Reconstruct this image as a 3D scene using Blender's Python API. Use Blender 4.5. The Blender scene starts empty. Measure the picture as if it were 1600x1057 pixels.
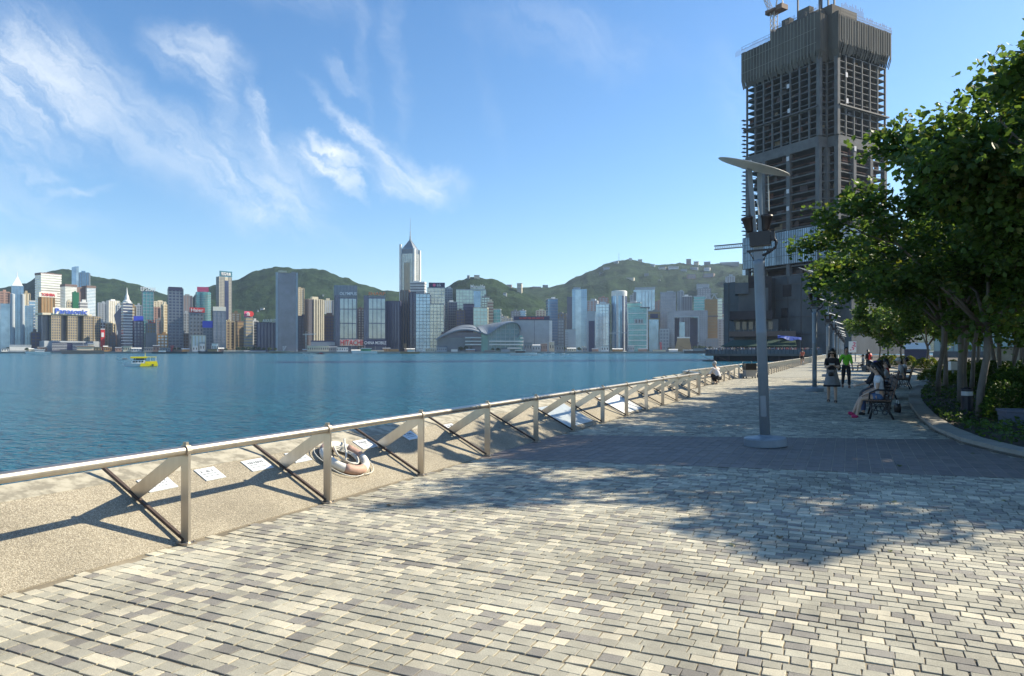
import bpy, math, random
from mathutils import Vector, Matrix, noise
R = math.radians
SC = bpy.context.scene
COL = SC.collection
random.seed(7)
# ------------------------------------------------------------------ camera
# world frame: X across the promenade (sea is -X), Y along it, Z up; metres
F = 1107.0          # focal length in photo pixels (photo is 1600 wide)
YAW = R(25.5)       # the camera looks 25.5 degrees seaward of the promenade line
EYE = 1.6
HORIZ = 549.0
CA, SA = math.cos(YAW), math.sin(YAW)
cam = bpy.data.cameras.new('camera')
cam.sensor_width = 36.0
cam.lens = F / 1600.0 * 36.0
cam.shift_y = 20.5 / 1600.0
cam.clip_start = 0.1
cam.clip_end = 30000.0
camo = bpy.data.objects.new('camera', cam)
camo.location = (0, 0, EYE)
camo.rotation_euler = (R(90), 0, YAW)
COL.objects.link(camo)
SC.camera = camo
# ------------------------------------------------------------------ sun
SUN = Vector((.52, .51, .50)).normalized()
SUN_EL = math.asin(SUN.z)
SUN_AZ = math.atan2(SUN.x, SUN.y)        # clockwise from +Y
sl = bpy.data.lights.new('sun', 'SUN')
sl.energy = 5.0
sl.angle = R(0.53)
sl.color = (1.0, .905, .71)
so = bpy.data.objects.new('sun', sl)
so.rotation_euler = (-SUN).to_track_quat('-Z', 'Y').to_euler()
so.location = (60, 60, 60)
COL.objects.link(so)
# ------------------------------------------------------------------ view
SC.view_settings.view_transform = 'Standard'
SC.view_settings.look = 'None'
SC.view_settings.exposure = 0.88
SC.view_settings.gamma = 1.0
SC.view_settings.use_curve_mapping = False
SC.render.engine = 'CYCLES'
cy = SC.cycles
cy.max_bounces = 6
cy.diffuse_bounces = 3
cy.glossy_bounces = 3
cy.transmission_bounces = 4
cy.transparent_max_bounces = 6
cy.volume_bounces = 0
cy.caustics_reflective = False
cy.caustics_refractive = False
cy.sample_clamp_indirect = 6.0
cy.use_adaptive_sampling = True
cy.adaptive_threshold = 0.015
cy.use_denoising = True
try:
    cy.denoiser = 'OPENIMAGEDENOISE'
    cy.denoising_input_passes = 'RGB_ALBEDO_NORMAL'
except Exception:
    pass
# ------------------------------------------------------------------ sky
SKY_STRENGTH = 0.106
world = bpy.data.worlds.new('World')
SC.world = world
world.use_nodes = True
wn, wl = world.node_tree.nodes, world.node_tree.links
wn.clear()


def wnode(t, **kw):
    n = wn.new(t)
    for k, v in kw.items():
        setattr(n, k, v)
    return n


def wmath(op, a, b=None, c=None):
    n = wnode('ShaderNodeMath', operation=op)
    for i, s in enumerate((a, b, c)):
        if s is None:
            continue
        if isinstance(s, (int, float)):
            n.inputs[i].default_value = s
        else:
            wl.new(s, n.inputs[i])
    return n.outputs[0]


def build_sky():
    out = wnode('ShaderNodeOutputWorld')
    bg = wnode('ShaderNodeBackground')
    bg.inputs['Strength'].default_value = SKY_STRENGTH
    sky = wnode('ShaderNodeTexSky', sky_type='NISHITA')
    sky.sun_disc = False
    sky.sun_elevation = SUN_EL
    sky.sun_rotation = SUN_AZ
    sky.altitude = 0
    sky.air_density = 1.0
    sky.dust_density = 0.35
    sky.ozone_density = 3.0
    tc = wnode('ShaderNodeTexCoord')
    rot = wnode('ShaderNodeVectorRotate', rotation_type='Z_AXIS')
    rot.inputs['Angle'].default_value = -YAW
    wl.new(tc.outputs['Generated'], rot.inputs['Vector'])
    sep = wnode('ShaderNodeSeparateXYZ')
    wl.new(rot.outputs[0], sep.inputs[0])
    az = wmath('ARCTAN2', sep.outputs[0], sep.outputs[1])
    el = wmath('ARCSINE', sep.outputs[2])
    comb = wnode('ShaderNodeCombineXYZ')
    wl.new(az, comb.inputs[0])
    wl.new(el, comb.inputs[1])
    # domain warp so that edges fray
    nz = wnode('ShaderNodeTexNoise')
    nz.inputs['Scale'].default_value = 9.0
    nz.inputs['Detail'].default_value = 7.0
    nz.inputs['Roughness'].default_value = .62
    wl.new(comb.outputs[0], nz.inputs['Vector'])
    sub = wnode('ShaderNodeVectorMath', operation='SUBTRACT')
    wl.new(nz.outputs['Color'], sub.inputs[0])
    sub.inputs[1].default_value = (.5, .5, .5)
    scl = wnode('ShaderNodeVectorMath', operation='SCALE')
    wl.new(sub.outputs[0], scl.inputs[0])
    scl.inputs['Scale'].default_value = .105
    wv = wnode('ShaderNodeVectorMath', operation='ADD')
    wl.new(comb.outputs[0], wv.inputs[0])
    wl.new(scl.outputs[0], wv.inputs[1])
    # (px, py, half length px, half width px, rotation deg, strength): cirrus streaks
    streaks = [
        (15, 120, 165, 110, 12, .85), (150, 165, 260, 80, -30, .26), (315, 80, 80, 48, -20, .62), (342, 150, 26, 80, 8, .42),
        (330, 250, 240, 56, -30, .42), (430, 275, 140, 80, -40, .40), (503, 232, 58, 24, -22, 1.25), (528, 262, 64, 11, -50, .75),
        (568, 213, 108, 15, -43, 1.0), (605, 262, 75, 38, -35, .42), (655, 285, 70, 36, -12, .7), (405, 190, 62, 15, -60, .65),
        (572, 80, 14, 140, 4, .12), (627, 95, 18, 120, 8, .15), (535, 105, 38, 15, -30, .42), (70, 268, 50, 11, 4, .4),
        (125, 291, 50, 10, 8, .4), (40, 405, 120, 36, -4, .5), (455, 345, 110, 16, -22, .26), (110, 345, 70, 22, 0, .16),
        (760, 140, 20, 130, 12, .05), (900, 60, 170, 50, -12, .16), (1140, 150, 40, 120, 20, .1), (-260, 180, 260, 90, -15, .7),
        (1800, 120, 260, 60, 15, .3), (2100, 300, 300, 40, 0, .3), (200, -160, 400, 60, -14, .4),
    ]
    acc = None
    for (px, py, rx, ry, ang, st) in streaks:
        a = math.atan2(px - 800, F)
        e = math.atan((HORIZ - py) / F * math.cos(a))
        k = 1.0 / F * (.82 if px < 450 else .95)
        mp = wnode('ShaderNodeMapping', vector_type='TEXTURE')
        mp.inputs['Location'].default_value = (a, e, 0)
        mp.inputs['Rotation'].default_value = (0, 0, R(ang))
        mp.inputs['Scale'].default_value = (rx * k, ry * k, 1)
        wl.new(wv.outputs[0], mp.inputs['Vector'])
        ln = wnode('ShaderNodeVectorMath', operation='LENGTH')
        wl.new(mp.outputs[0], ln.inputs[0])
        mr = wnode('ShaderNodeMapRange', interpolation_type='SMOOTHSTEP')
        mr.inputs['From Min'].default_value = 1.35
        mr.inputs['From Max'].default_value = .12
        mr.inputs['To Min'].default_value = 0
        mr.inputs['To Max'].default_value = st
        wl.new(ln.outputs['Value'], mr.inputs['Value'])
        acc = mr.outputs[0] if acc is None else wmath('SUBTRACT', wmath('ADD', acc, mr.outputs[0]), wmath('MULTIPLY', acc, mr.outputs[0]))
    # fibrous texture drawn out along the wind direction
    mp = wnode('ShaderNodeMapping', vector_type='TEXTURE')
    mp.inputs['Rotation'].default_value = (0, 0, R(-38))
    mp.inputs['Scale'].default_value = (.22, .055, 1)
    wl.new(wv.outputs[0], mp.inputs['Vector'])
    n2 = wnode('ShaderNodeTexNoise')
    n2.inputs['Scale'].default_value = 1.4
    n2.inputs['Detail'].default_value = 9.0
    n2.inputs['Roughness'].default_value = .66
    n2.inputs['Distortion'].default_value = .6
    wl.new(mp.outputs[0], n2.inputs['Vector'])
    fib = wnode('ShaderNodeMapRange', interpolation_type='SMOOTHSTEP')
    fib.inputs['From Min'].default_value = .32
    fib.inputs['From Max'].default_value = .68
    fib.inputs['To Min'].default_value = .18
    fib.inputs['To Max'].default_value = 1.0
    wl.new(n2.outputs['Fac'], fib.inputs['Value'])
    amt = wmath('MULTIPLY', acc, fib.outputs[0])
    amt = wmath('MULTIPLY', amt, .80)
    mix = wnode('ShaderNodeMix', data_type='RGBA')
    wl.new(amt, mix.inputs['Factor'])
    hs = wnode('ShaderNodeHueSaturation')
    hs.inputs['Saturation'].default_value = 1.20
    hs.inputs['Value'].default_value = 1.0
    wl.new(sky.outputs[0], hs.inputs['Color'])
    wl.new(hs.outputs[0], mix.inputs[6])
    mix.inputs[7].default_value = (5.9, 6.2, 6.3, 1)
    wl.new(mix.outputs[2], bg.inputs['Color'])
    wl.new(bg.outputs[0], out.inputs['Surface'])


build_sky()


# ------------------------------------------------------------------ helpers
def c2w(px, d, z=0.0):
    """photo column and camera depth -> world point"""
    x = (px - 800.0) / F * d
    return Vector((x * CA - d * SA, x * SA + d * CA, z))


def gp(px, py, z=0.0):
    """photo pixel of a point on the level z -> world point"""
    return c2w(px, F * (EYE - z) / (py - HORIZ), z)


def px_of(p):
    x = p[0] * CA + p[1] * SA
    d = -p[0] * SA + p[1] * CA
    return (800 + F * x / d, HORIZ - F * (p[2] - EYE) / d, d) if d > .05 else (None, None, d)


def tag(o, label=None, cat=None, group=None, kind=None):
    for k, v in (('label', label), ('category', cat), ('group', group), ('kind', kind)):
        if v:
            o[k] = v
    return o


def thing(name, label, cat, loc=(0, 0, 0), rz=0.0, group=None):
    o = bpy.data.objects.new(name, None)
    o.empty_display_size = .2
    o.location = loc
    o.rotation_euler = (0, 0, rz)
    COL.objects.link(o)
    return tag(o, label, cat, group)


def link(name, me, parent=None, loc=None, rz=None, kind=None):
    o = bpy.data.objects.new(name, me)
    COL.objects.link(o)
    if parent is not None:
        o.parent = parent
    if loc is not None:
        o.location = loc
    if rz is not None:
        o.rotation_euler = (0, 0, rz)
    if kind:
        o['kind'] = kind
    return o


KIDS = {}


def copy_tree(o, loc, rz=0.0, scale=1.0, label=None, group=None):
    def cp(s, par):
        c = s.copy()
        COL.objects.link(c)
        if par is not None:
            c.parent = par
        for k in s.children:
            cp(k, c)
        return c
    c = cp(o, None)
    c.location = loc
    c.rotation_euler = (0, 0, rz)
    c.scale = (scale,) * 3 if isinstance(scale, (int, float)) else scale
    if label:
        c['label'] = label
    if group:
        c['group'] = group
    return c


class MB:
    """collects faces and links them as one mesh"""
    def __init__(s):
        s.v, s.f, s.m = [], [], []

    def add(s, vs, fs, m=0):
        b = len(s.v)
        s.v += [tuple(v) for v in vs]
        s.f += [tuple(b + i for i in f) for f in fs]
        s.m += [m] * len(fs)
        return s

    def box(s, x0, y0, z0, x1, y1, z1, m=0, bottom=True):
        vs = [(x0, y0, z0), (x1, y0, z0), (x1, y1, z0), (x0, y1, z0), (x0, y0, z1), (x1, y0, z1), (x1, y1, z1), (x0, y1, z1)]
        fs = [(0, 1, 5, 4), (1, 2, 6, 5), (2, 3, 7, 6), (3, 0, 4, 7), (4, 5, 6, 7)]
        if bottom:
            fs.append((3, 2, 1, 0))
        return s.add(vs, fs, m)

    def mbox(s, mat, sx, sy, sz, m=0):
        """box centred on a matrix frame"""
        vs = [mat @ Vector((a * sx / 2, b * sy / 2, c * sz / 2)) for c in (-1, 1) for a, b in ((-1, -1), (1, -1), (1, 1), (-1, 1))]
        return s.add(vs, [(0, 1, 5, 4), (1, 2, 6, 5), (2, 3, 7, 6), (3, 0, 4, 7), (4, 5, 6, 7), (3, 2, 1, 0)], m)

    def bar(s, p, q, w, t, m=0, side=None):
        """flat bar from p to q: w wide along 'side', t thick"""
        p, q = Vector(p), Vector(q)
        d = (q - p)
        L = d.length
        d.normalize()
        sd = Vector(side) if side is not None else (Vector((0, 0, 1)).cross(d) if abs(d.z) < .95 else Vector((1, 0, 0)))
        sd = (sd - d * sd.dot(d)).normalized()
        n = d.cross(sd)
        mt = Matrix((sd, n, d)).transposed().to_4x4()
        mt.translation = (p + q) / 2
        return s.mbox(mt, w, t, L, m)

    def tube(s, pts, rad, n=8, m=0, cap=True):
        pts = [Vector(p) for p in pts]
        if not isinstance(rad, (list, tuple)):
            rad = [rad] * len(pts)
        b = len(s.v)
        ref = None
        for i, p in enumerate(pts):
            d = (pts[min(i + 1, len(pts) - 1)] - pts[max(i - 1, 0)]).normalized()
            if ref is None:
                ref = Vector((1, 0, 0)) if abs(d.x) < .8 else Vector((0, 1, 0))
            ref = (ref - d * ref.dot(d)).normalized()
            o = d.cross(ref)
            for k in range(n):
                a = 2 * math.pi * k / n
                s.v.append(tuple(p + (ref * math.cos(a) + o * math.sin(a)) * rad[i]))
        for i in range(len(pts) - 1):
            for k in range(n):
                k2 = (k + 1) % n
                s.f.append((b + i * n + k, b + i * n + k2, b + (i + 1) * n + k2, b + (i + 1) * n + k))
                s.m.append(m)
        if cap:
            s.f.append(tuple(b + k for k in reversed(range(n))))
            s.f.append(tuple(b + (len(pts) - 1) * n + k for k in range(n)))
            s.m += [m, m]
        return s

    def lathe(s, prof, n=16, m=0, mat=None):
        b = len(s.v)
        for (r, z) in prof:
            for k in range(n):
                a = 2 * math.pi * k / n
                p = Vector((r * math.cos(a), r * math.sin(a), z))
                s.v.append(tuple(mat @ p if mat is not None else p))
        for i in range(len(prof) - 1):
            for k in range(n):
                k2 = (k + 1) % n
                s.f.append((b + i * n + k, b + i * n + k2, b + (i + 1) * n + k2, b + (i + 1) * n + k))
                s.m.append(m)
        s.f.append(tuple(b + k for k in reversed(range(n))))
        s.f.append(tuple(b + (len(prof) - 1) * n + k for k in range(n)))
        s.m += [m, m]
        return s

    def prism(s, poly, z0, z1, m=0):
        n = len(poly)
        vs = [(x, y, z0) for x, y in poly] + [(x, y, z1) for x, y in poly]
        fs = [(i, (i + 1) % n, n + (i + 1) % n, n + i) for i in range(n)]
        fs += [tuple(range(n, 2 * n)), tuple(reversed(range(n)))]
        return s.add(vs, fs, m)

    def mesh(s, name, mats, smooth=False):
        me = bpy.data.meshes.new(name)
        me.from_pydata(s.v, [], s.f)
        for mt in (mats if isinstance(mats, (list, tuple)) else [mats]):
            me.materials.append(mt)
        if any(s.m):
            me.polygons.foreach_set('material_index', s.m)
        if smooth:
            me.polygons.foreach_set('use_smooth', [True] * len(s.f))
        me.update()
        return me

    def build(s, name, mats, parent=None, smooth=False, kind=None, loc=None, rz=None):
        return link(name, s.mesh(name, mats, smooth), parent, loc, rz, kind)


def lin(r, g, b):
    """sRGB 0-255 -> linear"""
    f = lambda c: (c / 255 / 12.92) if c <= 10 else ((c / 255 + .055) / 1.055) ** 2.4
    return (f(r), f(g), f(b))


MATS = {}


def mat(name, col, rough=.7, metal=0.0, var=.12, scale=3.0, bump=0.0, bscale=None, spec=.5, rnd=0.0, transl=0.0, detail=4.0, stretch=None, stain=0.0):
    if name in MATS:
        return MATS[name]
    m = bpy.data.materials.new(name)
    m.use_nodes = True
    nt = m.node_tree
    N, L = nt.nodes, nt.links
    N.clear()
    out = N.new('ShaderNodeOutputMaterial')
    p = N.new('ShaderNodeBsdfPrincipled')
    p.inputs['Roughness'].default_value = rough
    p.inputs['Metallic'].default_value = metal
    p.inputs['Specular IOR Level'].default_value = spec
    col = tuple(col[:3])
    tc = N.new('ShaderNodeTexCoord')
    vec = tc.outputs['Object']
    if stretch:
        mp = N.new('ShaderNodeMapping')
        mp.inputs['Scale'].default_value = stretch
        L.new(vec, mp.inputs['Vector'])
        vec = mp.outputs[0]
    nz = N.new('ShaderNodeTexNoise')
    nz.inputs['Scale'].default_value = scale
    nz.inputs['Detail'].default_value = detail
    nz.inputs['Roughness'].default_value = .6
    L.new(vec, nz.inputs['Vector'])
    mx = N.new('ShaderNodeMix')
    mx.data_type = 'RGBA'
    mr = N.new('ShaderNodeMapRange')
    mr.inputs['From Min'].default_value = .3
    mr.inputs['From Max'].default_value = .7
    L.new(nz.outputs['Fac'], mr.inputs['Value'])
    L.new(mr.outputs[0], mx.inputs['Factor'])
    mx.inputs[6].default_value = tuple(max(0, c * (1 - var)) for c in col) + (1,)
    mx.inputs[7].default_value = tuple(min(1, c * (1 + var)) for c in col) + (1,)
    cs = mx.outputs[2]
    if rnd:
        oi = N.new('ShaderNodeObjectInfo')
        hs = N.new('ShaderNodeHueSaturation')
        mr2 = N.new('ShaderNodeMapRange')
        mr2.inputs['To Min'].default_value = 1 - rnd
        mr2.inputs['To Max'].default_value = 1 + rnd
        L.new(oi.outputs['Random'], mr2.inputs['Value'])
        L.new(mr2.outputs[0], hs.inputs['Value'])
        L.new(cs, hs.inputs['Color'])
        cs = hs.outputs[0]
    if stain:
        ge = N.new('ShaderNodeNewGeometry')
        n3 = N.new('ShaderNodeTexNoise')
        n3.inputs['Scale'].default_value = .9
        n3.inputs['Detail'].default_value = 7
        n3.inputs['Roughness'].default_value = .65
        L.new(ge.outputs['Position'], n3.inputs['Vector'])
        m3 = N.new('ShaderNodeMapRange')
        m3.inputs['From Min'].default_value = .3
        m3.inputs['From Max'].default_value = .7
        m3.inputs['To Min'].default_value = 1 - stain
        m3.inputs['To Max'].default_value = 1 + stain * .6
        L.new(n3.outputs['Fac'], m3.inputs['Value'])
        h3 = N.new('ShaderNodeHueSaturation')
        L.new(m3.outputs[0], h3.inputs['Value'])
        L.new(cs, h3.inputs['Color'])
        cs = h3.outputs[0]
    L.new(cs, p.inputs['Base Color'])
    if bump:
        nb = N.new('ShaderNodeTexNoise')
        nb.inputs['Scale'].default_value = bscale or scale * 6
        nb.inputs['Detail'].default_value = 5
        L.new(vec, nb.inputs['Vector'])
        bp = N.new('ShaderNodeBump')
        bp.inputs['Strength'].default_value = bump
        bp.inputs['Distance'].default_value = .02
        L.new(nb.outputs['Fac'], bp.inputs['Height'])
        L.new(bp.outputs[0], p.inputs['Normal'])
    sh = p.outputs[0]
    if transl:
        tr = N.new('ShaderNodeBsdfTranslucent')
        hs = N.new('ShaderNodeHueSaturation')
        hs.inputs['Hue'].default_value = .475
        hs.inputs['Saturation'].default_value = 1.1
        hs.inputs['Value'].default_value = 2.2
        L.new(cs, hs.inputs['Color'])
        L.new(hs.outputs[0], tr.inputs['Color'])
        ms = N.new('ShaderNodeMixShader')
        ms.inputs[0].default_value = transl
        L.new(sh, ms.inputs[1])
        L.new(tr.outputs[0], ms.inputs[2])
        sh = ms.outputs[0]
    L.new(sh, out.inputs['Surface'])
    MATS[name] = m
    return m


def glassy(name, col, rough=.12, var=.25, scale=.05, spec=.8, metal=.0):
    """curtain-wall glass: dark, glossy, slightly uneven from pane to pane"""
    return mat(name, col, rough=rough, var=var, scale=scale, spec=spec, metal=metal, bump=.02, bscale=.08)


TXT = {}


def text_mesh(body, mt, extrude=.08):
    """lettering one unit high in the local XZ plane, facing -Y, centred on x"""
    key = (body, mt.name)
    if key in TXT:
        return TXT[key]
    c = bpy.data.curves.new('lettering', 'FONT')
    c.body = body
    c.align_x = 'CENTER'
    c.extrude = extrude
    c.resolution_u = 2
    c.offset = .012
    o = bpy.data.objects.new('lettering_source', c)
    COL.objects.link(o)
    dg = bpy.context.evaluated_depsgraph_get()
    me = bpy.data.meshes.new_from_object(o.evaluated_get(dg))
    bpy.data.objects.remove(o)
    bpy.data.curves.remove(c)
    xs = [v.co.x for v in me.vertices]
    ys = [v.co.y for v in me.vertices]
    h = (max(ys) - min(ys)) or 1
    cx = (max(xs) + min(xs)) / 2
    y0 = min(ys)
    me['aspect'] = (max(xs) - min(xs)) / h
    for v in me.vertices:
        x, y, z = v.co
        v.co = ((x - cx) / h, -z / h, (y - y0) / h)
    me.materials.clear()
    me.materials.append(mt)
    TXT[key] = me
    return me


def put_text(body, mt, parent, x, y, z, h, w=None):
    me = text_mesh(body, mt)
    o = link('lettering', me, parent, (x, y, z))
    s = h
    sx = (w / me['aspect']) if w else s
    o.scale = (sx, h, s)
    return o
# ------------------------------------------------------------------ water
def water_mat():
    m = bpy.data.materials.new('sea_water')
    m.use_nodes = True
    nt = m.node_tree
    N, L = nt.nodes, nt.links
    p = N['Principled BSDF']
    p.inputs['Base Color'].default_value = (.004, .045, .062, 1)
    p.inputs['Roughness'].default_value = .17
    p.inputs['IOR'].default_value = 1.33
    tc = N.new('ShaderNodeTexCoord')
    last = None
    for sc, st, dist, rot in ((.16, .8, 1.0, 20), (.6, .9, .5, -15), (1.8, 1.0, .70, 40), (6.0, .7, .10, 10)):
        mp = N.new('ShaderNodeMapping')
        mp.inputs['Rotation'].default_value = (0, 0, R(rot) + YAW)
        mp.inputs['Scale'].default_value = (.55, 1.25, 1)
        L.new(tc.outputs['Object'], mp.inputs['Vector'])
        nz = N.new('ShaderNodeTexNoise')
        nz.inputs['Scale'].default_value = sc
        nz.inputs['Detail'].default_value = 3
        nz.inputs['Distortion'].default_value = .4
        L.new(mp.outputs[0], nz.inputs['Vector'])
        b = N.new('ShaderNodeBump')
        b.inputs['Strength'].default_value = st
        b.inputs['Distance'].default_value = dist
        L.new(nz.outputs['Fac'], b.inputs['Height'])
        if last is not None:
            L.new(last.outputs[0], b.inputs['Normal'])
        last = b
    L.new(last.outputs[0], p.inputs['Normal'])
    # silty green-blue patches
    nz = N.new('ShaderNodeTexNoise')
    nz.inputs['Scale'].default_value = .012
    nz.inputs['Detail'].default_value = 5
    mp = N.new('ShaderNodeMapping')
    mp.inputs['Rotation'].default_value = (0, 0, YAW)
    mp.inputs['Scale'].default_value = (.4, 2.2, 1)
    L.new(tc.outputs['Object'], mp.inputs['Vector'])
    L.new(mp.outputs[0], nz.inputs['Vector'])
    mx = N.new('ShaderNodeMix')
    mx.data_type = 'RGBA'
    L.new(nz.outputs['Fac'], mx.inputs['Factor'])
    mx.inputs[6].default_value = (.005, .066, .138, 1)
    mx.inputs[7].default_value = (.016, .14, .172, 1)
    L.new(mx.outputs[2], p.inputs['Base Color'])
    return m


mb = MB()
WATER_Z = -3.0
q = [c2w(-4600, 2600, WATER_Z), c2w(800, -400, WATER_Z), c2w(2400, 2600, WATER_Z)]
mb.add([(-5200, -700, WATER_Z), (900, -700, WATER_Z), (900, 5200, WATER_Z), (-5200, 5200, WATER_Z)], [(0, 1, 2, 3)])
mb.build('water', water_mat(), kind='structure')

# ------------------------------------------------------------------ promenade lines
FU = -4.985
FENCE = [(FU, -6), (FU, 26.6), (-6.1, 29.0), (-6.1, 46.5), (FU, 49), (FU, 322)]


def offset_line(line, off):
    """the line moved off metres to its left (towards the sea)"""
    out = []
    for i, p in enumerate(line):
        ns = []
        for a, b in ((i - 1, i), (i, i + 1)):
            if a >= 0 and b < len(line):
                d = (Vector(line[b]) - Vector(line[a])).normalized()
                ns.append(Vector((-d.y, d.x)))
        n = sum(ns, Vector((0, 0))).normalized()
        k = 1.0 / max(.5, n.dot(ns[0]))
        out.append((p[0] + n.x * off * k, p[1] + n.y * off * k))
    return out


def fence_at(v):
    for (a, b) in zip(FENCE[:-1], FENCE[1:]):
        if a[1] <= v <= b[1]:
            t = (v - a[1]) / (b[1] - a[1])
            d = (Vector(b) - Vector(a)).normalized()
            return a[0] + (b[0] - a[0]) * t, Vector((-d.y, d.x))
    return FU, Vector((-1, 0))


def inside(poly, x, y):
    c = False
    j = len(poly) - 1
    for i in range(len(poly)):
        xi, yi = poly[i]
        xj, yj = poly[j]
        if (yi > y) != (yj > y) and x < (xj - xi) * (y - yi) / (yj - yi) + xi:
            c = not c
        j = i
    return c


KERB_LEFT = [(14, 10.2), (6.5, 10.3), (4.2, 10.7), (3.1, 11.5), (2.45, 12.5), (2.05, 13.4), (1.73, 14.45), (1.52, 16.3), (1.46, 19.2), (1.57, 23.6), (1.81, 27.8), (2.3, 32.5), (2.95, 38), (3.7, 45), (4.6, 53), (4.4, 64), (3.4, 76), (2.9, 95), (2.9, 150), (2.9, 300)]
PLANTER = KERB_LEFT + [(16, 300), (16, 10.2)]
BAND_NEAR = lambda u: 10.40 + .206 * u
BAND_FAR = lambda u: 14.43 + .361 * u

concrete = mat('weathered_concrete', (.36, .34, .30), rough=.85, var=.18, scale=.6, bump=.2, bscale=9)
mb = MB()
mb.prism([(-6.1, -60), (-7.2, 27), (-7.2, 48), (-6.1, 52), (-6.1, 330), (520, 330), (520, -60)], -3.4, -.06)
mb.build('ground', concrete, kind='structure')


def bedding_mat():
    m = mat('joint_sand', (.21, .175, .12), rough=.95, var=.7, scale=.9, bump=.3, bscale=60)
    return m


mb = MB()
mb.add([(FU - .045, -6, -.009), (14, -6, -.009), (14, 46, -.009), (-6.15, 46, -.009), (-6.15, 29, -.009), (FU - .045, 26.6, -.009)], [(0, 1, 2, 3, 4, 5)])
pavement = mb.build('pavement', bedding_mat(), kind='structure')

# distant part of the paving: too far away to tell the setts apart


def far_paving_mat():
    m = bpy.data.materials.new('distant_setts')
    m.use_nodes = True
    N, L = m.node_tree.nodes, m.node_tree.links
    p = N['Principled BSDF']
    p.inputs['Roughness'].default_value = .75
    tc = N.new('ShaderNodeTexCoord')
    br = N.new('ShaderNodeTexBrick')
    br.inputs['Scale'].default_value = 1.0
    br.inputs['Brick Width'].default_value = .215
    br.inputs['Row Height'].default_value = .113
    br.inputs['Mortar Size'].default_value = .008
    br.inputs['Color1'].default_value = (.42, .40, .31, 1)
    br.inputs['Color2'].default_value = (.27, .255, .205, 1)
    br.inputs['Mortar'].default_value = (.18, .16, .12, 1)
    L.new(tc.outputs['Object'], br.inputs['Vector'])
    L.new(br.outputs['Color'], p.inputs['Base Color'])
    return m


mb = MB()
mb.add([(-6.15, 46, 0), (6, 46, 0), (6, 322, 0), (FU - .045, 322, 0), (FU - .045, 49, 0), (-6.15, 46.5, 0)], [(0, 1, 2, 3, 4, 5)])
mb.build('distant_paving', far_paving_mat(), pavement)

STONE = [
    mat('sett_cream', (.575, .52, .39), rough=.82, var=.16, scale=110, bump=.35, bscale=190, rnd=.10, stain=.40),
    mat('sett_pale_grey', (.42, .392, .305), rough=.85, var=.20, scale=110, bump=.35, bscale=190, rnd=.10, stain=.40),
    mat('sett_grey', (.36, .335, .262), rough=.85, var=.20, scale=110, bump=.35, bscale=190, rnd=.10, stain=.40),
    mat('sett_dark_grey', (.258, .238, .205), rough=.85, var=.22, scale=110, bump=.35, bscale=190, rnd=.12, stain=.40),
    mat('sett_sand', (.50, .455, .345), rough=.85, var=.18, scale=110, bump=.35, bscale=190, rnd=.10, stain=.40),
]


def chamfer_block(mb, x0, y0, x1, y1, z0, z1, m, c=.0016, tilt=0.0, jit=None):
    """a sett with worn edges"""
    dz = (c * .8)
    tl = [tilt * a for a in (-1, 1, 1, -1)]
    j = jit or [0] * 8
    xs = [(x0 + j[0], y0 + j[1]), (x1 + j[2], y0 + j[3]), (x1 + j[4], y1 + j[5]), (x0 + j[6], y1 + j[7])]
    cx, cyy = (x0 + x1) / 2, (y0 + y1) / 2
    ins = [(x + (c if x < cx else -c), y + (c if y < cyy else -c)) for x, y in xs]
    vs = [(x, y, z0) for x, y in xs] + [(x, y, z1 - dz + tl[i]) for i, (x, y) in enumerate(xs)] + [(x, y, z1 + tl[i]) for i, (x, y) in enumerate(ins)]
    fs = [(i, (i + 1) % 4, 4 + (i + 1) % 4, 4 + i) for i in range(4)] + [(4 + i, 4 + (i + 1) % 4, 8 + (i + 1) % 4, 8 + i) for i in range(4)] + [(8, 9, 10, 11)]
    mb.add(vs, fs, m)


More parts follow.
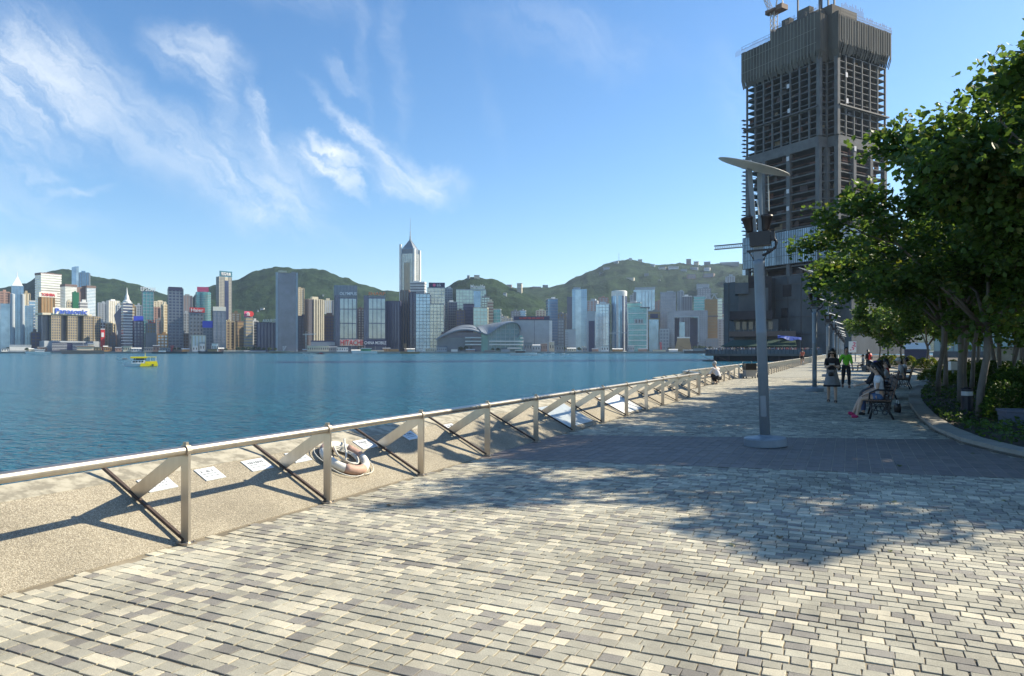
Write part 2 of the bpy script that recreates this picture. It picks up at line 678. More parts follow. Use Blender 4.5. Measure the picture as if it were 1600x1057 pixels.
def lay_setts():
    rng = random.Random(3)
    near = []
    field = MB()
    row = .096
    v = 1.2
    k = 0
    while v < 46:
        u = -6.1 + rng.random() * .2
        wob = rng.random() * 6
        extra = .018 if abs(v - 4.5) < .057 else 0.0
        while u < 13.5:
            r = rng.random()
            ln = .138 if r < .38 else (.118 if r < .74 else .096)
            mid = (u + ln / 2, v + row / 2)
            if mid[0] - ln / 2 > fence_at(mid[1])[0] - .04:
                px, py, d = px_of((mid[0], mid[1], 0))
                if px is not None and -320 < px < 1880 and d > 2.4 and not (BAND_NEAR(mid[0]) < mid[1] < BAND_FAR(mid[0])) and not inside(PLANTER, *mid):
                    cl = noise.noise(Vector((mid[0] * .55, mid[1] * .55, 1.7)))
                    rr = rng.random() + cl * .06
                    m = 0 if rr > .80 else (1 if rr > .50 else (2 if rr > .17 else 3))
                    if m == 0 and rng.random() < .22:
                        m = 4
                    if u < -3 and m == 2 and rng.random() < .3:
                        m = 4 if rng.random() < .4 else 1
                    wv = .007 * math.sin(mid[0] * 1.3 + wob) + .006 * noise.noise(Vector((mid[0] * .8, mid[1] * 3, 5)))
                    zz = -.002 + .003 * noise.noise(Vector((mid[0] * 1.1, mid[1] * 1.1, 9))) + rng.uniform(-.0015, .0015)
                    g = rng.uniform(.003, .005)
                    gy = rng.uniform(.004, .0065)
                    rec = (u + g, v + gy + wv, u + ln - g, v + row - gy - extra + wv, zz, m, d, px, rng.uniform(-.0016, .0016), [rng.uniform(-.0042, .0042) for _ in range(8)])
                    near.append(rec)
            u += ln
        v += row
        k += 1
    inview = [r for r in near if 0 <= r[7] <= 1600 and r[6] > 3.42]
    inview.sort(key=lambda r: r[6])
    pick = set(id(r) for r in inview[:300])
    for r in near:
        x0, y0, x1, y1, zz, m, d, px, tilt, jit = r
        if id(r) in pick:
            b = MB()
            cx, cyy = (x0 + x1) / 2, (y0 + y1) / 2
            chamfer_block(b, x0 - cx, y0 - cyy, x1 - cx, y1 - cyy, -.05, zz, 0, tilt=tilt, jit=jit)
            b.build('paver', STONE[m], pavement, loc=(cx, cyy, 0))
        else:
            if d < 9:
                chamfer_block(field, x0, y0, x1, y1, -.03, zz, m, tilt=tilt, jit=jit)
            else:
                field.box(x0, y0, -.03, x1, y1, zz, m, False)
    field.build('pavers', STONE, pavement, kind='stuff')


lay_setts()


def lay_band():
    """the band of purple-brown clay tiles across the promenade"""
    rng = random.Random(5)
    M = [mat('clay_tile_purple', (.19, .158, .142), rough=.7, var=.18, scale=8, bump=.12, bscale=70, rnd=.12),
         mat('clay_tile_brown', (.21, .172, .148), rough=.7, var=.18, scale=8, bump=.12, bscale=70, rnd=.12)]
    recs = []
    rows = 11
    w = .16
    n = int(12.5 / w)
    for i in range(n):
        ua, ub = FU - .04 + i * w, FU - .04 + (i + 1) * w
        for r in range(rows):
            f0, f1 = r / rows, (r + 1) / rows
            P = lambda u, f: (u, BAND_NEAR(u) + .004 + (BAND_FAR(u) - BAND_NEAR(u) - .008) * f)
            g = .0045
            a, b, c, d = P(ua + g, f0), P(ub - g, f0), P(ub - g, f1), P(ua + g, f1)
            mid = ((a[0] + c[0]) / 2, (a[1] + c[1]) / 2)
            if inside(PLANTER, *mid):
                continue
            px, py, dd = px_of((mid[0], mid[1], 0))
            z = rng.uniform(-.0012, .0012)
            poly = [(a[0], a[1] + .005), (b[0], b[1] + .005), (c[0], c[1] - .005), (d[0], d[1] - .005)]
            recs.append((dd, px, poly, z, rng.randrange(2)))
    vis = sorted([r for r in recs if 0 < r[1] < 1600], key=lambda r: r[0])
    pick = set(id(r) for r in vis[:300])
    rest = MB()
    for r in recs:
        dd, px, poly, z, m = r
        if id(r) in pick:
            c0 = (sum(p[0] for p in poly) / 4, sum(p[1] for p in poly) / 4)
            b = MB()
            b.prism([(p[0] - c0[0], p[1] - c0[1]) for p in poly], -.04, z)
            b.build('clay_tile', M[m], pavement, loc=(c0[0], c0[1], 0))
        else:
            rest.prism(poly, -.03, z, m)
    rest.build('clay_tiles', M, pavement, kind='stuff')
    mo = MB()
    ue = FU - .04 + n * w
    mo.add([(FU - .04, BAND_NEAR(FU - .04), -.0035), (ue, BAND_NEAR(ue), -.0035), (ue, BAND_FAR(ue), -.0035), (FU - .04, BAND_FAR(FU - .04), -.0035)], [(0, 1, 2, 3)])
    mo.build('tile_mortar', mat('tile_mortar', (.42, .35, .26), rough=.9, var=.3, scale=3), pavement)


lay_band()

# ------------------------------------------------------------------ kerb and planting bed
kerb_m = mat('kerb_granite', (.31, .285, .24), rough=.8, var=.16, scale=2.2, bump=.2, bscale=40)
inner = offset_line(KERB_LEFT, -.36)


def build_kerb():
    rng = random.Random(8)
    kb = MB()
    sub = []
    for i in range(len(KERB_LEFT) - 1):
        a, b, c, d = Vector(KERB_LEFT[i]), Vector(KERB_LEFT[i + 1]), Vector(inner[i + 1]), Vector(inner[i])
        L = (b - a).length
        n = max(1, int(round(L / .95))) if a.y < 60 else 1
        for k in range(n):
            t0, t1 = k / n, (k + 1) / n
            e = .004 / L
            sub.append((a.lerp(b, t0 + e), a.lerp(b, t1 - e), d.lerp(c, t1 - e), d.lerp(c, t0 + e)))
    mb = MB()
    mb.prism([tuple(p) for p in KERB_LEFT] + [tuple(p) for p in reversed(inner)], -.1, .04)
    root = mb.build('kerb', mat('kerb_joint', (.14, .13, .11), rough=.9), kind='structure')
    for s in sub:
        z = .105 + rng.uniform(-.002, .002)
        c0 = sum(s, Vector((0, 0))) / 4
        b = MB()
        b.prism([tuple(p - c0) for p in s], -.02, z)
        b.build('kerb_stone', kerb_m, root, loc=(c0.x, c0.y, 0))


build_kerb()
soil = mat('planting_soil', (.055, .045, .035), rough=.95, var=.4, scale=2.5, bump=.5, bscale=20)


def soil_z(u, v):
    return .07 + .10 * max(0, min(1, (u - 2) / 3)) + .04 * noise.noise(Vector((u * .6, v * .6, 0)))


def build_bed():
    mb = MB()
    idx = {}
    nu, nv = 40, 140
    pts = []
    for j in range(nv + 1):
        v = 9.5 + (300 - 9.5) * (j / nv) ** 2.2
        # left boundary of the bed at this v
        ul = None
        for a, b in zip(inner[:-1], inner[1:]):
            lo, hi = sorted((a[1], b[1]))
            if lo <= v <= hi and abs(b[1] - a[1]) > 1e-6:
                t = (v - a[1]) / (b[1] - a[1])
                x = a[0] + (b[0] - a[0]) * t
                ul = x if ul is None else min(ul, x)
        if ul is None:
            ul = 14
        for i in range(nu + 1):
            u = ul - .05 + (90 - ul) * (i / nu) ** 2
            pts.append((u, v, soil_z(u, v) if u < 40 else .15))
    fs = [(j * (nu + 1) + i, j * (nu + 1) + i + 1, (j + 1) * (nu + 1) + i + 1, (j + 1) * (nu + 1) + i) for j in range(nv) for i in range(nu)]
    mb.add(pts, fs)
    mb.build('planting_bed', soil, kind='structure', smooth=True)


build_bed()

# ------------------------------------------------------------------ sloped sea wall


def aggregate_mat():
    m = bpy.data.materials.new('exposed_aggregate')
    m.use_nodes = True
    N, L = m.node_tree.nodes, m.node_tree.links
    p = N['Principled BSDF']
    p.inputs['Roughness'].default_value = .82
    tc = N.new('ShaderNodeTexCoord')
    vo = N.new('ShaderNodeTexVoronoi')
    vo.inputs['Scale'].default_value = 170
    L.new(tc.outputs['Object'], vo.inputs['Vector'])
    cr = N.new('ShaderNodeValToRGB')
    e = cr.color_ramp.elements
    e[0].position = 0
    e[0].color = (.18, .16, .12, 1)
    e[1].position = 1
    e[1].color = (.52, .46, .35, 1)
    for pos, c in ((.3, (.25, .21, .15, 1)), (.55, (.30, .26, .19, 1)), (.8, (.39, .345, .26, 1))):
        x = e.new(pos)
        x.color = c
    sp = N.new('ShaderNodeSeparateColor')
    L.new(vo.outputs['Color'], sp.inputs[0])
    L.new(sp.outputs[0], cr.inputs['Fac'])
    nz = N.new('ShaderNodeTexNoise')
    nz.inputs['Scale'].default_value = 1.7
    nz.inputs['Detail'].default_value = 6
    L.new(tc.outputs['Object'], nz.inputs['Vector'])
    mr = N.new('ShaderNodeMapRange')
    mr.inputs['From Min'].default_value = .3
    mr.inputs['From Max'].default_value = .7
    mr.inputs['To Min'].default_value = .82
    mr.inputs['To Max'].default_value = 1.12
    L.new(nz.outputs['Fac'], mr.inputs['Value'])
    hs = N.new('ShaderNodeHueSaturation')
    L.new(mr.outputs[0], hs.inputs['Value'])
    L.new(cr.outputs[0], hs.inputs['Color'])
    L.new(hs.outputs[0], p.inputs['Base Color'])
    bp = N.new('ShaderNodeBump')
    bp.inputs['Strength'].default_value = .55
    bp.inputs['Distance'].default_value = .006
    L.new(vo.outputs['Distance'], bp.inputs['Height'])
    bp.invert = True
    L.new(bp.outputs[0], p.inputs['Normal'])
    return m


def stained_cap_mat():
    m = bpy.data.materials.new('stained_coping')
    m.use_nodes = True
    N, L = m.node_tree.nodes, m.node_tree.links
    p = N['Principled BSDF']
    p.inputs['Roughness'].default_value = .8
    tc = N.new('ShaderNodeTexCoord')
    nz = N.new('ShaderNodeTexNoise')
    nz.inputs['Scale'].default_value = 5.5
    nz.inputs['Detail'].default_value = 8
    nz.inputs['Roughness'].default_value = .65
    L.new(tc.outputs['Object'], nz.inputs['Vector'])
    cr = N.new('ShaderNodeValToRGB')
    e = cr.color_ramp.elements
    e[0].position = .42
    e[0].color = (.25, .225, .17, 1)
    e[1].position = .57
    e[1].color = (.45, .41, .315, 1)
    x = e.new(.5)
    x.color = (.37, .335, .255, 1)
    L.new(nz.outputs['Fac'], cr.inputs['Fac'])
    L.new(cr.outputs[0], p.inputs['Base Color'])
    bp = N.new('ShaderNodeBump')
    bp.inputs['Strength'].default_value = .35
    bp.inputs['Distance'].default_value = .01
    L.new(nz.outputs['Fac'], bp.inputs['Height'])
    L.new(bp.outputs[0], p.inputs['Normal'])
    return m


def sweep(mb, prof, line, m=0, closed=True):
    rows = []
    for (off, z) in prof:
        rows.append([(x, y, z) for x, y in offset_line(line, off)])
    n = len(prof)
    b = []
    for i in range(len(line)):
        for r in rows:
            b.append(r[i])
    fs = []
    for i in range(len(line) - 1):
        for k in range(n if closed else n - 1):
            k2 = (k + 1) % n
            fs.append((i * n + k, i * n + k2, (i + 1) * n + k2, (i + 1) * n + k))
    if closed:
        fs.append(tuple(range(n)))
        fs.append(tuple((len(line) - 1) * n + k for k in reversed(range(n))))
    mb.add(b, fs, m)


def fine_line(line, step):
    out = []
    for a, b in zip(line[:-1], line[1:]):
        L = (Vector(b) - Vector(a)).length
        n = max(1, int(L / step))
        for k in range(n):
            t = k / n
            out.append((a[0] + (b[0] - a[0]) * t, a[1] + (b[1] - a[1]) * t))
    out.append(line[-1])
    return out


AGG = aggregate_mat()
wall = thing('sea_wall', 'low sloping sea wall of pebbly concrete with pale coping behind the railing', 'sea wall', (FU, 0, 0))
wl_line = [(x - FU, y) for x, y in FENCE]
mb = MB()
sweep(mb, [(.045, -.2), (.045, .0), (.885, .437), (.885, -3.6)], wl_line)
mb.build('wall_slope', AGG, wall)
mb = MB()
sweep(mb, [(.887, .30), (.887, .440), (1.185, .520), (1.225, .500), (1.225, -3.6), (.887, -3.6)], wl_line)
mb.build('coping', stained_cap_mat(), wall)
plate_m = mat('plate_white_enamel', (.62, .65, .66), rough=.35, var=.06, scale=20)
ink = mat('plate_ink', (.035, .035, .045), rough=.6)
SLANT = math.atan2(.437, .84)


def wall_v(px, u=-5.65):
    k = (px - 800) / F
    return -u * (.9026 + .4305 * k) / (.4305 - .9026 * k)


def notice_plate(v, off, w, h, mt, seed, txt=True, thick=.008):
    """enamel plate screwed on the slope; off = metres from the fence line to its centre"""
    rng = random.Random(seed)
    u0, n2 = fence_at(v)
    z = .437 * (off - .045) / .84
    along = Vector((n2.y, -n2.x, 0))                 # +Y along the wall
    down = Vector((-n2.x * math.cos(SLANT), -n2.y * math.cos(SLANT), -math.sin(SLANT)))
    nor = along.cross(down) * -1
    if nor.z < 0:
        nor = -nor
    c = Vector((u0 + n2.x * off - FU, v + n2.y * off, z)) + nor * (thick / 2 + .002)
    mt4 = Matrix((along, down, nor)).transposed().to_4x4()
    mt4.translation = c
    b = MB()
    b.mbox(mt4, w, h, thick)
    p = b.build('notice_plate', mt, wall)
    if txt:
        # two rows of small strokes: print too small to read in the photograph
        t = MB()
        for row, (hh, n) in enumerate(((.034, 8), (.010, 26), (.010, 22))):
            y = (-.2 + .2 * row) * h
            for i in range(n):
                if rng.random() < .12:
                    continue
                cx = (-.36 + .72 * (i + .5) / n) * w
                cw = .72 / n * w * .7
                for s in range(3 if row == 0 else 1):
                    m2 = mt4 @ Matrix.Translation((cx + rng.uniform(-.2, .2) * cw, y + (s - 1) * hh * .34 if row == 0 else y, thick / 2 + .001))
                    t.mbox(m2, cw * rng.uniform(.5, 1), hh * (.2 if row == 0 else .8), .0012)
                if row == 0:
                    t.mbox(mt4 @ Matrix.Translation((cx + rng.uniform(-.3, .3) * cw, y, thick / 2 + .001)), hh * .16, hh, .0012)
        t.build('lettering', ink, p)
    return p


for i, (px, w) in enumerate(((246, .30), (328, .24), (402, .30), (466, .27), (571, .32), (640, .30), (706, .26))):
    notice_plate(wall_v(px, -5.75), .765, w, .20, plate_m, i)
blue_p = mat('plate_pale_blue', (.40, .43, .43), rough=.3, var=.08, scale=6)
tag(notice_plate(wall_v(872), .50, 1.55, .80, blue_p, 1, txt=False), 'large pale blue sheet on the slope')
tag(notice_plate(wall_v(966, -5.5), .46, 1.9, .78, mat('plate_bright_white', (.75, .75, .72), rough=.4, var=.05), 2, txt=False), 'large white sheet on the slope')

# ------------------------------------------------------------------ railing
steel = mat('brushed_steel', (.50, .45, .385), rough=.34, metal=.92, var=.10, scale=9, stretch=(1, 1, .2))
dull_steel = mat('weathered_steel', (.40, .35, .29), rough=.42, metal=.75, var=.18, scale=6)
POSTS = [-1.4, .45, 2.32, 4.15, 5.92, 7.73, 9.58, 11.43, 13.29, 15.15, 17.02, 18.90, 20.78, 22.66, 24.54, 26.4]
v = 28.2
while v < 46.5:
    POSTS.append(v)
    v += 1.85
v = 49.2
while v < 210:
    POSTS.append(v)
    v += 1.87 if v < 110 else 3.74
railing = thing('railing', 'long stainless steel handrail on flat posts along the sea wall', 'railing', (FU, 0, 0))
mb = MB()
rl = fine_line([(x, y) for x, y in wl_line], 6)
mb.tube([(x, y, .775) for x, y in rl], .039, 14)
mb.build('handrail', steel, railing, smooth=True)


def rail_parts():
    me = {}
    b = MB().box(-.044, -.012, -.02, .044, .012, .75)
    me['post'] = b.mesh('post', steel)
    b = MB()
    b.tube([(0, -.022, 0), (0, .022, 0)], .052, 14)
    b.box(-.02, -.012, .03, .02, .012, .07)
    me['cap'] = b.mesh('cap', dull_steel)
    b = MB()
    b.bar((-.03, 0, .735), (-.665, 0, .335), .125, .012, side=(.53, 0, -.85))
    me['brace'] = b.mesh('brace', steel)
    b = MB()
    b.bar((-.01, 0, .03), (-1.10, 0, .585), .028, .026)
    b.box(-.05, -.03, -.01, .0, .03, .012)
    me['strut'] = b.mesh('strut', mat('rusty_strut', (.085, .06, .048), rough=.65, metal=.2, var=.3, scale=8))
    b = MB().box(-.075, -.05, -.004, .075, .05, .012)
    for x in (-.058, .058):
        for y in (-.034, .034):
            b.lathe([(.010, .012), (.010, .022), (.006, .026)], 6, mat=Matrix.Translation((x, y, 0)))
    me['base_plate'] = b.mesh('base_plate', dull_steel)
    return me


RP = rail_parts()
for i, v in enumerate(POSTS):
    u, n2 = fence_at(v)
    rz = math.atan2(-n2.y, -n2.x)
    p = link('post', RP['post'], railing, (u - FU, v, 0), rz)
    if v < 30:
        link('base_plate', RP['base_plate'], p, (0, 0, 0), 0)
    if v < 75:
        link('cap', RP['cap'], p, (0, 0, .775), 0)
    if v < 120:
        link('brace', RP['brace'], railing, (u - FU, v, 0), rz)
        link('strut', RP['strut'], railing, (u - FU, v, 0), rz)

# ------------------------------------------------------------------ life ring lying against the slope


def life_ring():
    v = wall_v(534, -5.55)
    off = .52
    z = .437 * (off - .045) / .84
    root = thing('life_ring', 'faded red and white life ring with coiled rope leaning behind a railing post', 'life ring', (FU - off, v, z + .068))
    root.rotation_euler = (0, SLANT + .03, 0)
    rr, tr = .265, .053
    white = mat('ring_white', (.66, .63, .56), rough=.6, var=.14, scale=7, bump=.1)
    red = mat('ring_faded_red', (.46, .29, .22), rough=.65, var=.16, scale=7, bump=.1)

    def arc(a0, a1, extra=0.0):
        n = max(4, int((a1 - a0) / 12))
        m = MB()
        m.tube([(rr * math.cos(R(a0 + (a1 - a0) * k / n)), rr * math.sin(R(a0 + (a1 - a0) * k / n)), 0) for k in range(n + 1)], tr + extra, 14)
        return m
    body = MB()
    n = 48
    for i in range(n):
        for j in range(14):
            a, b = 2 * math.pi * i / n, 2 * math.pi * j / 14
            body.v.append(((rr + tr * math.cos(b)) * math.cos(a), (rr + tr * math.cos(b)) * math.sin(a), tr * math.sin(b)))
            body.f.append((i * 14 + j, ((i + 1) % n) * 14 + j, ((i + 1) % n) * 14 + (j + 1) % 14, i * 14 + (j + 1) % 14))
            body.m.append(0)
    body.build('ring', white, root, smooth=True)
    for a, sp_ in ((-48, 62), (78, 48), (196, 30)):
        arc(a, a + sp_, .003).build('band', red, root, smooth=True)
    rope_m = mat('rope_off_white', (.60, .58, .52), rough=.85, var=.15, scale=40)
    rng = random.Random(4)
    rp = MB()
    for k in range(3):
        a0 = rng.uniform(0, 6)
        pts = []
        for i in range(25):
            a = a0 + 2 * math.pi * i / 24
            pts.append((.15 * math.cos(a) * (1 + .1 * k) + .02 * math.sin(3 * a + k), .11 * math.sin(a) * (1 + .08 * k), .02 + .012 * k + .01 * math.sin(2 * a)))
        rp.tube(pts, .009, 6)
    rp.tube([(.12, -.15, .06), (.0, -.02, .085), (-.15, .12, .07), (-.24, .2, .09)], .012, 6)
    rp.build('rope', rope_m, root, smooth=True)
    gl = MB()
    for a in (0, 90, 180, 270):
        pts = [((rr + tr + .012 + .05 * math.sin(math.pi * k / 8)) * math.cos(R(a + 90 * k / 8)), (rr + tr + .012 + .05 * math.sin(math.pi * k / 8)) * math.sin(R(a + 90 * k / 8)), -.02) for k in range(9)]
        gl.tube(pts, .006, 5)
    gl.build('grab_line', rope_m, root, smooth=True)


life_ring()

# ------------------------------------------------------------------ lamp posts
lamp_paint = mat('lamp_blue_grey_paint', (.215, .25, .285), rough=.42, var=.10, scale=2.5, bump=.05)
lamp_pale = mat('lamp_disc_paint', (.50, .50, .47), rough=.5, var=.06, scale=3)
lamp_dark = mat('lamp_dark_housing', (.030, .024, .026), rough=.4, var=.2)


def lamp_proto():
    root = thing('street_lamp', 'blue-grey lamp post with tilted reflector disc, the nearest and largest', 'street lamp', (-1.29, 12.65, 0), group='lamp posts along the promenade')
    MB().lathe([(.335, 0), (.345, .01), (.345, .125), (.325, .145), (.13, .165), (.10, .19)], 40).build('base', lamp_paint, root, smooth=False)
    MB().lathe([(.084, .165), (.084, 1.9), (.086, 1.905), (.086, 1.93), (.084, 1.935), (.088, 3.0), (.094, 3.06), (.094, 3.13), (.05, 3.15)], 24).build('pole', lamp_paint, root, smooth=True)
    dr = MB().box(-.045, -.092, .5, .045, -.080, .85)
    dr.build('service_door', lamp_paint, root)
    for s, top in ((-1, 4.86), (1, 4.62)):
        b = MB()
        b.bar((s * .035, 0, 3.12), (s * .035 + (-.07 if s < 0 else .02), .0, top), .075, .03, side=(1, 0, 0))
        b.build('upright', lamp_paint, root)
    b = MB()
    b.tube([(.19, -.03, 3.95), (.20, -.03, 4.55)], .011, 6)
    b.tube([(.03, -.06, 3.9), (.02, -.06, 4.15)], .011, 6)
    b.build('rod', lamp_pale, root)
    # reflector disc, tilted down to the right
    tilt = Matrix.Translation((-.03, 0, 4.74)) @ Matrix.Rotation(YAW - R(19), 4, 'Z') @ Matrix.Rotation(R(7.5), 4, 'X') @ Matrix.Rotation(R(20), 4, 'Y')
    MB().lathe([(.02, -.05), (.35, -.038), (.60, -.006), (.61, .0), (.60, .008), (.3, .02), (.02, .024)], 48, mat=tilt).build('reflector_disc', lamp_pale, root, smooth=True)
    for x, a in ((-.125, -9), (.125, 7)):
        mt4 = Matrix.Translation((x, -.04, 3.62)) @ Matrix.Rotation(R(a), 4, 'Y')
        MB().lathe([(.045, 0), (.058, .03), (.085, .22), (.10, .235), (.10, .265), (.08, .27)], 18, mat=mt4).build('spotlight', lamp_dark, root, smooth=True)
    bx = MB()
    bx.box(-.13, -.09, 3.38, .20, .09, 3.62)
    bx.box(.20, -.07, 3.46, .27, .07, 3.60)
    bx.build('gear_box', lamp_dark, root)
    br = MB()
    br.bar((-.19, 0, 3.31), (.24, 0, 3.31), .05, .03)
    br.bar((-.16, 0, 3.31), (-.06, 0, 3.13), .02, .02)
    br.bar((.16, 0, 3.31), (.07, 0, 3.13), .02, .02)
    br.build('bracket', lamp_dark, root)
    MB().tube([(.25, 0, 3.50), (.29, 0, 3.42), (.27, 0, 3.34), (.18, 0, 3.27), (.06, 0, 3.22)], .022, 8).build('cable', lamp_dark, root, smooth=True)
    return root


lamp = lamp_proto()
lamp.rotation_euler = (0, R(-1.9), 0)
LAMP_LABELS = ['second lamp post from the photographer, beside the woman in the grey dress', 'third lamp post, just beyond the one by the walking woman',
               'fourth lamp post in the receding row, behind the person in green', 'fifth lamp post in the receding row beside the trees',
               'sixth lamp post of the receding row, thin in the distance', 'seventh lamp post of the row, near the far end of the trees',
               'eighth lamp post of the row, tiny before the wrapped podium', 'ninth lamp post of the row, at the farthest visible end']
for k, lb in enumerate(LAMP_LABELS):
    copy_tree(lamp, (-1.27 + .012 * k, 30.6 + 18 * k, 0), 0, 1, lb)
# ------------------------------------------------------------------ far shore land and hills
LAND_Z = 0.6
shore_m = mat('quay_concrete', (.30, .28, .25), rough=.9, var=.25, scale=.05)
mb = MB()
poly = [c2w(-900, 1452), c2w(500, 1452), c2w(520, 1440), c2w(900, 1440), c2w(1500, 1440), c2w(1700, 4600), c2w(-900, 4600)]
mb.prism([(p.x, p.y) for p in poly], WATER_Z - .4, LAND_Z)
mb.build('far_shore', shore_m, kind='structure')

forest = None


def forest_mat():
    m = bpy.data.materials.new('forested_slope')
    m.use_nodes = True
    N, L = m.node_tree.nodes, m.node_tree.links
    p = N['Principled BSDF']
    p.inputs['Roughness'].default_value = .95
    p.inputs['Specular IOR Level'].default_value = .1
    tc = N.new('ShaderNodeTexCoord')
    nz = N.new('ShaderNodeTexNoise')
    nz.inputs['Scale'].default_value = .016
    nz.inputs['Detail'].default_value = 12
    nz.inputs['Roughness'].default_value = .7
    L.new(tc.outputs['Object'], nz.inputs['Vector'])
    cr = N.new('ShaderNodeValToRGB')
    e = cr.color_ramp.elements
    e[0].position = .38
    e[0].color = (.010, .026, .014, 1)
    e[1].position = .64
    e[1].color = (.042, .078, .034, 1)
    L.new(nz.outputs['Fac'], cr.inputs['Fac'])
    L.new(cr.outputs[0], p.inputs['Base Color'])
    vo = N.new('ShaderNodeTexNoise')
    vo.inputs['Scale'].default_value = .07
    vo.inputs['Detail'].default_value = 6
    vo.inputs['Roughness'].default_value = .75
    L.new(tc.outputs['Object'], vo.inputs['Vector'])
    bp = N.new('ShaderNodeBump')
    bp.inputs['Strength'].default_value = .9
    bp.inputs['Distance'].default_value = 14
    L.new(vo.outputs['Fac'], bp.inputs['Height'])
    L.new(bp.outputs[0], p.inputs['Normal'])
    return m


FOREST = forest_mat()


def interp(tbl, x):
    if x <= tbl[0][0]:
        return tbl[0][1]
    for (a, ya), (b, yb) in zip(tbl[:-1], tbl[1:]):
        if x <= b:
            t = (x - a) / (b - a)
            t = t * t * (3 - 2 * t) * .5 + t * .5
            return ya + (yb - ya) * t
    return tbl[-1][1]


HILLS = {}


def hill(name, tbl, d_ridge, d_front, d_back, seed):
    px0, px1 = tbl[0][0], tbl[-1][0]
    nx = int((px1 - px0) / 3)
    nd = 46
    vs, fs = [], []

    def height(px, d):
        ridge = (HORIZ - interp(tbl, px)) / F * d_ridge
        t = (d - d_front) / (d_ridge - d_front) if d < d_ridge else 1 - (d - d_ridge) / (d_back - d_ridge) * .8
        t = max(0, min(1, t))
        s = t ** .85 if d < d_ridge else t
        w = c2w(px, d)
        q = Vector((w.x, w.y, seed * 100))
        n = noise.fractal(q * .0016, 1.0, 2.1, 6) * .30 + noise.noise(q * .006) * .08
        bump = (1 - abs(2 * t - 1)) if d < d_ridge else (1 - t)
        z = ridge * (s + n * bump * .9)
        if d > d_ridge - 1 and d < d_ridge + 1:
            z = ridge
        z += (noise.noise(q * .012) * 9 + noise.noise(q * .03) * 5 + noise.noise(q * .09) * 3.0) * min(1, t * 3)
        return max(0, z) + .3
    for j in range(nd + 1):
        if j <= 32:
            d = d_front + (d_ridge - d_front) * j / 32
        else:
            d = d_ridge + (d_back - d_ridge) * (j - 32) / (nd - 32)
        for i in range(nx + 1):
            px = px0 + (px1 - px0) * i / nx
            w = c2w(px, d, height(px, d))
            vs.append(w)
    for j in range(nd):
        for i in range(nx):
            a = j * (nx + 1) + i
            fs.append((a, a + 1, a + nx + 2, a + nx + 1))
    mb = MB()
    mb.add(vs, fs)
    mb.build(name, FOREST, kind='structure', smooth=True)
    HILLS[name] = (height, d_front, d_ridge)
    return height


hill('hill', [(-160, 500), (-60, 470), (0, 451), (40, 443), (62, 429), (78, 423), (95, 421), (112, 424), (150, 433), (180, 437), (215, 445), (262, 462), (300, 484), (350, 512)], 3300, 2500, 3900, 1)
h2 = hill('wooded_hill', [(235, 520), (290, 470), (322, 448), (365, 436), (400, 424), (430, 419), (470, 419.5), (505, 423), (540, 434), (570, 445), (600, 453), (645, 462), (700, 478), (780, 505)], 2950, 2150, 3600, 2)
h3 = hill('small_wooded_hill', [(640, 500), (668, 462), (700, 445), (718, 436), (745, 430.5), (768, 435), (800, 450), (835, 462), (880, 490)], 2550, 2150, 2900, 3)
h4 = hill('mountain', [(720, 490), (775, 456), (800, 449), (832, 449), (858, 450), (880, 443), (900, 434), (920, 424), (950, 412), (985, 405), (1005, 409), (1030, 413), (1062, 411), (1095, 414), (1130, 411), (1170, 413), (1220, 418), (1300, 430), (1450, 470), (1600, 500)], 3500, 2250, 4300, 4)

# ------------------------------------------------------------------ building kit
pal = {}


def wallm(name, rgb, k=.55, rough=.8, var=.10):
    """façade finish from an sRGB colour, brought down to a real-world albedo"""
    c = lin(*rgb)
    return mat(name, tuple(x * k for x in c), rough=rough, var=var, scale=.08)


G_BLUE = glassy('glass_blue', (.26, .40, .56), metal=.55, rough=.16)
G_PALE = glassy('glass_pale_blue', (.42, .55, .66), metal=.5, rough=.2)
G_DARK = glassy('glass_dark', (.03, .035, .06))
G_NAVY = glassy('glass_navy', (.055, .07, .14), metal=.25, rough=.2)
G_TEAL = glassy('glass_teal', (.11, .30, .33), metal=.4, rough=.2)
G_GOLD = glassy('glass_gold_grey', (.60, .58, .50), metal=.5, rough=.22)
G_GREEN = glassy('glass_pale_green', (.58, .70, .62), metal=.4, rough=.3)
G_GREY = glassy('glass_grey', (.22, .235, .29), metal=.35, rough=.25)
W_BEIGE = wallm('render_beige', (214, 196, 160))
W_CREAM = wallm('render_cream', (236, 226, 200), .68)
W_WHITE = wallm('render_white', (240, 240, 236), .78)
W_TAN = wallm('render_tan', (198, 168, 124))
W_GREY = wallm('render_grey', (170, 172, 176))
W_DGREY = wallm('render_dark_grey', (124, 128, 140), .6)
W_BROWN = wallm('render_brown', (150, 128, 122))
W_PINK = wallm('render_pink', (206, 168, 152))
W_PALE = wallm('render_pale_blue_grey', (196, 206, 214), .62)
W_GREEN = wallm('netting_green', (40, 140, 100), .6)
W_OCHRE = wallm('render_ochre', (206, 160, 104))
W_STEEL = wallm('cladding_steel', (150, 160, 172), .6, rough=.45)
W_NAVY = wallm('cladding_navy', (78, 80, 120), .55)
W_PURPLE = wallm('cladding_purple_grey', (110, 104, 134), .6)
S_RED = mat('sign_red', (.62, .03, .03), rough=.5, var=.03)
S_BLUE = mat('sign_blue', (.03, .06, .52), rough=.5, var=.03)
S_WHITE = mat('sign_white', (.82, .82, .82), rough=.5, var=.02)
S_PINK = mat('sign_pink', (.75, .10, .22), rough=.5, var=.03)
S_TEAL = mat('sign_teal', (.04, .16, .22), rough=.5, var=.05)
S_NAVY = mat('sign_navy', (.02, .02, .08), rough=.5, var=.05)
S_ORANGE = mat('sign_orange', (.70, .17, .06), rough=.5, var=.03)
S_PBLUE = mat('sign_letter_blue', (.05, .11, .55), rough=.5, var=.03)
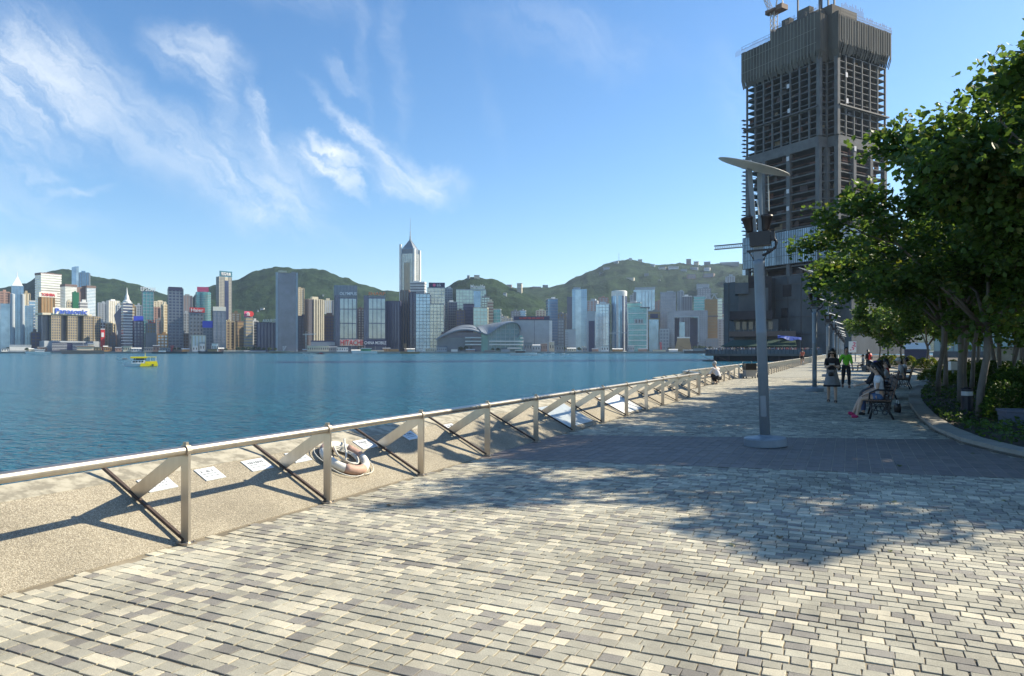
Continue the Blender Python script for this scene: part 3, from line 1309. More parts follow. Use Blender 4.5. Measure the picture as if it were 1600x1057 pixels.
S_CREAM = mat('sign_cream', (.78, .74, .62), rough=.6, var=.04)


class Bld:
    """one building: root Empty on the far shore, parts in metres in its own frame, x along its front, -y towards the harbour"""
    def __init__(s, name, label, px0, px1, D, cat='building', yaw=0.0, ratio=.8, group=None, z0=LAND_Z):
        s.pxc, s.D = (px0 + px1) / 2, D
        s.phi = math.atan((s.pxc - 800) / F)
        s.m = D * math.cos(s.phi) / F
        th = R(yaw)
        W = (px1 - px0) * s.m
        s.w = W / (math.cos(th) + ratio * abs(math.sin(th)))
        s.dp = s.w * ratio
        s.z0 = z0
        loc = c2w(s.pxc, D, z0)
        s.root = thing(name, label, cat, loc, YAW - s.phi + th, group)

    def X(s, px):
        return (px - s.pxc) * s.m

    def Z(s, py):
        return EYE + (HORIZ - py) / F * s.D - s.z0

    def box(s, name, mt, x0, x1, y0, y1, z0, z1, parent=None, kind=None, bottom=False):
        return MB().box(x0, y0, z0, x1, y1, z1, bottom=bottom).build(name, mt, parent or s.root, kind=kind)

    def pbox(s, name, mt, pxa, pxb, pya, pyb, y0=None, y1=None, parent=None, kind=None):
        y0 = -s.dp / 2 if y0 is None else y0
        y1 = s.dp / 2 if y1 is None else y1
        return s.box(name, mt, s.X(pxa), s.X(pxb), y0, y1, max(0, s.Z(pyb)), s.Z(pya), parent, kind, True)


def facade(mb, x0, x1, y0, y1, z0, z1, fh=3.6, sw=1.2, bay=4.0, pw=.9, out=.35, slabs=True, fins=True, m=0):
    """floor edges and piers standing proud of a body, so that windows sit back between them"""
    if slabs:
        n = max(1, int((z1 - z0) / fh))
        fh = (z1 - z0) / n
        for k in range(n + 1):
            z = z0 + k * fh
            mb.box(x0 - out, y0 - out, z - sw / 2, x1 + out, y1 + out, z + sw / 2, m)
    if fins:
        o2 = out + .12
        n = max(1, int(round((x1 - x0) / bay)))
        for k in range(n + 1):
            x = x0 + (x1 - x0) * k / n
            mb.box(x - pw / 2, y0 - o2, z0, x + pw / 2, y0 + .1, z1, m, False)
        n = max(1, int(round((y1 - y0) / bay)))
        for k in range(n + 1):
            y = y0 + (y1 - y0) * k / n
            for xx in (x0, x1):
                mb.box(xx - o2 if xx == x0 else xx - .1, y - pw / 2, z0, xx + .1 if xx == x0 else xx + o2, y + pw / 2, z1, m, False)


STY = {  # floor height, slab, bay, pier, slabs?, fins?
    'grid': (6.4, 2.3, 6.6, 2.1, True, True),
    'fine': (5.6, 1.8, 5.4, 1.2, True, True),
    'bands': (6.6, 3.0, 9, .8, True, False),
    'fins': (4, 1, 6.4, 2.4, False, True),
    'thin': (7.2, .9, 8.0, .7, True, True),
    'lines': (7.0, 1.4, 9, .3, True, False),
    'flats': (5.8, 1.9, 8.5, 3.8, True, True),
}
_rng = random.Random(21)


def block(name, label, px0, px1, ytop, D, body, trim=None, style='grid', yaw=0, ratio=.8, roof='plant', cap=None, ybase=None, group=None, z0=LAND_Z, cat='building', H=None):
    b = Bld(name, label, px0, px1, D, cat, yaw, ratio, group, z0)
    zt = H if H else b.Z(ytop)
    zb = 0
    w, dp = b.w / 2, b.dp / 2
    b.box('body', body, -w, w, -dp, dp, 0, zt)
    if trim is not None and style:
        fh, sw, bay, pw, sl, fi = STY[style]
        mb = MB()
        facade(mb, -w, w, -dp, dp, min(6, zt * .1), zt - .6, fh, sw, bay, pw, slabs=sl, fins=fi)
        mb.build('facade_grid', trim, b.root, kind='stuff')
    rm = cap or trim or body
    pr = MB()
    pr.box(-w - .3, -dp - .3, zt - .4, w + .3, dp + .3, zt + 1.2)
    pr.build('parapet', rm, b.root)
    if roof == 'plant':
        k = _rng.uniform(.25, .5)
        x = _rng.uniform(-.3, .3) * w
        b.box('plant_room', rm, x - w * k, x + w * k, -dp * .5, dp * .5, zt + 1.2, zt + 1.2 + _rng.uniform(2.5, 6))
    b.zt = zt
    return b


def sign(b, text, board, letters, pxa, pxb, pya, pyb, yf=None, frame=True, pad=.12, thick=1.2):
    """a rooftop sign: board or open frame, and its lettering"""
    yf = -b.dp / 2 - .6 if yf is None else yf
    x0, x1, z0, z1 = b.X(pxa), b.X(pxb), b.Z(pyb), b.Z(pya)
    if board is not None:
        s = b.box('sign', board, x0, x1, yf, yf + thick, z0, z1, bottom=True)
    else:
        mb = MB()
        n = max(2, int((x1 - x0) / 5))
        for i in range(n + 1):
            x = x0 + (x1 - x0) * i / n
            mb.bar((x, yf + .7, z0 - 1.5), (x, yf + .7, z1), .25, .25)
        mb.bar((x0, yf + .7, z0), (x1, yf + .7, z0), .3, .3)
        s = mb.build('sign', W_GREY, b.root)
    if text:
        h = (z1 - z0) * (1 - 2 * pad)
        w = (x1 - x0) * (1 - 2 * pad * .6)
        put_text(text, letters, s, (x0 + x1) / 2, yf - .15, z0 + (z1 - z0) * pad, h, w)
    return s


def mast(b, x, y, z0, z1, r=.5, name='mast', mt=None):
    return MB().tube([(x, y, z0), (x, y, z0 + (z1 - z0) * .6), (x, y, z1)], [r, r * .6, r * .2], 6).build(name, mt or W_WHITE, b.root)


# ------------------------------------------------------------------ skyline, left third
# pyramid-topped glass tower at the left edge
b = Bld('pyramid_roof_tower', 'blue glass tower with white pyramid roof and spire at the left edge', 13, 52, 1520, yaw=0, ratio=.8)
b.pbox('core', G_BLUE, 18, 37, 448, 552, -14, 20)
b.pbox('wing', G_PALE, 1, 17, 476, 552, -12, 16)
b.pbox('wing', G_BLUE, 38, 52, 478, 552, -12, 16)
for pa, pb in ((16, 23.5), (32, 38.5)):
    mb = MB()
    mb.lathe([(b.m * (pb - pa) / 2, 0), (b.m * (pb - pa) / 2, b.Z(461)), (.5, b.Z(460))], 14, mat=Matrix.Translation((b.X((pa + pb) / 2), -15, 0)))
    mb.build('corner_column', W_PALE, b.root, smooth=False)
mb = MB()
x0, x1, zb, za = b.X(19), b.X(36), b.Z(448), b.Z(433)
mb.add([(x0, -14, zb), (x1, -14, zb), (x1, 16, zb), (x0, 16, zb), ((x0 + x1) / 2 - 1, 0, za), ((x0 + x1) / 2 + 1, 0, za)], [(0, 1, 5, 4), (1, 2, 5), (2, 3, 4, 5), (3, 0, 4)])
mb.build('pyramid_roof', W_WHITE, b.root)
mast(b, b.X(27), 0, b.Z(434), b.Z(424), .9)
facade_m = MB()
facade(facade_m, b.X(18), b.X(37), -14, 20, 4, b.Z(449), 4, .5, 5, .4)
facade(facade_m, b.X(38), b.X(52), -12, 16, 4, b.Z(479), 4, .5, 5, .4)
facade_m.build('facade_grid', W_STEEL, b.root, kind='stuff')

block('brown_block', 'dark brown block peeping out behind the pyramid-roofed tower', -4, 15, 457, 1700, W_BROWN, W_PINK, 'flats', yaw=12)
block('cream_slab', 'narrow cream slab squeezed right of the pyramid-roofed tower', 36, 47, 459, 1700, W_CREAM, W_BEIGE, 'fins', yaw=15)
block('white_edged_tower', 'thin glass tower outlined in white left of the blue lettered roof', 45, 55, 471, 1600, G_BLUE, W_WHITE, 'lines', yaw=8, roof=None)
# hotel with brown crown behind the red-lettered block
b = block('banded_hotel', 'tall white banded hotel with brown roof edge behind the red lettered sign', 55, 96, 430, 1900, G_GOLD, W_WHITE, 'bands', yaw=26, ratio=.6, cap=W_BROWN)
b.pbox('crown', W_BROWN, 57, 94, 428, 431.5)
b = block('orange_striped_block', 'tan block with orange window stripes under a red lettered sign', 60, 85, 465, 1640, W_TAN, W_OCHRE, 'fins', yaw=18, cap=W_CREAM)
sign(b, 'TOSHIBA', S_CREAM, S_RED, 58, 87.5, 457.5, 465, pad=.2)
b = Bld('twin_crown_hotel', 'wide twin-winged hotel with brown crown and recessed middle', 97, 149, 1880, yaw=22, ratio=.5)
for pa, pb, bm in ((98, 117, G_GOLD), (134, 149, G_PALE)):
    b.pbox('wing', bm, pa, pb, 448, 552, -10, 20)
    b.pbox('crown', W_BROWN, pa - .6, pb + .6, 446, 449.5, -11, 21)
b.pbox('middle_wing', W_BROWN, 117, 134, 449, 552, -2, 22)
mb = MB()
for pa, pb in ((98, 117), (134, 149)):
    facade(mb, b.X(pa), b.X(pb), -10, 20, 4, b.Z(450), 3.8, 1.6, 8, 1, fins=False)
mb.build('facade_grid', W_WHITE, b.root, kind='stuff')
b = Bld('curved_top_tower', 'slender blue tower with a sloping curved top above the hill ridge', 112, 123, 2350, yaw=0)
mb = MB()
zt = [b.Z(419 - 2.0 * math.sin(k / 8 * 1.57)) for k in range(9)]
xs = [b.X(112 + 11 * k / 8) for k in range(9)]
for k in range(8):
    mb.add([(xs[k], -16, 0), (xs[k + 1], -16, 0), (xs[k + 1], 16, 0), (xs[k], 16, 0), (xs[k], -16, zt[k]), (xs[k + 1], -16, zt[k + 1]), (xs[k + 1], 16, zt[k + 1]), (xs[k], 16, zt[k])],
           [(0, 1, 5, 4), (1, 2, 6, 5), (2, 3, 7, 6), (3, 0, 4, 7), (4, 5, 6, 7)])
mb.build('body', G_BLUE, b.root)
b.pbox('glass_edge', G_PALE, 119, 122.5, 419, 552, -16.4, -15)
block('blue_far_tower', 'broad blue glass tower above the ridge, right of the curved-top one', 124, 141, 427, 2380, G_BLUE, W_STEEL, 'fins', yaw=-10, cap=G_BLUE)
block('green_netted_tower', 'slim tower wrapped in green construction netting', 112.5, 123.5, 458, 1700, W_GREEN, None, None, yaw=10, roof='plant')
block('grey_infill_block', 'low grey balcony block right of the green netted tower', 123, 137, 473, 1690, W_GREY, W_WHITE, 'bands', yaw=12)
block('white_crane_block', 'pale block left of the green netted tower', 104, 113, 472, 1720, W_GREY, W_CREAM, 'grid', yaw=10)
# long block with the blue letters
b = Bld('ribbed_long_block', 'long tan block of ribbed bays with big blue letters along its roof', 63, 157, 1540, yaw=20, ratio=.3)
b.pbox('rear_body', W_DGREY, 64, 156, 493, 552, -2, 24)
for pa, pb in ((74.5, 89), (101, 116), (127.5, 143), (145, 156)):
    o = b.pbox('bay', W_DGREY, pa, pb, 494, 534, -16, -1)
    mb = MB()
    facade(mb, b.X(pa), b.X(pb), -16, -1, 20, b.Z(495), 5.6, 1.7, 4.6, 1.4)
    mb.build('window_grid', W_BEIGE, o, kind='stuff')
for pa, pb in ((63, 74), (89.5, 100.5), (116.5, 127)):
    mb = MB()
    facade(mb, b.X(pa), b.X(pb), -5, -1.9, 20, b.Z(495), 3.4, 1.0, 3.4, .6, fins=True)
    mb.build('recess', G_GREY, b.root, kind='stuff')
b.pbox('podium', W_PALE, 62, 157, 533.5, 552, -20, 24)
b.pbox('roof_slab', W_CREAM, 60, 141, 491, 494, -17, 24)
sign(b, 'Panasonic', S_CREAM, S_PBLUE, 76, 136, 482.5, 492.5, yf=-19, pad=.1)
b = block('striped_podium', 'low podium with violet and white stripes on the waterfront under the ribbed block', 82, 136, 536.5, 1490, W_NAVY, None, None, ratio=.25, roof=None)
mb = MB()
for k in range(5):
    z = 3 + k * 3.1
    mb.box(-b.w / 2 - .5, -b.dp / 2 - .6, z, -b.w * .08, -b.dp / 2 + .2, z + 1.1)
    mb.box(b.w * .08, -b.dp / 2 - .6, z, b.w / 2 + .5, -b.dp / 2 + .2, z + 1.1)
mb.build('stripe', W_WHITE, b.root)
block('purple_block', 'dark purple block on the waterfront left of the striped podium', 49, 63, 520, 1500, W_PURPLE, W_BROWN, 'grid', ratio=.5)
block('white_pavilion', 'low white pavilion under the left glass tower', 15, 49, 540, 1475, W_WHITE, W_PALE, 'bands', ratio=.3, roof=None)
block('brown_windowed_block', 'brown block with white windows right of the ribbed block', 155, 165, 504, 1620, W_BROWN, W_WHITE, 'grid', yaw=10)
b = block('red_panel_block', 'narrow red and white advertising block by the shore', 157, 164, 515, 1560, S_RED, S_WHITE, None, yaw=8, roof=None)
b.pbox('white_panel', S_WHITE, 158, 162, 520, 527, -b.dp / 2 - .5, -b.dp / 2)
block('pale_blue_flats', 'pale blue-grey apartments below the left hill', 152, 167, 474, 2200, W_GREY, W_PALE, 'flats', yaw=8)
b = block('white_flats', 'sunlit white apartment towers in front of the left hill', 166, 187, 471, 2150, W_CREAM, W_WHITE, 'fins', yaw=22, ratio=.6)
block('grey_hill_flats', 'grey apartment block behind the spired tower', 181, 192, 478, 2100, W_DGREY, W_PALE, 'flats', yaw=14)
block('stepped_tan_block', 'stepped tan block in front of the white apartments', 165, 180, 506, 1600, W_BEIGE, W_CREAM, 'flats', yaw=24)
block('shadowed_block', 'small block in deep shade left of the spired tower', 171, 183, 524, 1560, W_DGREY, W_BROWN, 'grid', yaw=-14)
# blue sail tower
b = Bld('sail_tower', 'dark blue wedge of glass leaning beside the spired tower', 178, 191, 1590, yaw=0)
mb = MB()
pts = [(b.X(178), b.Z(493)), (b.X(191), b.Z(478)), (b.X(191), 0), (b.X(181), 0), (b.X(184), b.Z(520))]
mb.add([(x, -12, z) for x, z in pts] + [(x, 12, z) for x, z in pts], [(4, 3, 2, 1, 0), (5, 6, 7, 8, 9)] + [(i, (i + 1) % 5, 5 + (i + 1) % 5, 5 + i) for i in range(5)])
mb.build('body', G_NAVY, b.root)
# spired tower
b = Bld('spired_tower', 'dark banded office tower with a white cone spire', 189.5, 207, 1540, yaw=16, ratio=.8)
w, dp, zt = b.w / 2, b.dp / 2, b.Z(474)
b.box('body', G_NAVY, -w, w, -dp, dp, 0, zt)
mb = MB()
facade(mb, -w, w * .98, -dp, dp, 5, zt, 6.0, 2.0, 9, 1, fins=False)
mb.build('floor_bands', W_WHITE, b.root, kind='stuff')
MB().lathe([(w * .95, 0), (w * .9, 4), (w * .55, 7), (w * .45, 13), (w * .22, 19), (.3, 34)], 16, mat=Matrix.Translation((0, 0, zt))).build('spire', W_WHITE, b.root, smooth=False)
block('cream_neighbour', 'slim cream block touching the spired tower on its right', 205, 212, 480, 1600, W_CREAM, W_TAN, 'grid', yaw=14)
b = block('blue_sign_tower', 'grey glass tower with a blue roof sign', 207, 224, 502, 1560, G_GREY, W_PURPLE, 'grid', yaw=10)
sign(b, None, S_BLUE, S_WHITE, 207.5, 223, 494.5, 502)
block('blue_rear_block', 'blue-grey block behind the blue-signed tower', 209, 221, 478, 1900, W_STEEL, W_PALE, 'grid', yaw=6)
b = block('mottled_teal_tower', 'mottled teal glass tower with large white roof letters', 222, 240, 456, 1640, G_TEAL, W_PALE, 'thin', yaw=5, roof=None)
sign(b, 'EPSON', None, S_WHITE, 219, 242, 449.5, 456, pad=.02)
block('rust_block', 'pinkish brown block right of the mottled teal tower', 239, 250, 481, 1750, W_BROWN, W_PINK, 'flats', yaw=12, roof=None)
b = block('red_letter_block', 'tan block carrying small red roof letters, stepped at its foot', 228, 243, 506, 1560, W_TAN, W_GREY, 'grid', yaw=10)
b.pbox('lower_wing', W_GREY, 226.5, 243.5, 521, 552, -b.dp / 2 - 3, b.dp / 2)
sign(b, 'TCL', None, S_RED, 228, 242, 500, 505.5, pad=.02)
block('yellow_top_block', 'low white block with yellow upper storey near the moored barges', 246, 262, 523, 1510, W_WHITE, W_OCHRE, 'grid', ratio=.5)
block('beige_tower', 'slim beige residential tower left of the dark gridded tower', 252, 263.5, 477, 1600, W_BEIGE, W_CREAM, 'flats', yaw=26)
b = block('dark_gridded_tower', 'tall dark tower with a white window grid and flat brown top', 262, 286, 452, 1560, G_NAVY, W_STEEL, 'grid', yaw=4, roof=None, cap=W_BROWN)
b.pbox('crown', W_NAVY, 263, 284, 449.5, 455, -b.dp / 2 - 1, b.dp / 2)
block('pink_far_flats', 'pinkish far apartment block right of the dark gridded tower', 285, 300, 463, 2150, W_PINK, W_GREY, 'flats', yaw=8)
block('far_cream_row', 'cream apartment row below the ridge left of the dark gridded tower', 238, 259, 472, 2200, W_BEIGE, W_CREAM, 'flats', yaw=16, ratio=.4)
block('grey_gap_block', 'grey block filling the gap below the pinkish flats', 284, 297, 490, 1680, W_GREY, W_PALE, 'grid', yaw=10)
# teal cylinder
b = Bld('teal_round_tower', 'round teal tower with a pink roof sign', 306, 329, 1640)
rad = b.w / 2 * 1.05
MB().lathe([(rad, 0), (rad, b.Z(458)), (rad * .9, b.Z(457))], 28).build('body', G_TEAL, b.root)
mb = MB()
n = int(b.Z(458) / 4)
for k in range(n):
    mb.lathe([(rad + .5, k * 4 + 1), (rad + .5, k * 4 + 2)], 28)
mb.build('floor_rings', W_STEEL, b.root, kind='stuff')
sign(b, None, S_PINK, S_WHITE, 308, 326, 449.5, 457, yf=-rad * .8)
b.pbox('side_core', W_GREY, 304, 309, 462, 552, 2, 14)
b = block('punched_window_block', 'grey-green block with square windows and a red roof sign', 295, 318, 488.5, 1560, W_STEEL, None, None, yaw=4, roof=None)
w, dp = b.w / 2, b.dp / 2
for r in range(7):
    for c in range(4):
        x = -w + b.w * (c + .5) / 4
        z = b.zt - 6 - r * 8.2
        MB().box(x - 1.5, -dp - .25, z - 1.8, x + 1.5, -dp + .1, z + 1.8).build('window', G_DARK, b.root)
sign(b, 'Haier', S_RED, S_WHITE, 295.5, 319.5, 481.5, 489, pad=.16)
b = block('blue_panel_block', 'grey block topped by a square royal blue panel', 316, 332.5, 512, 1530, W_DGREY, W_GREY, 'grid', yaw=4, roof=None)
sign(b, None, S_BLUE, S_WHITE, 316, 332, 502, 512.5)
block('white_ferry_hall', 'low white hall on the quay below the punched window block', 300, 321, 525, 1480, W_WHITE, W_CREAM, 'fins', ratio=.4, roof=None)
# tall white tower with glass stripe
b = Bld('white_striped_tower', 'tall white tower with a blue glass stripe and teal roof sign', 338, 362, 1620, yaw=24, ratio=.5)
w, dp, zt = b.w / 2, b.dp / 2, b.Z(433.5)
b.box('body', W_CREAM, -w, w, -dp, dp, 0, zt)
b.box('glass_stripe', G_NAVY, -w * .1, w * .5, -dp - .6, -dp + .2, b.Z(500), b.Z(439))
mb = MB()
facade(mb, -w, -w * .12, -dp, dp, 5, zt, 3.4, .8, 3.2, .9, out=.25)
facade(mb, w * .52, w, -dp, dp, 5, zt, 3.4, .8, 3.2, .9, out=.25)
mb.build('window_grid', W_GREY, b.root, kind='stuff')
sign(b, '恆隆地產', S_TEAL, S_WHITE, 340, 361.5, 424.5, 433, pad=.2)
b = block('mottled_office', 'mottled glass office with a bright cream top band', 332, 353, 481, 1540, G_GREY, W_STEEL, 'thin', yaw=6, roof=None)
sign(b, None, S_CREAM, S_WHITE, 332, 352, 480, 486.5)
block('brown_stub_block', 'brown block with beige top at the foot of the tall white tower', 351, 366, 503, 1580, W_BROWN, W_BEIGE, 'flats', yaw=14)
b = block('tan_pair_block', 'plain tan block left of the red disc sign', 368, 382, 503, 1560, W_TAN, W_BROWN, 'lines', yaw=20, roof=None)
b = block('red_disc_block', 'tan banded block crowned by a red disc sign', 381, 395, 496, 1540, W_BEIGE, W_GREY, 'bands', yaw=20, roof=None)
b.pbox('sign_panel', S_PINK, 379.5, 388, 487, 495.5, -b.dp / 2 - .6, -b.dp / 2 + .4)
sd = MB().lathe([(b.m * 4.6, -.5), (b.m * 4.6, .5)], 24, mat=Matrix.Translation((b.X(390.5), -b.dp / 2 - 1, b.Z(491))) @ Matrix.Rotation(R(90), 4, 'X')).build('sign_disc', S_RED, b.root)
put_text('信', S_WHITE, sd, b.X(385.5), -b.dp / 2 - 2.2, b.Z(494), b.m * 6)
block('white_capped_block', 'small grey block with a white cap right of the red disc sign', 394, 403, 502, 1570, W_GREY, W_WHITE, 'flats', yaw=10)
b = block('dark_navy_block', 'wide dark navy block with white letters on its roof', 402, 433, 505, 1560, G_NAVY, W_NAVY, 'fins', yaw=0, ratio=.5, roof=None)
sign(b, 'AXA安盛', None, S_WHITE, 410, 432, 498.5, 504.5, pad=.02)
# dark slab with pale edges
b = Bld('dark_slab_tower', 'tall dark slab tower framed by pale vertical edges', 431, 466, 1540, yaw=0, ratio=.6)
b.pbox('body', G_GREY, 434, 463, 428, 552)
for pa, pb in ((431, 434.5), (462.5, 465.5)):
    b.pbox('edge_pier', W_PALE, pa, pb, 427, 552, -b.dp / 2 - .8, b.dp / 2)
b.pbox('roof_rim', W_CREAM, 435, 448, 424.5, 427.5)
b.pbox('roof_rim', W_GREY, 455, 462, 425.5, 428)
mb = MB()
facade(mb, b.X(434.7), b.X(462.3), -b.dp / 2, b.dp / 2, 4, b.Z(429), 3.6, .5, 3.4, .35, out=.2)
mb.build('facade_grid', W_DGREY, b.root, kind='stuff')
block('cream_hill_flats', 'cream flats on the slope behind the dark slab tower', 463, 475, 451, 2200, W_CREAM, W_BEIGE, 'flats', yaw=20)
block('navy_gap_block', 'dark navy block between the dark slab and the striped tan tower', 466, 481, 495, 1600, G_NAVY, W_NAVY, 'grid', yaw=0)
b = block('ribbed_tan_tower', 'tan tower of bright vertical ribs', 476, 504, 469, 1580, W_DGREY, None, None, yaw=26, ratio=.6, roof='plant', cap=W_CREAM)
mb = MB()
for k, (pa, pb) in enumerate(((486.5, 489), (491, 493.5), (495, 497.5), (499, 501), (502, 504.3))):
    b.pbox('rib', W_CREAM, pa, pb, 468.5, 552, -b.dp / 2 - 1.6, -b.dp / 2 + .2)
mb = MB()
facade(mb, b.X(476), b.X(504), -b.dp / 2, b.dp / 2, 4, b.zt, 3.2, .9, 30, .4, out=.3, fins=False)
mb.build('floor_bands', W_BROWN, b.root, kind='stuff')
block('white_ridge_flats', 'white apartment slab alone high on the wooded slope', 506, 519, 446, 2250, W_WHITE, W_CREAM, 'fins', yaw=14, ratio=.5, z0=120, H=42)
block('dark_red_block', 'dark red-brown block left of the first paned office', 505, 523, 494, 1620, W_PURPLE, W_BROWN, 'grid', yaw=0)


# the two paned offices
def paned_office(name, label, px0, px1, ytop, pa, pb, rows, text, letters, slab):
    b = Bld(name, label, px0, px1, 1540, yaw=0, ratio=.6)
    if slab:
        b.pbox('rear_slab', W_STEEL, px0, px1, ytop, 552, 0, b.dp / 2)
        mb = MB()
        facade(mb, b.X(px0), b.X(px1), 0, b.dp / 2, 4, b.Z(ytop), 3.4, .5, 3.0, .8, out=.25, slabs=False)
        mb.build('fins', W_PALE, b.root, kind='stuff')
    b.pbox('front_block', G_NAVY, px0 + 2 if slab else px0, px1 - .5, 463, 552, -b.dp / 2, -.2)
    n = 4
    for r in range(len(rows) - 1):
        for c in range(n):
            xa = pa + (pb - pa) * (c + .08) / n
            xb = pa + (pb - pa) * (c + .92) / n
            b.pbox('pane', glassy('glass_mirror', (.30, .36, .42), rough=.06, metal=.6), xa, xb, rows[r] + .7, rows[r + 1] - .7, -b.dp / 2 - .35, -b.dp / 2 + .1)
    b.pbox('roof_trim', W_GREY, pa, pb, 463, 466, -b.dp / 2 - .5, -b.dp / 2 + 3)
    sign(b, text, None, letters, pa - .5, pb + .5, 457.5, 462.5, pad=.02)
    return b


paned_office('paned_office', 'grey slab office with tall mirrored panes, left of the similar pair', 522, 558, 446, 531, 557, (467, 484, 506, 530), 'OLYMPUS', S_WHITE, True)
paned_office('paned_office', 'navy office with mirrored panes and orange roof letters', 568.5, 602.5, 463, 576, 602, (467, 484, 506, 530), 'SHARP', S_ORANGE, False)
b = Bld('red_billboard', 'long red billboard with white-edged letters at the water', 531, 567, 1500, cat='billboard', ratio=.06)
b.pbox('board', S_CREAM, 531, 566.5, 531, 540.5)
for px in (533, 549, 565):
    b.pbox('post', W_GREY, px, px + .7, 540, 552, 0, 1)
put_text('HITACHI', S_RED, b.root, 0, -b.dp / 2 - .6, b.Z(540), b.Z(531.8) - b.Z(540), b.m * 34)
b = Bld('dark_billboard', 'long dark billboard with white letters at the water', 568, 604.5, 1500, cat='billboard', ratio=.06)
b.pbox('board', S_NAVY, 568, 604.5, 531.5, 541)
for px in (570, 586, 602):
    b.pbox('post', W_GREY, px, px + .7, 541, 552, 0, 1)
put_text('CHINA MOBILE', S_WHITE, b.root, 0, -b.dp / 2 - .6, b.Z(538.5), b.Z(533.5) - b.Z(538.5), b.m * 34)
block('long_ferry_shed', 'long low terminal roof with pale stripes left of the red billboard', 486, 523, 533.5, 1490, W_STEEL, W_NAVY, 'lines', ratio=.4, roof=None)
block('beige_gap_flats', 'beige sliver of flats between the two paned offices', 558, 569, 483, 1700, W_CREAM, W_BROWN, 'flats', yaw=10)
block('dark_blue_slab', 'plain dark blue slab left of the tallest tower', 603, 627, 472, 1600, G_NAVY, W_NAVY, 'fins', yaw=-8, roof=None)
# ------------------------------------------------------------------ the tallest tower
def tall_tower():
    b = Bld('spired_skyscraper', 'tallest skyscraper with gold-grey face, pyramid crown and needle mast', 626, 656, 1800, yaw=-24, ratio=.95)
    w, dp = b.w / 2, b.dp / 2
    zr = b.Z(398)
    zl = b.Z(456)
    b.box('shaft', G_GOLD, -w, w, -dp, dp, 0, zr)
    mb = MB()
    facade(mb, -w, w, -dp, dp, 4, zr, 4.2, .9, 4.4, .8, out=.4)
    mb.build('facade_grid', W_PALE, b.root, kind='stuff')
    for x, y in ((-w, -dp), (w, -dp), (w, dp)):
        b.box('corner_pier', W_WHITE, x - 2.4, x + 2.4, y - 2.4, y + 2.4, 0, zr + (12 if x > 0 else 24), bottom=True)
    b.box('gold_panel', wallm('panel_gold_grey', (206, 190, 160), .6, rough=.3), -w * .45, w * .35, -dp - .9, -dp + .2, 5, b.Z(412))
    b.box('crown_base', W_STEEL, -w * .86, w * .86, -dp * .86, dp * .86, zr, b.Z(391))
    b.box('crown_base', G_BLUE, -w * .78, w * .78, -dp * .78, dp * .78, b.Z(391), b.Z(389))
    z0, z1 = b.Z(391), b.Z(376)
    k = .86
    mb = MB()
    mb.add([(-w * k, -dp * k, z0), (w * k, -dp * k, z0), (w * k, dp * k, z0), (-w * k, dp * k, z0), (-1.5, -1.5, z1), (1.5, -1.5, z1), (1.5, 1.5, z1), (-1.5, 1.5, z1)],
           [(0, 1, 5, 4), (1, 2, 6, 5), (2, 3, 7, 6), (3, 0, 4, 7)])
    mb.build('pyramid_roof', W_STEEL, b.root)
    mb = MB()
    for x, y in ((-w, -dp), (w, -dp), (w, dp), (-w, dp)):
        mb.bar((x * .98, y * .98, z0 - 3), (x * .1, y * .1, z1), .9, .9)
    mb.build('ridge_beams', W_PALE, b.root)
    MB().lathe([(2.6, z1 - 2), (2.6, z1 + 4), (1.8, z1 + 4.5), (1.8, z1 + 11), (1.1, z1 + 12), (1.0, b.Z(362)), (.5, b.Z(361)), (.35, b.Z(341))], 10).build('mast', W_PALE, b.root)


tall_tower()
# ------------------------------------------------------------------ skyline, centre
block('dark_foot_block', 'dark block hiding the foot of the tallest tower', 626, 641, 455, 1650, G_DARK, W_BROWN, 'fins', yaw=-14, roof=None)
block('navy_foot_block', 'navy block right of the dark foot of the tallest tower', 640, 651, 458, 1640, G_NAVY, W_NAVY, 'fins', yaw=-6, roof=None)
block('white_rounded_block', 'white round-cornered block against the tallest tower', 641, 666, 442, 1740, W_GREY, W_WHITE, 'bands', yaw=-10, ratio=.7)
block('blue_mirror_block', 'light blue mirrored block below the white rounded one', 650, 673, 460, 1580, G_PALE, W_STEEL, 'thin', yaw=-4, roof=None)
b = block('dark_sign_tower', 'pale glass tower carrying a dark roof sign with a red disc', 668, 695, 451, 1620, G_GOLD, W_PALE, 'thin', yaw=0, roof=None)
s = sign(b, 'LG', S_NAVY, S_WHITE, 670, 695, 443, 450.5, pad=.24)
s.children[0].scale.x *= .30
s.children[0].location.x += 4.5
MB().lathe([(b.m * 2.3, -.3), (b.m * 2.3, .3)], 20, mat=Matrix.Translation((b.X(678.5), -b.dp / 2 - 1, b.Z(446.8))) @ Matrix.Rotation(R(90), 4, 'X')).build('sign_disc', S_PINK, b.root)
block('olive_mirror_block', 'olive-gold mirrored block in front of the dark-signed tower', 672, 695, 476, 1570, G_GOLD, W_STEEL, 'thin', yaw=-5, roof=None)
block('grey_crowned_tower', 'grey tower with a pale fin crown right of the dark-signed tower', 695, 707, 452, 1700, W_STEEL, W_PALE, 'fine', yaw=0)
block('white_roof_block', 'grey block with a bright white roof edge and violet side', 700, 714, 473, 1620, W_PURPLE, W_GREY, 'fine', yaw=4, cap=W_WHITE)
b = block('green_lettered_tower', 'pale green glass tower with white script letters on its roof', 713, 759, 454, 1680, G_GREEN, W_PALE, 'thin', yaw=0, ratio=.5, roof=None)
b.pbox('upper_block', G_GREEN, 735, 757, 452, 456)
sign(b, 'Manulife', None, S_WHITE, 735, 758, 446, 452, pad=.02)
b.pbox('blue_face', G_BLUE, 740, 751, 456, 482, -b.dp / 2 - .5, -b.dp / 2 + .3)
block('violet_step_block', 'low violet block, the lower step before the green lettered tower', 713, 726, 486, 1590, W_PURPLE, W_BROWN, 'grid', yaw=0)
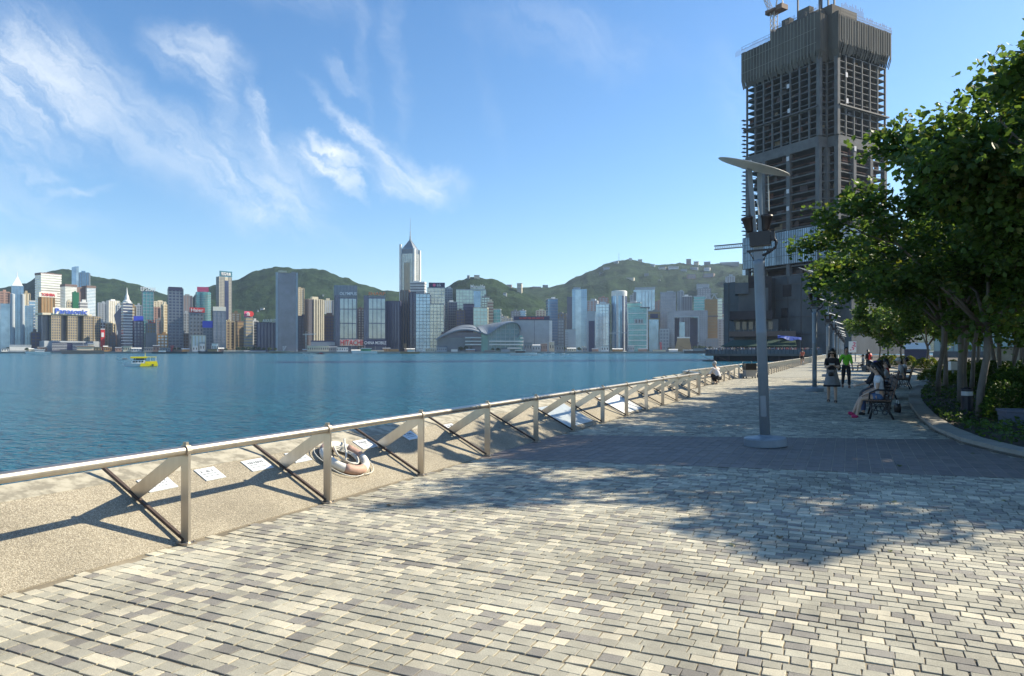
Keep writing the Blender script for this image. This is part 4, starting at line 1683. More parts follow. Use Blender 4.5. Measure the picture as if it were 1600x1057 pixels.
block('violet_block', 'plain violet-grey block before the green lettered tower', 724, 741, 476, 1600, W_PURPLE, W_NAVY, 'lines', yaw=0, roof=None)
block('pale_green_block', 'plain pale green block above the winged hall roof', 740, 763, 482, 1580, G_GREEN, W_CREAM, 'thin', yaw=-5, roof=None)
block('stepped_green_block', 'stepped green-grey block right of the green lettered tower', 753, 765, 465, 1650, G_GREEN, W_GREY, 'fine', yaw=0)
block('pink_banded_block', 'pinkish banded block, last of the stepped group', 762, 770.5, 472, 1630, W_PINK, W_CREAM, 'bands', yaw=0)
block('teal_cube', 'low teal cube between the stepped group and the hillside flats', 769, 783, 484, 1640, G_TEAL, W_PALE, 'thin', yaw=-6, roof=None)


# winged convention hall
def winged_hall():
    D = 1500
    b = Bld('winged_hall', 'convention hall with sweeping wing-shaped roofs on the harbour front', 682, 818, D, ratio=.35)
    edge = W_STEEL
    under = W_DGREY

    def wing(name, pts, y0, y1, th, drop=0.0):
        """shell roof: pts = (px, py) outline of its crest, swept from y0 (harbour) to y1"""
        mb = MB()
        n = len(pts)
        tops, bots = [], []
        for j, (y, dz) in enumerate(((y0, -drop), ((y0 + y1) / 2, 0), (y1, -drop))):
            tops.append([(b.X(px), y, b.Z(py) + dz) for px, py in pts])
            bots.append([(b.X(px), y, b.Z(py) + dz - th) for px, py in pts])
        for j in range(2):
            for i in range(n - 1):
                mb.add([tops[j][i], tops[j][i + 1], tops[j + 1][i + 1], tops[j + 1][i]], [(0, 1, 2, 3)], 0)
                mb.add([bots[j][i], bots[j][i + 1], bots[j + 1][i + 1], bots[j + 1][i]], [(3, 2, 1, 0)], 1)
        for i in range(n - 1):
            mb.add([bots[0][i], bots[0][i + 1], tops[0][i + 1], tops[0][i]], [(0, 1, 2, 3)], 0)
            mb.add([bots[2][i], bots[2][i + 1], tops[2][i + 1], tops[2][i]], [(3, 2, 1, 0)], 0)
        mb.add([bots[0][0], tops[0][0], tops[2][0], bots[2][0]], [(0, 1, 2, 3)], 0)
        mb.add([bots[0][-1], tops[0][-1], tops[2][-1], bots[2][-1]], [(3, 2, 1, 0)], 0)
        mb.build(name, [edge, under], b.root, smooth=False)

    def curve(ctrl, n=18):
        out = []
        for k in range(n + 1):
            t = k / n * (len(ctrl) - 1)
            i = min(int(t), len(ctrl) - 2)
            f = t - i
            p0, p1, p2, p3 = ctrl[max(0, i - 1)], ctrl[i], ctrl[i + 1], ctrl[min(len(ctrl) - 1, i + 2)]
            out.append(tuple(.5 * ((2 * p1[a]) + (-p0[a] + p2[a]) * f + (2 * p0[a] - 5 * p1[a] + 4 * p2[a] - p3[a]) * f * f + (-p0[a] + 3 * p1[a] - 3 * p2[a] + p3[a]) * f ** 3) for a in (0, 1)))
        return out
    def loft(name, front, back, y0, y1, th, n=20):
        fc, bc = curve(front, n), curve(back, n)
        rows = []
        for j in range(7):
            t = j / 6
            bulge = .9 * math.sin(math.pi * t)
            rows.append([(b.X(f[0] + (k[0] - f[0]) * t), y0 + (y1 - y0) * t, b.Z(f[1] + (k[1] - f[1]) * t) + bulge) for f, k in zip(fc, bc)])
        mb = MB()
        for j in range(6):
            for i in range(n):
                q = [rows[j][i], rows[j][i + 1], rows[j + 1][i + 1], rows[j + 1][i]]
                mb.add(q, [(0, 1, 2, 3)], 0)
                mb.add([(x, y, z - th) for x, y, z in q], [(3, 2, 1, 0)], 1)
        for r, fl in ((rows[0], 0), (rows[6], 1)):
            for i in range(n):
                q = [r[i], r[i + 1]]
                q2 = [(x, y, z - th) for x, y, z in q]
                mb.add([q2[0], q2[1], q[1], q[0]], [(0, 1, 2, 3) if not fl else (3, 2, 1, 0)], 0)
        for i in (0, n):
            for j in range(6):
                q = [rows[j][i], rows[j + 1][i]]
                mb.add([q[0], q[1], (q[1][0], q[1][1], q[1][2] - th), (q[0][0], q[0][1], q[0][2] - th)], [(0, 1, 2, 3)], 0)
        mb.build(name, [edge, under], b.root, smooth=False)
    # rear wing, left front wing and the big right wing
    loft('wing_roof', [(701, 519), (714, 513), (730, 511), (742, 513), (749, 519)], [(705, 512), (717, 507.5), (730, 506), (741, 508), (748, 516)], 8, 60, 2.2)
    loft('wing_roof', [(682, 531), (697, 523), (716, 516.5), (735, 515.5), (752, 520)], [(690, 524), (703, 516), (720, 512), (737, 513), (751, 517)], -26, 6, 2.4)
    loft('wing_roof', [(752, 519), (762, 522.5), (773, 515), (786, 507.5), (798, 504), (807, 505.5), (812, 512), (811, 521), (806, 527)],
         [(745, 509.5), (754, 507.5), (766, 505), (780, 502.8), (792, 501.4), (803, 502.2), (811, 507), (814.5, 515), (813, 522)], -34, 40, 2.4, 26)
    # walls below the wings
    b.pbox('hall_wall', W_GREY, 684, 735, 528, 552, -14, 30)
    b.pbox('glass_wall', G_NAVY, 694, 752, 520, 552, -10, 28)
    b.pbox('glass_wall', G_TEAL, 752, 764, 521, 552, -8, 20)
    # tall glazed nave under the big wing, its head following the roof
    mb = MB()
    head = curve([(762, 523), (775, 514.5), (790, 507.5), (800, 505), (808, 508), (811, 517), (806, 527)], 14)
    for i in range(14):
        (xa, ya), (xb, yb) = head[i], head[i + 1]
        if xb <= xa:
            continue
        mb.add([(b.X(xa), -24, 0), (b.X(xb), -24, 0), (b.X(xb), -24, b.Z(yb)), (b.X(xa), -24, b.Z(ya)), (b.X(xa), 10, 0), (b.X(xb), 10, 0), (b.X(xb), 10, b.Z(yb)), (b.X(xa), 10, b.Z(ya))],
               [(0, 1, 2, 3), (5, 4, 7, 6), (3, 2, 6, 7), (1, 5, 6, 2), (4, 0, 3, 7)])
    mb.build('glazed_nave', glassy('glass_nave', (.07, .17, .23), metal=.3, rough=.15), b.root)
    for px, pt in ((768, 519), (775, 515), (782, 511), (789, 508), (796, 506), (803, 507)):
        b.pbox('mullion', W_PALE, px - .3, px + .3, pt, 545, -24.8, -24.1)
    for py in (515, 521, 527):
        b.pbox('transom', W_PALE, 766 if py > 518 else 775, 808, py, py + .5, -24.9, -24.2)
    for py in (527.5, 533, 538):
        b.pbox('terrace', W_WHITE, 727, 752, py, py + 1.7, -24, -8)
    for py, xa in ((533, 764), (538, 764), (543.5, 792)):
        b.pbox('terrace', W_WHITE, xa, 813, py, py + 1.9, -33, -20)
    for py in (527.5, 533, 538):
        b.pbox('terrace', W_WHITE, 812, 817.5, py, py + 2.2, -18, 10)
    b.pbox('end_block', G_TEAL, 804, 816, 525, 550, -16, 12)


winged_hall()
b = block('long_grey_shed', 'long grey windowless block with a dark sign band right of the winged hall', 806, 862, 501, 1580, W_PALE, W_GREY, None, ratio=.3, roof=None)
for px in (835,):
    b.pbox('joint', W_DGREY, px - .3, px + .3, 501, 552, -b.dp / 2 - .3, -b.dp / 2 + .1)
sign(b, '中國建設銀行', S_NAVY, S_RED, 803, 858.5, 495, 501, pad=.25)
b.pbox('light_edge', W_WHITE, 858, 862.5, 502, 540, -b.dp / 2 - .6, b.dp / 2)
b = block('blue_capped_tower', 'plain blue tower with a white-rimmed top by the long grey block', 853, 871.5, 468, 1800, G_BLUE, W_STEEL, 'lines', yaw=14, cap=W_WHITE)
block('tan_gap_flats', 'tan flats between two blue towers', 870, 887, 491, 1850, W_TAN, W_GREY, 'flats', yaw=-10)
b = block('white_low_office', 'small white office on the shore between two blue towers', 883, 899, 516, 1520, W_PALE, None, None, ratio=.5, roof=None)
mb = MB()
facade(mb, -b.w / 2, -b.w / 2 + 6, -b.dp / 2, b.dp / 2, 4, b.zt - 6, 3.6, 1, 3, .8, out=.2)
mb.build('window_grid', G_GREY, b.root, kind='stuff')
# big blue tower with cap
b = Bld('blue_fin_tower', 'tall blue tower with a pale corner and a roof cap', 886, 917, 1700, yaw=0, ratio=.7)
b.pbox('dark_wing', G_NAVY, 886, 900, 464, 552, 0, b.dp / 2)
b.pbox('body', G_BLUE, 894, 917, 453, 552, -b.dp / 2, b.dp / 2 - 1)
b.pbox('pale_corner', G_PALE, 899, 908, 454, 552, -b.dp / 2 - .7, -b.dp / 2 + .2)
b.pbox('roof_cap', W_PALE, 896, 907, 449.5, 453, -6, 8)
mb = MB()
facade(mb, b.X(894), b.X(917), -b.dp / 2, b.dp / 2, 4, b.Z(454), 4, .4, 6, .3, out=.2)
mb.build('facade_grid', W_STEEL, b.root, kind='stuff')
block('pink_gap_flats', 'pinkish flats behind, between two blue towers', 917, 935, 471, 2100, W_PINK, W_PALE, 'flats', yaw=-12)
b = block('white_framed_office', 'white-framed office with a dark violet centre', 917, 931, 488, 1560, W_PALE, None, None, yaw=0, roof=None)
b.pbox('dark_centre', W_NAVY, 920, 929, 502, 552, -b.dp / 2 - .6, -b.dp / 2 + .2)
b.pbox('white_edge', W_WHITE, 929.5, 931.2, 488, 540, -b.dp / 2 - .9, b.dp / 2)
block('crenel_blue_tower', 'blue-white tower with a notched top', 931, 953.5, 476, 1640, G_PALE, W_PALE, 'thin', yaw=-8, cap=W_WHITE)
b = Bld('half_round_tower', 'rounded white tower with dark vertical slots and bright top band', 955, 980, 1650)
rad = b.w / 2 * .98
MB().lathe([(rad, 0), (rad, b.Z(456)), (rad * .9, b.Z(455))], 28).build('body', W_WHITE, b.root)
for k in range(-5, 6):
    if k in (-1, 3):
        continue
    a = R(-90 + k * 14)
    mb = MB()
    x, y = rad * math.cos(a), rad * math.sin(a)
    mt4 = Matrix.Translation((x, y, b.Z(462) / 2)) @ Matrix.Rotation(a, 4, 'Z')
    mb.mbox(mt4, .8, rad * .2, b.Z(462) - 4)
    mb.build('glass_slot', G_BLUE if k < 2 else G_NAVY, b.root)
b = Bld('slanted_sign_tower', 'broad blue-white tower with an upswept sign roof', 988, 1024, 1760, ratio=.6)
mb = MB()
pts = [(b.X(990), b.Z(454)), (b.X(1023), b.Z(449.5)), (b.X(1023), 0), (b.X(990), 0)]
mb.add([(x, -14, z) for x, z in pts] + [(x, 16, z) for x, z in pts], [(3, 2, 1, 0), (4, 5, 6, 7), (0, 1, 5, 4), (1, 2, 6, 5), (3, 0, 4, 7)])
mb.build('body', G_PALE, b.root)
b.pbox('sign_band', W_PALE, 992, 1023.5, 450, 454, -15, -13)
for pxx in (1003, 1008, 1013, 1018):
    b.pbox('fin', W_PALE, pxx - .4, pxx + .4, 455, 490, -14.7, -13.8)
b.pbox('shaded_flank', W_GREY, 990, 994, 457, 552, -15.2, -13.9)
block('teal_rear_block', 'teal block behind, left of the white-banded office', 979, 1002, 474, 1700, G_TEAL, W_STEEL, 'lines', yaw=-5, cap=W_PALE)
b = block('white_banded_office', 'teal glass office with broad white bands and a flat overhanging roof', 981, 1011.5, 482, 1560, G_TEAL, None, None, yaw=0, ratio=.6, roof=None)
w, dp = b.w / 2, b.dp / 2
for py in (490, 507, 516, 524, 532, 540):
    b.box('band', W_WHITE, -w - .6, w + .6, -dp - .6, dp + .6, b.Z(py) - 1.0, b.Z(py) + .4, bottom=True)
b.box('corner_strip', W_WHITE, w - 2, w + .9, -dp - .9, -dp + 2, 5, b.zt)
b.box('corner_strip', W_WHITE, -w - .3, -w + 1.2, -dp - .8, -dp + 1, 5, b.zt)
b.pbox('roof_slab', W_DGREY, 1000, 1015, 480.8, 482.2, -dp - 4, dp)
mb = MB()
facade(mb, -w, w, -dp, dp, 5, b.zt, 4, .35, 5, .25, out=.2)
mb.build('facade_grid', G_PALE, b.root, kind='stuff')
b.pbox('sky_lobby', W_PALE, 991, 1005, 499, 506, -dp - .5, -dp + .2)
for px in (994, 999, 1003):
    b.pbox('lobby_opening', G_DARK, px - .9, px + .9, 500, 505.5, -dp - .7, -dp)
b = block('tan_headed_office', 'blue office with a tan penthouse right of the white-banded one', 1012, 1031, 487, 1640, W_TAN, W_GREY, 'lines', yaw=0)
b.pbox('blue_front', G_BLUE, 1014, 1029, 500, 552, -b.dp / 2 - 6, -b.dp / 2)
b.pbox('roof_frame', W_NAVY, 1016, 1028, 491, 498, -b.dp / 2 - .6, -b.dp / 2)
block('grey_blue_tower', 'square grey-blue tower with pale corner edges behind the gate building', 1032, 1056, 458, 1700, G_GREY, W_STEEL, 'thin', yaw=0, roof='plant', cap=W_PALE)
block('pale_low_office', 'pale low office left of the gate building', 1031, 1045, 515, 1560, W_STEEL, W_PALE, 'grid', yaw=0, roof=None)
# gate-shaped building
b = Bld('gate_building', 'huge gate-shaped government block with an open middle', 1043, 1105, 1600, ratio=.3)
b.pbox('west_leg', G_GREY, 1043, 1054, 486, 552)
b.pbox('east_leg', G_GREY, 1090, 1105, 486, 552)
b.pbox('lintel', G_GREY, 1054, 1090, 486, 496)
b.pbox('rim', W_PALE, 1054, 1092, 494.8, 496.6, -b.dp / 2 - .9, -b.dp / 2 + .3)
b.pbox('rim', W_PALE, 1090, 1092.4, 496.6, 535, -b.dp / 2 - .9, -b.dp / 2 + .3)
b.pbox('inner_tower', W_NAVY, 1044, 1061, 497, 552, b.dp / 2 - 2, b.dp / 2 + 30)
b.pbox('inner_tower', G_BLUE, 1061, 1070, 503, 552, b.dp / 2 + 10, b.dp / 2 + 40)
b.pbox('inner_tower', W_NAVY, 1078, 1090, 497, 552, b.dp / 2 - 2, b.dp / 2 + 30)
mb = MB()
facade(mb, b.X(1043), b.X(1054), -b.dp / 2, b.dp / 2, 4, b.Z(487), 4, .5, 4, .4, out=.2)
facade(mb, b.X(1092.5), b.X(1105), -b.dp / 2, b.dp / 2, 4, b.Z(487), 4, .5, 4, .4, out=.2)
mb.build('facade_grid', W_STEEL, b.root, kind='stuff')
block('striped_inner_tower', 'narrow light tower seen through the gate opening', 1071, 1078, 498, 1900, W_PALE, G_GREY, 'bands', yaw=0)
block('grey_peak_office', 'grey tower with white edge above the gate building', 1066, 1081, 464, 1850, W_DGREY, W_STEEL, 'fins', yaw=0, cap=W_WHITE)
block('stepped_grey_office', 'stepped grey-blue tower left of the white-edged one above the gate', 1059, 1068, 456, 1950, W_STEEL, W_PALE, 'fins', yaw=0)
b = block('pale_teal_tower', 'pale teal round-fronted tower above the right end of the gate', 1084, 1104, 464, 1850, G_TEAL, W_PALE, 'lines', yaw=0)
b = block('truss_top_tower', 'tan tower with triangular trusses on its top', 1101, 1121, 469, 1640, W_OCHRE, W_TAN, 'lines', yaw=0, roof=None)
mb = MB()
for i in range(2):
    xa = -b.w / 2 + b.w * i / 2
    for p, q in (((xa, b.zt), (xa + b.w / 4, b.zt + 13)), ((xa + b.w / 4, b.zt + 13), (xa + b.w / 2, b.zt))):
        mb.bar((p[0], -b.dp / 2, p[1]), (q[0], -b.dp / 2, q[1]), 1.4, 1.4)
        mb.bar((p[0], b.dp / 2, p[1]), (q[0], b.dp / 2, q[1]), 1.4, 1.4)
mb.bar((-b.w / 2, -b.dp / 2, b.zt + 13), (b.w / 2, -b.dp / 2, b.zt + 13), 1.4, 1.4)
mb.build('truss', W_PALE, b.root)
b.pbox('dark_belt', W_BROWN, 1100.5, 1121.5, 494, 496, -b.dp / 2 - .5, b.dp / 2)
b.pbox('orange_foot', W_OCHRE, 1108, 1121, 524, 530, -b.dp / 2 - 1, -b.dp / 2)
block('mint_sliver', 'mint green sliver of a tower right of the truss-topped one', 1121, 1128.5, 467, 1700, G_GREEN, W_PALE, 'lines', yaw=0, roof=None)
block('low_grey_office', 'low grey-blue office below the truss-topped tower', 1104, 1122, 530, 1560, W_STEEL, W_GREY, 'grid', yaw=0, roof=None)
b = Bld('tapered_chamber', 'low tan block with sloping sides and a white roof line at the shore', 1052, 1082, 1520, ratio=.5)
mb = MB()
x = [b.X(1053), b.X(1081), b.X(1077), b.X(1059)]
mb.add([(x[0], -12, 0), (x[1], -12, 0), (x[1], 12, 0), (x[0], 12, 0), (x[3], -12, b.Z(528)), (x[2], -12, b.Z(528)), (x[2], 12, b.Z(528)), (x[3], 12, b.Z(528))], [(0, 1, 5, 4), (1, 2, 6, 5), (2, 3, 7, 6), (3, 0, 4, 7), (4, 5, 6, 7)])
mb.build('body', W_TAN, b.root)
b.pbox('roof_line', W_WHITE, 1058, 1078, 527, 529, -13, 13)
block('tall_pale_flats', 'tall pale residential tower left of the wrapped podium', 1136, 1151, 433, 2000, W_GREY, W_PALE, 'fins', yaw=0)
block('violet_low_flats', 'violet-grey flats below the tall pale residential tower', 1128, 1152, 474, 1950, W_PURPLE, W_GREY, 'flats', yaw=0)
block('cream_shore_flats', 'cream flats low beside the tan truss-topped tower', 1127, 1139, 492, 1800, W_PINK, W_CREAM, 'flats', yaw=0)
block('blue_far_slab', 'blue far slab on the right shoulder of the mountain', 1160, 1175, 411, 3000, G_PALE, W_STEEL, 'lines', yaw=0, z0=180, H=165)

# ------------------------------------------------------------------ smaller background blocks
fill = [
    (-60, -30, 470, 1700, W_GREY, W_PALE, 'grid', 'grey block beyond the left edge of the photo'),
    (-30, 0, 486, 1600, G_BLUE, W_PALE, 'thin', 'blue block half cut by the left edge'),
    (186, 194, 500, 1750, W_GREY, W_CREAM, 'flats', 'grey sliver left of the spired tower'),
    (243, 253, 500, 1700, W_PINK, W_GREY, 'flats', 'pink-grey block above the yellow-topped one'),
    (276, 296, 522, 1600, W_BROWN, W_GREY, 'grid', 'low brown block right of the dark gridded tower'),
    (362, 375, 490, 1900, W_CREAM, W_TAN, 'flats', 'cream flats peeping over the plain tan block'),
    (400, 412, 512, 1700, W_DGREY, W_GREY, 'grid', 'dark grey block left of the navy block'),
    (519, 527, 470, 2000, W_DGREY, W_GREY, 'flats', 'dim block behind the first paned office'),
    (601, 608, 486, 1750, W_CREAM, W_GREY, 'flats', 'cream strip right of the orange-lettered office'),
    (690, 702, 520, 1560, W_PINK, W_BROWN, 'grid', 'brick-red roofed low block left of the winged hall'),
    (772, 790, 495, 2000, W_WHITE, W_GREY, 'flats', 'white low flats right of the teal cube'),
    (786, 800, 498, 1950, W_PALE, W_CREAM, 'flats', 'pale low flats above the winged hall roof'),
    (799, 812, 487, 2100, W_PALE, W_GREY, 'flats', 'pale round-topped flats below the hill'),
    (812, 822, 486, 2100, G_BLUE, W_PALE, 'lines', 'small blue office below the hill'),
    (838, 852, 486, 2150, W_PINK, W_CREAM, 'flats', 'pinkish flats over the dark sign band'),
    (872, 882, 500, 1700, W_PALE, W_GREY, 'grid', 'pale block at the foot of the blue capped tower'),
    (935, 950, 466, 2200, W_PALE, W_PINK, 'flats', 'hazy flats behind the notched tower'),
    (1024, 1034, 472, 2100, W_GREY, W_PINK, 'flats', 'hazy grey flats right of the slanted sign tower'),
    (1090, 1110, 452, 2300, W_PALE, W_STEEL, 'flats', 'pale flats behind the truss-topped tower'),
    (1122, 1134, 500, 1700, W_GREY, W_PALE, 'flats', 'grey flats beside the mint sliver'),
    (985, 993, 462, 2150, W_STEEL, W_PALE, 'flats', 'thin hazy slab left of the slanted sign tower'),
]
for (a, c, yt, D, bm, tm, st, lb) in fill:
    block('infill_block', lb, a, c, yt, D, bm, tm, st, yaw=_rng.uniform(-6, 14) if a < 700 else _rng.uniform(-10, 4))


# ------------------------------------------------------------------ houses on the slopes
def villa(px, py, w, h, D, mt, lb, z_hill=True):
    z = EYE + (HORIZ - py) / F * D
    b = Bld('hillside_house', lb, px - w * .42, px + w * .42, D, cat='house', yaw=_rng.uniform(-20, 20), ratio=.6, group='houses on the far slopes', z0=z - 14)
    hm = .72 * h / F * D + 14
    b.box('wall', mt, -b.w / 2, b.w / 2, -b.dp / 2, b.dp / 2, 0, hm)
    b.box('roof', W_GREY, -b.w / 2 - .6, b.w / 2 + .6, -b.dp / 2 - .6, b.dp / 2 + .6, hm, hm + 1.0, bottom=True)
    n = max(1, int(h / 3))
    mb = MB()
    for k in range(n):
        zz = 14 + (hm - 14) * (k + .4) / n
        mb.box(-b.w * .44, -b.dp / 2 - .3, zz, b.w * .44, -b.dp / 2 + .1, zz + (hm - 14) / n * .4)
    mb.build('window_row', G_GREY, b.root)


def on_slope(hname, px, py):
    h, d0, d1 = HILLS[hname]
    best = None
    for k in range(60):
        d = d0 + (d1 - d0) * k / 60
        z = h(px, d)
        y = HORIZ - (z - EYE) / d * F
        if y <= py:
            return d
    return d1 - 5


VILLAS = [('wooded_hill', 410, 484, 8, 3, W_WHITE, 'white house low on the middle hill'), ('wooded_hill', 403, 487, 3, 3, W_WHITE, 'tiny white house left of the white house on the middle hill'),
          ('wooded_hill', 505, 462, 3, 2, W_WHITE, 'tiny white house left of the white ridge flats'),
          ('small_wooded_hill', 789, 461, 7, 4, W_WHITE, 'white house on the small hill slope'), ('small_wooded_hill', 812, 455, 10, 16, W_CREAM, 'bright cream tower on the small hill shoulder'),
          ('small_wooded_hill', 745, 433, 10, 3, W_CREAM, 'cream row on top of the small hill'), ('small_wooded_hill', 732, 434, 5, 4, W_GREY, 'grey house on top of the small hill'),
          ('mountain', 795, 450, 12, 6, W_PINK, 'pinkish row on the saddle between the hills'), ('mountain', 838, 451, 18, 3, W_PINK, 'long low pink row on the saddle'),
          ('mountain', 852, 449, 10, 4, W_GREY, 'grey house right of the pink row on the saddle'),
          ('mountain', 948, 420, 12, 3, W_PALE, 'pale house left below the summit'), ('mountain', 963, 412, 10, 4, W_PALE, 'pale house on the left summit edge'),
          ('mountain', 985, 407, 6, 4, W_WHITE, 'white house on the very summit'), ('mountain', 1000, 409, 8, 4, W_CREAM, 'cream house right of the summit'),
          ('mountain', 1020, 416, 9, 3, W_PALE, 'pale row on the right shoulder of the mountain'), ('mountain', 1035, 420, 14, 3, W_CREAM, 'cream row below the right shoulder'),
          ('mountain', 1052, 420, 20, 4, W_WHITE, 'long white row below the grey summit tower'), ('mountain', 1076, 412, 9, 9, W_PINK, 'tall pinkish block standing on the ridge'),
          ('mountain', 1088, 413, 10, 5, W_CREAM, 'cream block right of the tall ridge block'), ('mountain', 1068, 424, 12, 4, W_PALE, 'pale row under the tall ridge block'),
          ('mountain', 1085, 422, 14, 5, W_PALE, 'pale terraces under the ridge'), ('mountain', 1105, 423, 12, 6, W_WHITE, 'white terraces right under the ridge'),
          ('mountain', 1080, 436, 18, 9, W_PINK, 'large pinkish apartment block mid slope'), ('mountain', 1108, 434, 22, 8, W_BROWN, 'brownish apartment block mid slope'),
          ('mountain', 1098, 449, 24, 6, W_PALE, 'pale stepped block low on the mountain'), ('mountain', 985, 436, 16, 2, W_CREAM, 'thin pale terrace mid slope'),
          ('mountain', 1010, 430, 8, 3, W_GREY, 'grey house mid slope right of the terrace'), ('mountain', 1030, 440, 5, 3, W_WHITE, 'small white house in the mid slope woods'),
          ('mountain', 1140, 438, 16, 7, W_PALE, 'pale block near the tall pale flats'), ('mountain', 940, 428, 9, 2, W_GREY, 'grey terrace on the left mountain flank'),
          ('mountain', 1140, 414, 36, 4, W_GREY, 'long grey building on the far right ridge'), ('mountain', 1105, 412, 12, 3, W_GREY, 'low grey building on the ridge left of the long one')]
for (hn, px, py, w, h, mt, lb) in VILLAS:
    villa(px, py, w, h, on_slope(hn, px, py) - 8, mt, lb)
# antennas on the summit
b = Bld('radio_mast', 'thin radio mast on the mountain summit', 966, 968, 3500, cat='mast', z0=EYE + (HORIZ - 409) / F * 3500)
mb = MB()
mb.tube([(0, 0, -20), (0, 0, 44)], [1.0, .5], 5)
for k in range(4):
    mb.bar((-2.5, 0, 8 + 9 * k), (2.5, 0, 8 + 9 * k), .5, .5)
mb.build('pole', W_GREY, b.root)

# ------------------------------------------------------------------ far waterfront: sheds, trees, cranes, barges
shed_cols = [W_WHITE, W_CREAM, W_TAN, W_OCHRE, W_GREY, W_PALE, W_PINK, W_BROWN, W_STEEL]
col_word = ['white', 'cream', 'tan', 'orange', 'grey', 'pale', 'pink', 'brown', 'steel grey']
SHEDS = [(8, 12, 545, 0), (52, 14, 546, 1), (66, 16, 543, 6), (142, 9, 538, 1), (152, 14, 543, 2), (165, 7, 542, 3), (171, 7, 543, 3), (185, 10, 544, 6), (199, 14, 541, 1), (213, 16, 545, 5), (232, 14, 544, 4), (244, 10, 541, 7),
         (258, 16, 544, 8), (290, 12, 546, 3), (305, 9, 541, 0), (316, 8, 537, 0), (336, 10, 537, 0), (345, 10, 545, 6), (365, 30, 548, 1), (398, 34, 549, 0), (440, 40, 549, 1), (484, 22, 547, 6), (497, 34, 541, 1), (518, 18, 543, 8), (535, 18, 543, 0),
         (556, 14, 548, 5), (590, 20, 548, 1), (604, 12, 545, 3), (616, 14, 546, 3), (640, 16, 546, 6), (672, 14, 545, 1), (690, 16, 543, 5), (710, 10, 546, 0), (735, 14, 547, 6), (765, 16, 548, 7), (790, 14, 546, 5), (825, 12, 536, 4), (838, 12, 540, 5),
         (850, 10, 537, 6), (862, 8, 535, 1), (875, 12, 540, 4), (893, 14, 545, 1), (914, 7, 543, 8), (930, 10, 546, 6), (945, 12, 541, 0), (965, 16, 546, 3), (986, 10, 541, 5), (1004, 14, 546, 6), (1030, 20, 547, 1), (1052, 14, 547, 0), (1075, 16, 547, 5), (1098, 18, 548, 4)]
for i, (px, w, yt, c) in enumerate(SHEDS):
    near = ('left edge' if px < 60 else 'ribbed tan block' if px < 160 else 'yellow boat' if px < 250 else 'dark gridded tower' if px < 300 else 'tall white tower' if px < 400 else 'dark slab tower' if px < 480 else 'red billboard' if px < 570 else
            'tallest tower' if px < 660 else 'winged hall' if px < 820 else 'long grey block' if px < 880 else 'blue towers' if px < 975 else 'white-banded office' if px < 1020 else 'gate building')
    size = 'wide' if w >= 18 else ('tiny' if w <= 8 else 'small')
    lb = f'{size} {col_word[c]} quayside shed on the far shore near the {near}, {["plain", "flat-roofed", "long-eaved"][i % 3]}'
    D = 1458 + (i % 4) * 6
    b = Bld('quayside_shed', lb, px - w / 2, px + w / 2, D, cat='shed', ratio=.4, group='sheds along the far shore')
    h = b.Z(yt)
    b.box('wall', shed_cols[c], -b.w / 2, b.w / 2, -b.dp / 2, b.dp / 2, 0, h)
    if i % 2:
        MB().add([(-b.w / 2 - .5, -b.dp / 2 - .5, h), (b.w / 2 + .5, -b.dp / 2 - .5, h), (b.w / 2 + .5, b.dp / 2 + .5, h), (-b.w / 2 - .5, b.dp / 2 + .5, h), (-b.w / 2 - .5, 0, h + 1.8), (b.w / 2 + .5, 0, h + 1.8)], [(0, 1, 5, 4), (1, 2, 5), (2, 3, 4, 5), (3, 0, 4)]).build('roof', [W_GREY, W_WHITE, S_RED, W_STEEL][i % 4], b.root)
    else:
        b.box('roof', [W_GREY, W_WHITE][i // 2 % 2], -b.w / 2 - .5, b.w / 2 + .5, -b.dp / 2 - .8, b.dp / 2 + .5, h, h + .6, bottom=True)
    if h > 6:
        mb = MB()
        n = max(2, int(b.w / 4))
        for k in range(n):
            x = -b.w / 2 + b.w * (k + .5) / n
            mb.box(x - .9, -b.dp / 2 - .15, h * .35, x + .9, -b.dp / 2 + .1, h * .7)
        mb.build('openings', G_DARK, b.root, kind='stuff')

# round trees along the far shore
far_leaf = mat('far_foliage', (.055, .085, .035), rough=.9, var=.5, scale=.35, bump=.8, bscale=.8)
far_bark = mat('far_bark', (.10, .08, .06), rough=.9)


def far_tree_mesh(seed):
    rng = random.Random(seed)
    mb = MB()
    for k in range(150):
        a, c = rng.uniform(0, 6.283), rng.uniform(-.6, 1)
        r = rng.uniform(.55, 1.0)
        p = Vector((math.cos(a) * r * math.sqrt(max(0, 1 - c * c)) * 3.4, math.sin(a) * r * math.sqrt(max(0, 1 - c * c)) * 3.4, 5 + c * 2.8 * r))
        n = Vector((rng.uniform(-1, 1), rng.uniform(-1, 1), rng.uniform(-1, 1))).normalized()
        t = n.orthogonal().normalized() * rng.uniform(.7, 1.2)
        s2 = n.cross(t)
        mb.add([p - t - s2 * .6, p + t - s2 * .6, p + t + s2 * .6, p - t + s2 * .6], [(0, 1, 2, 3)])
    return mb.mesh('crown', far_leaf)


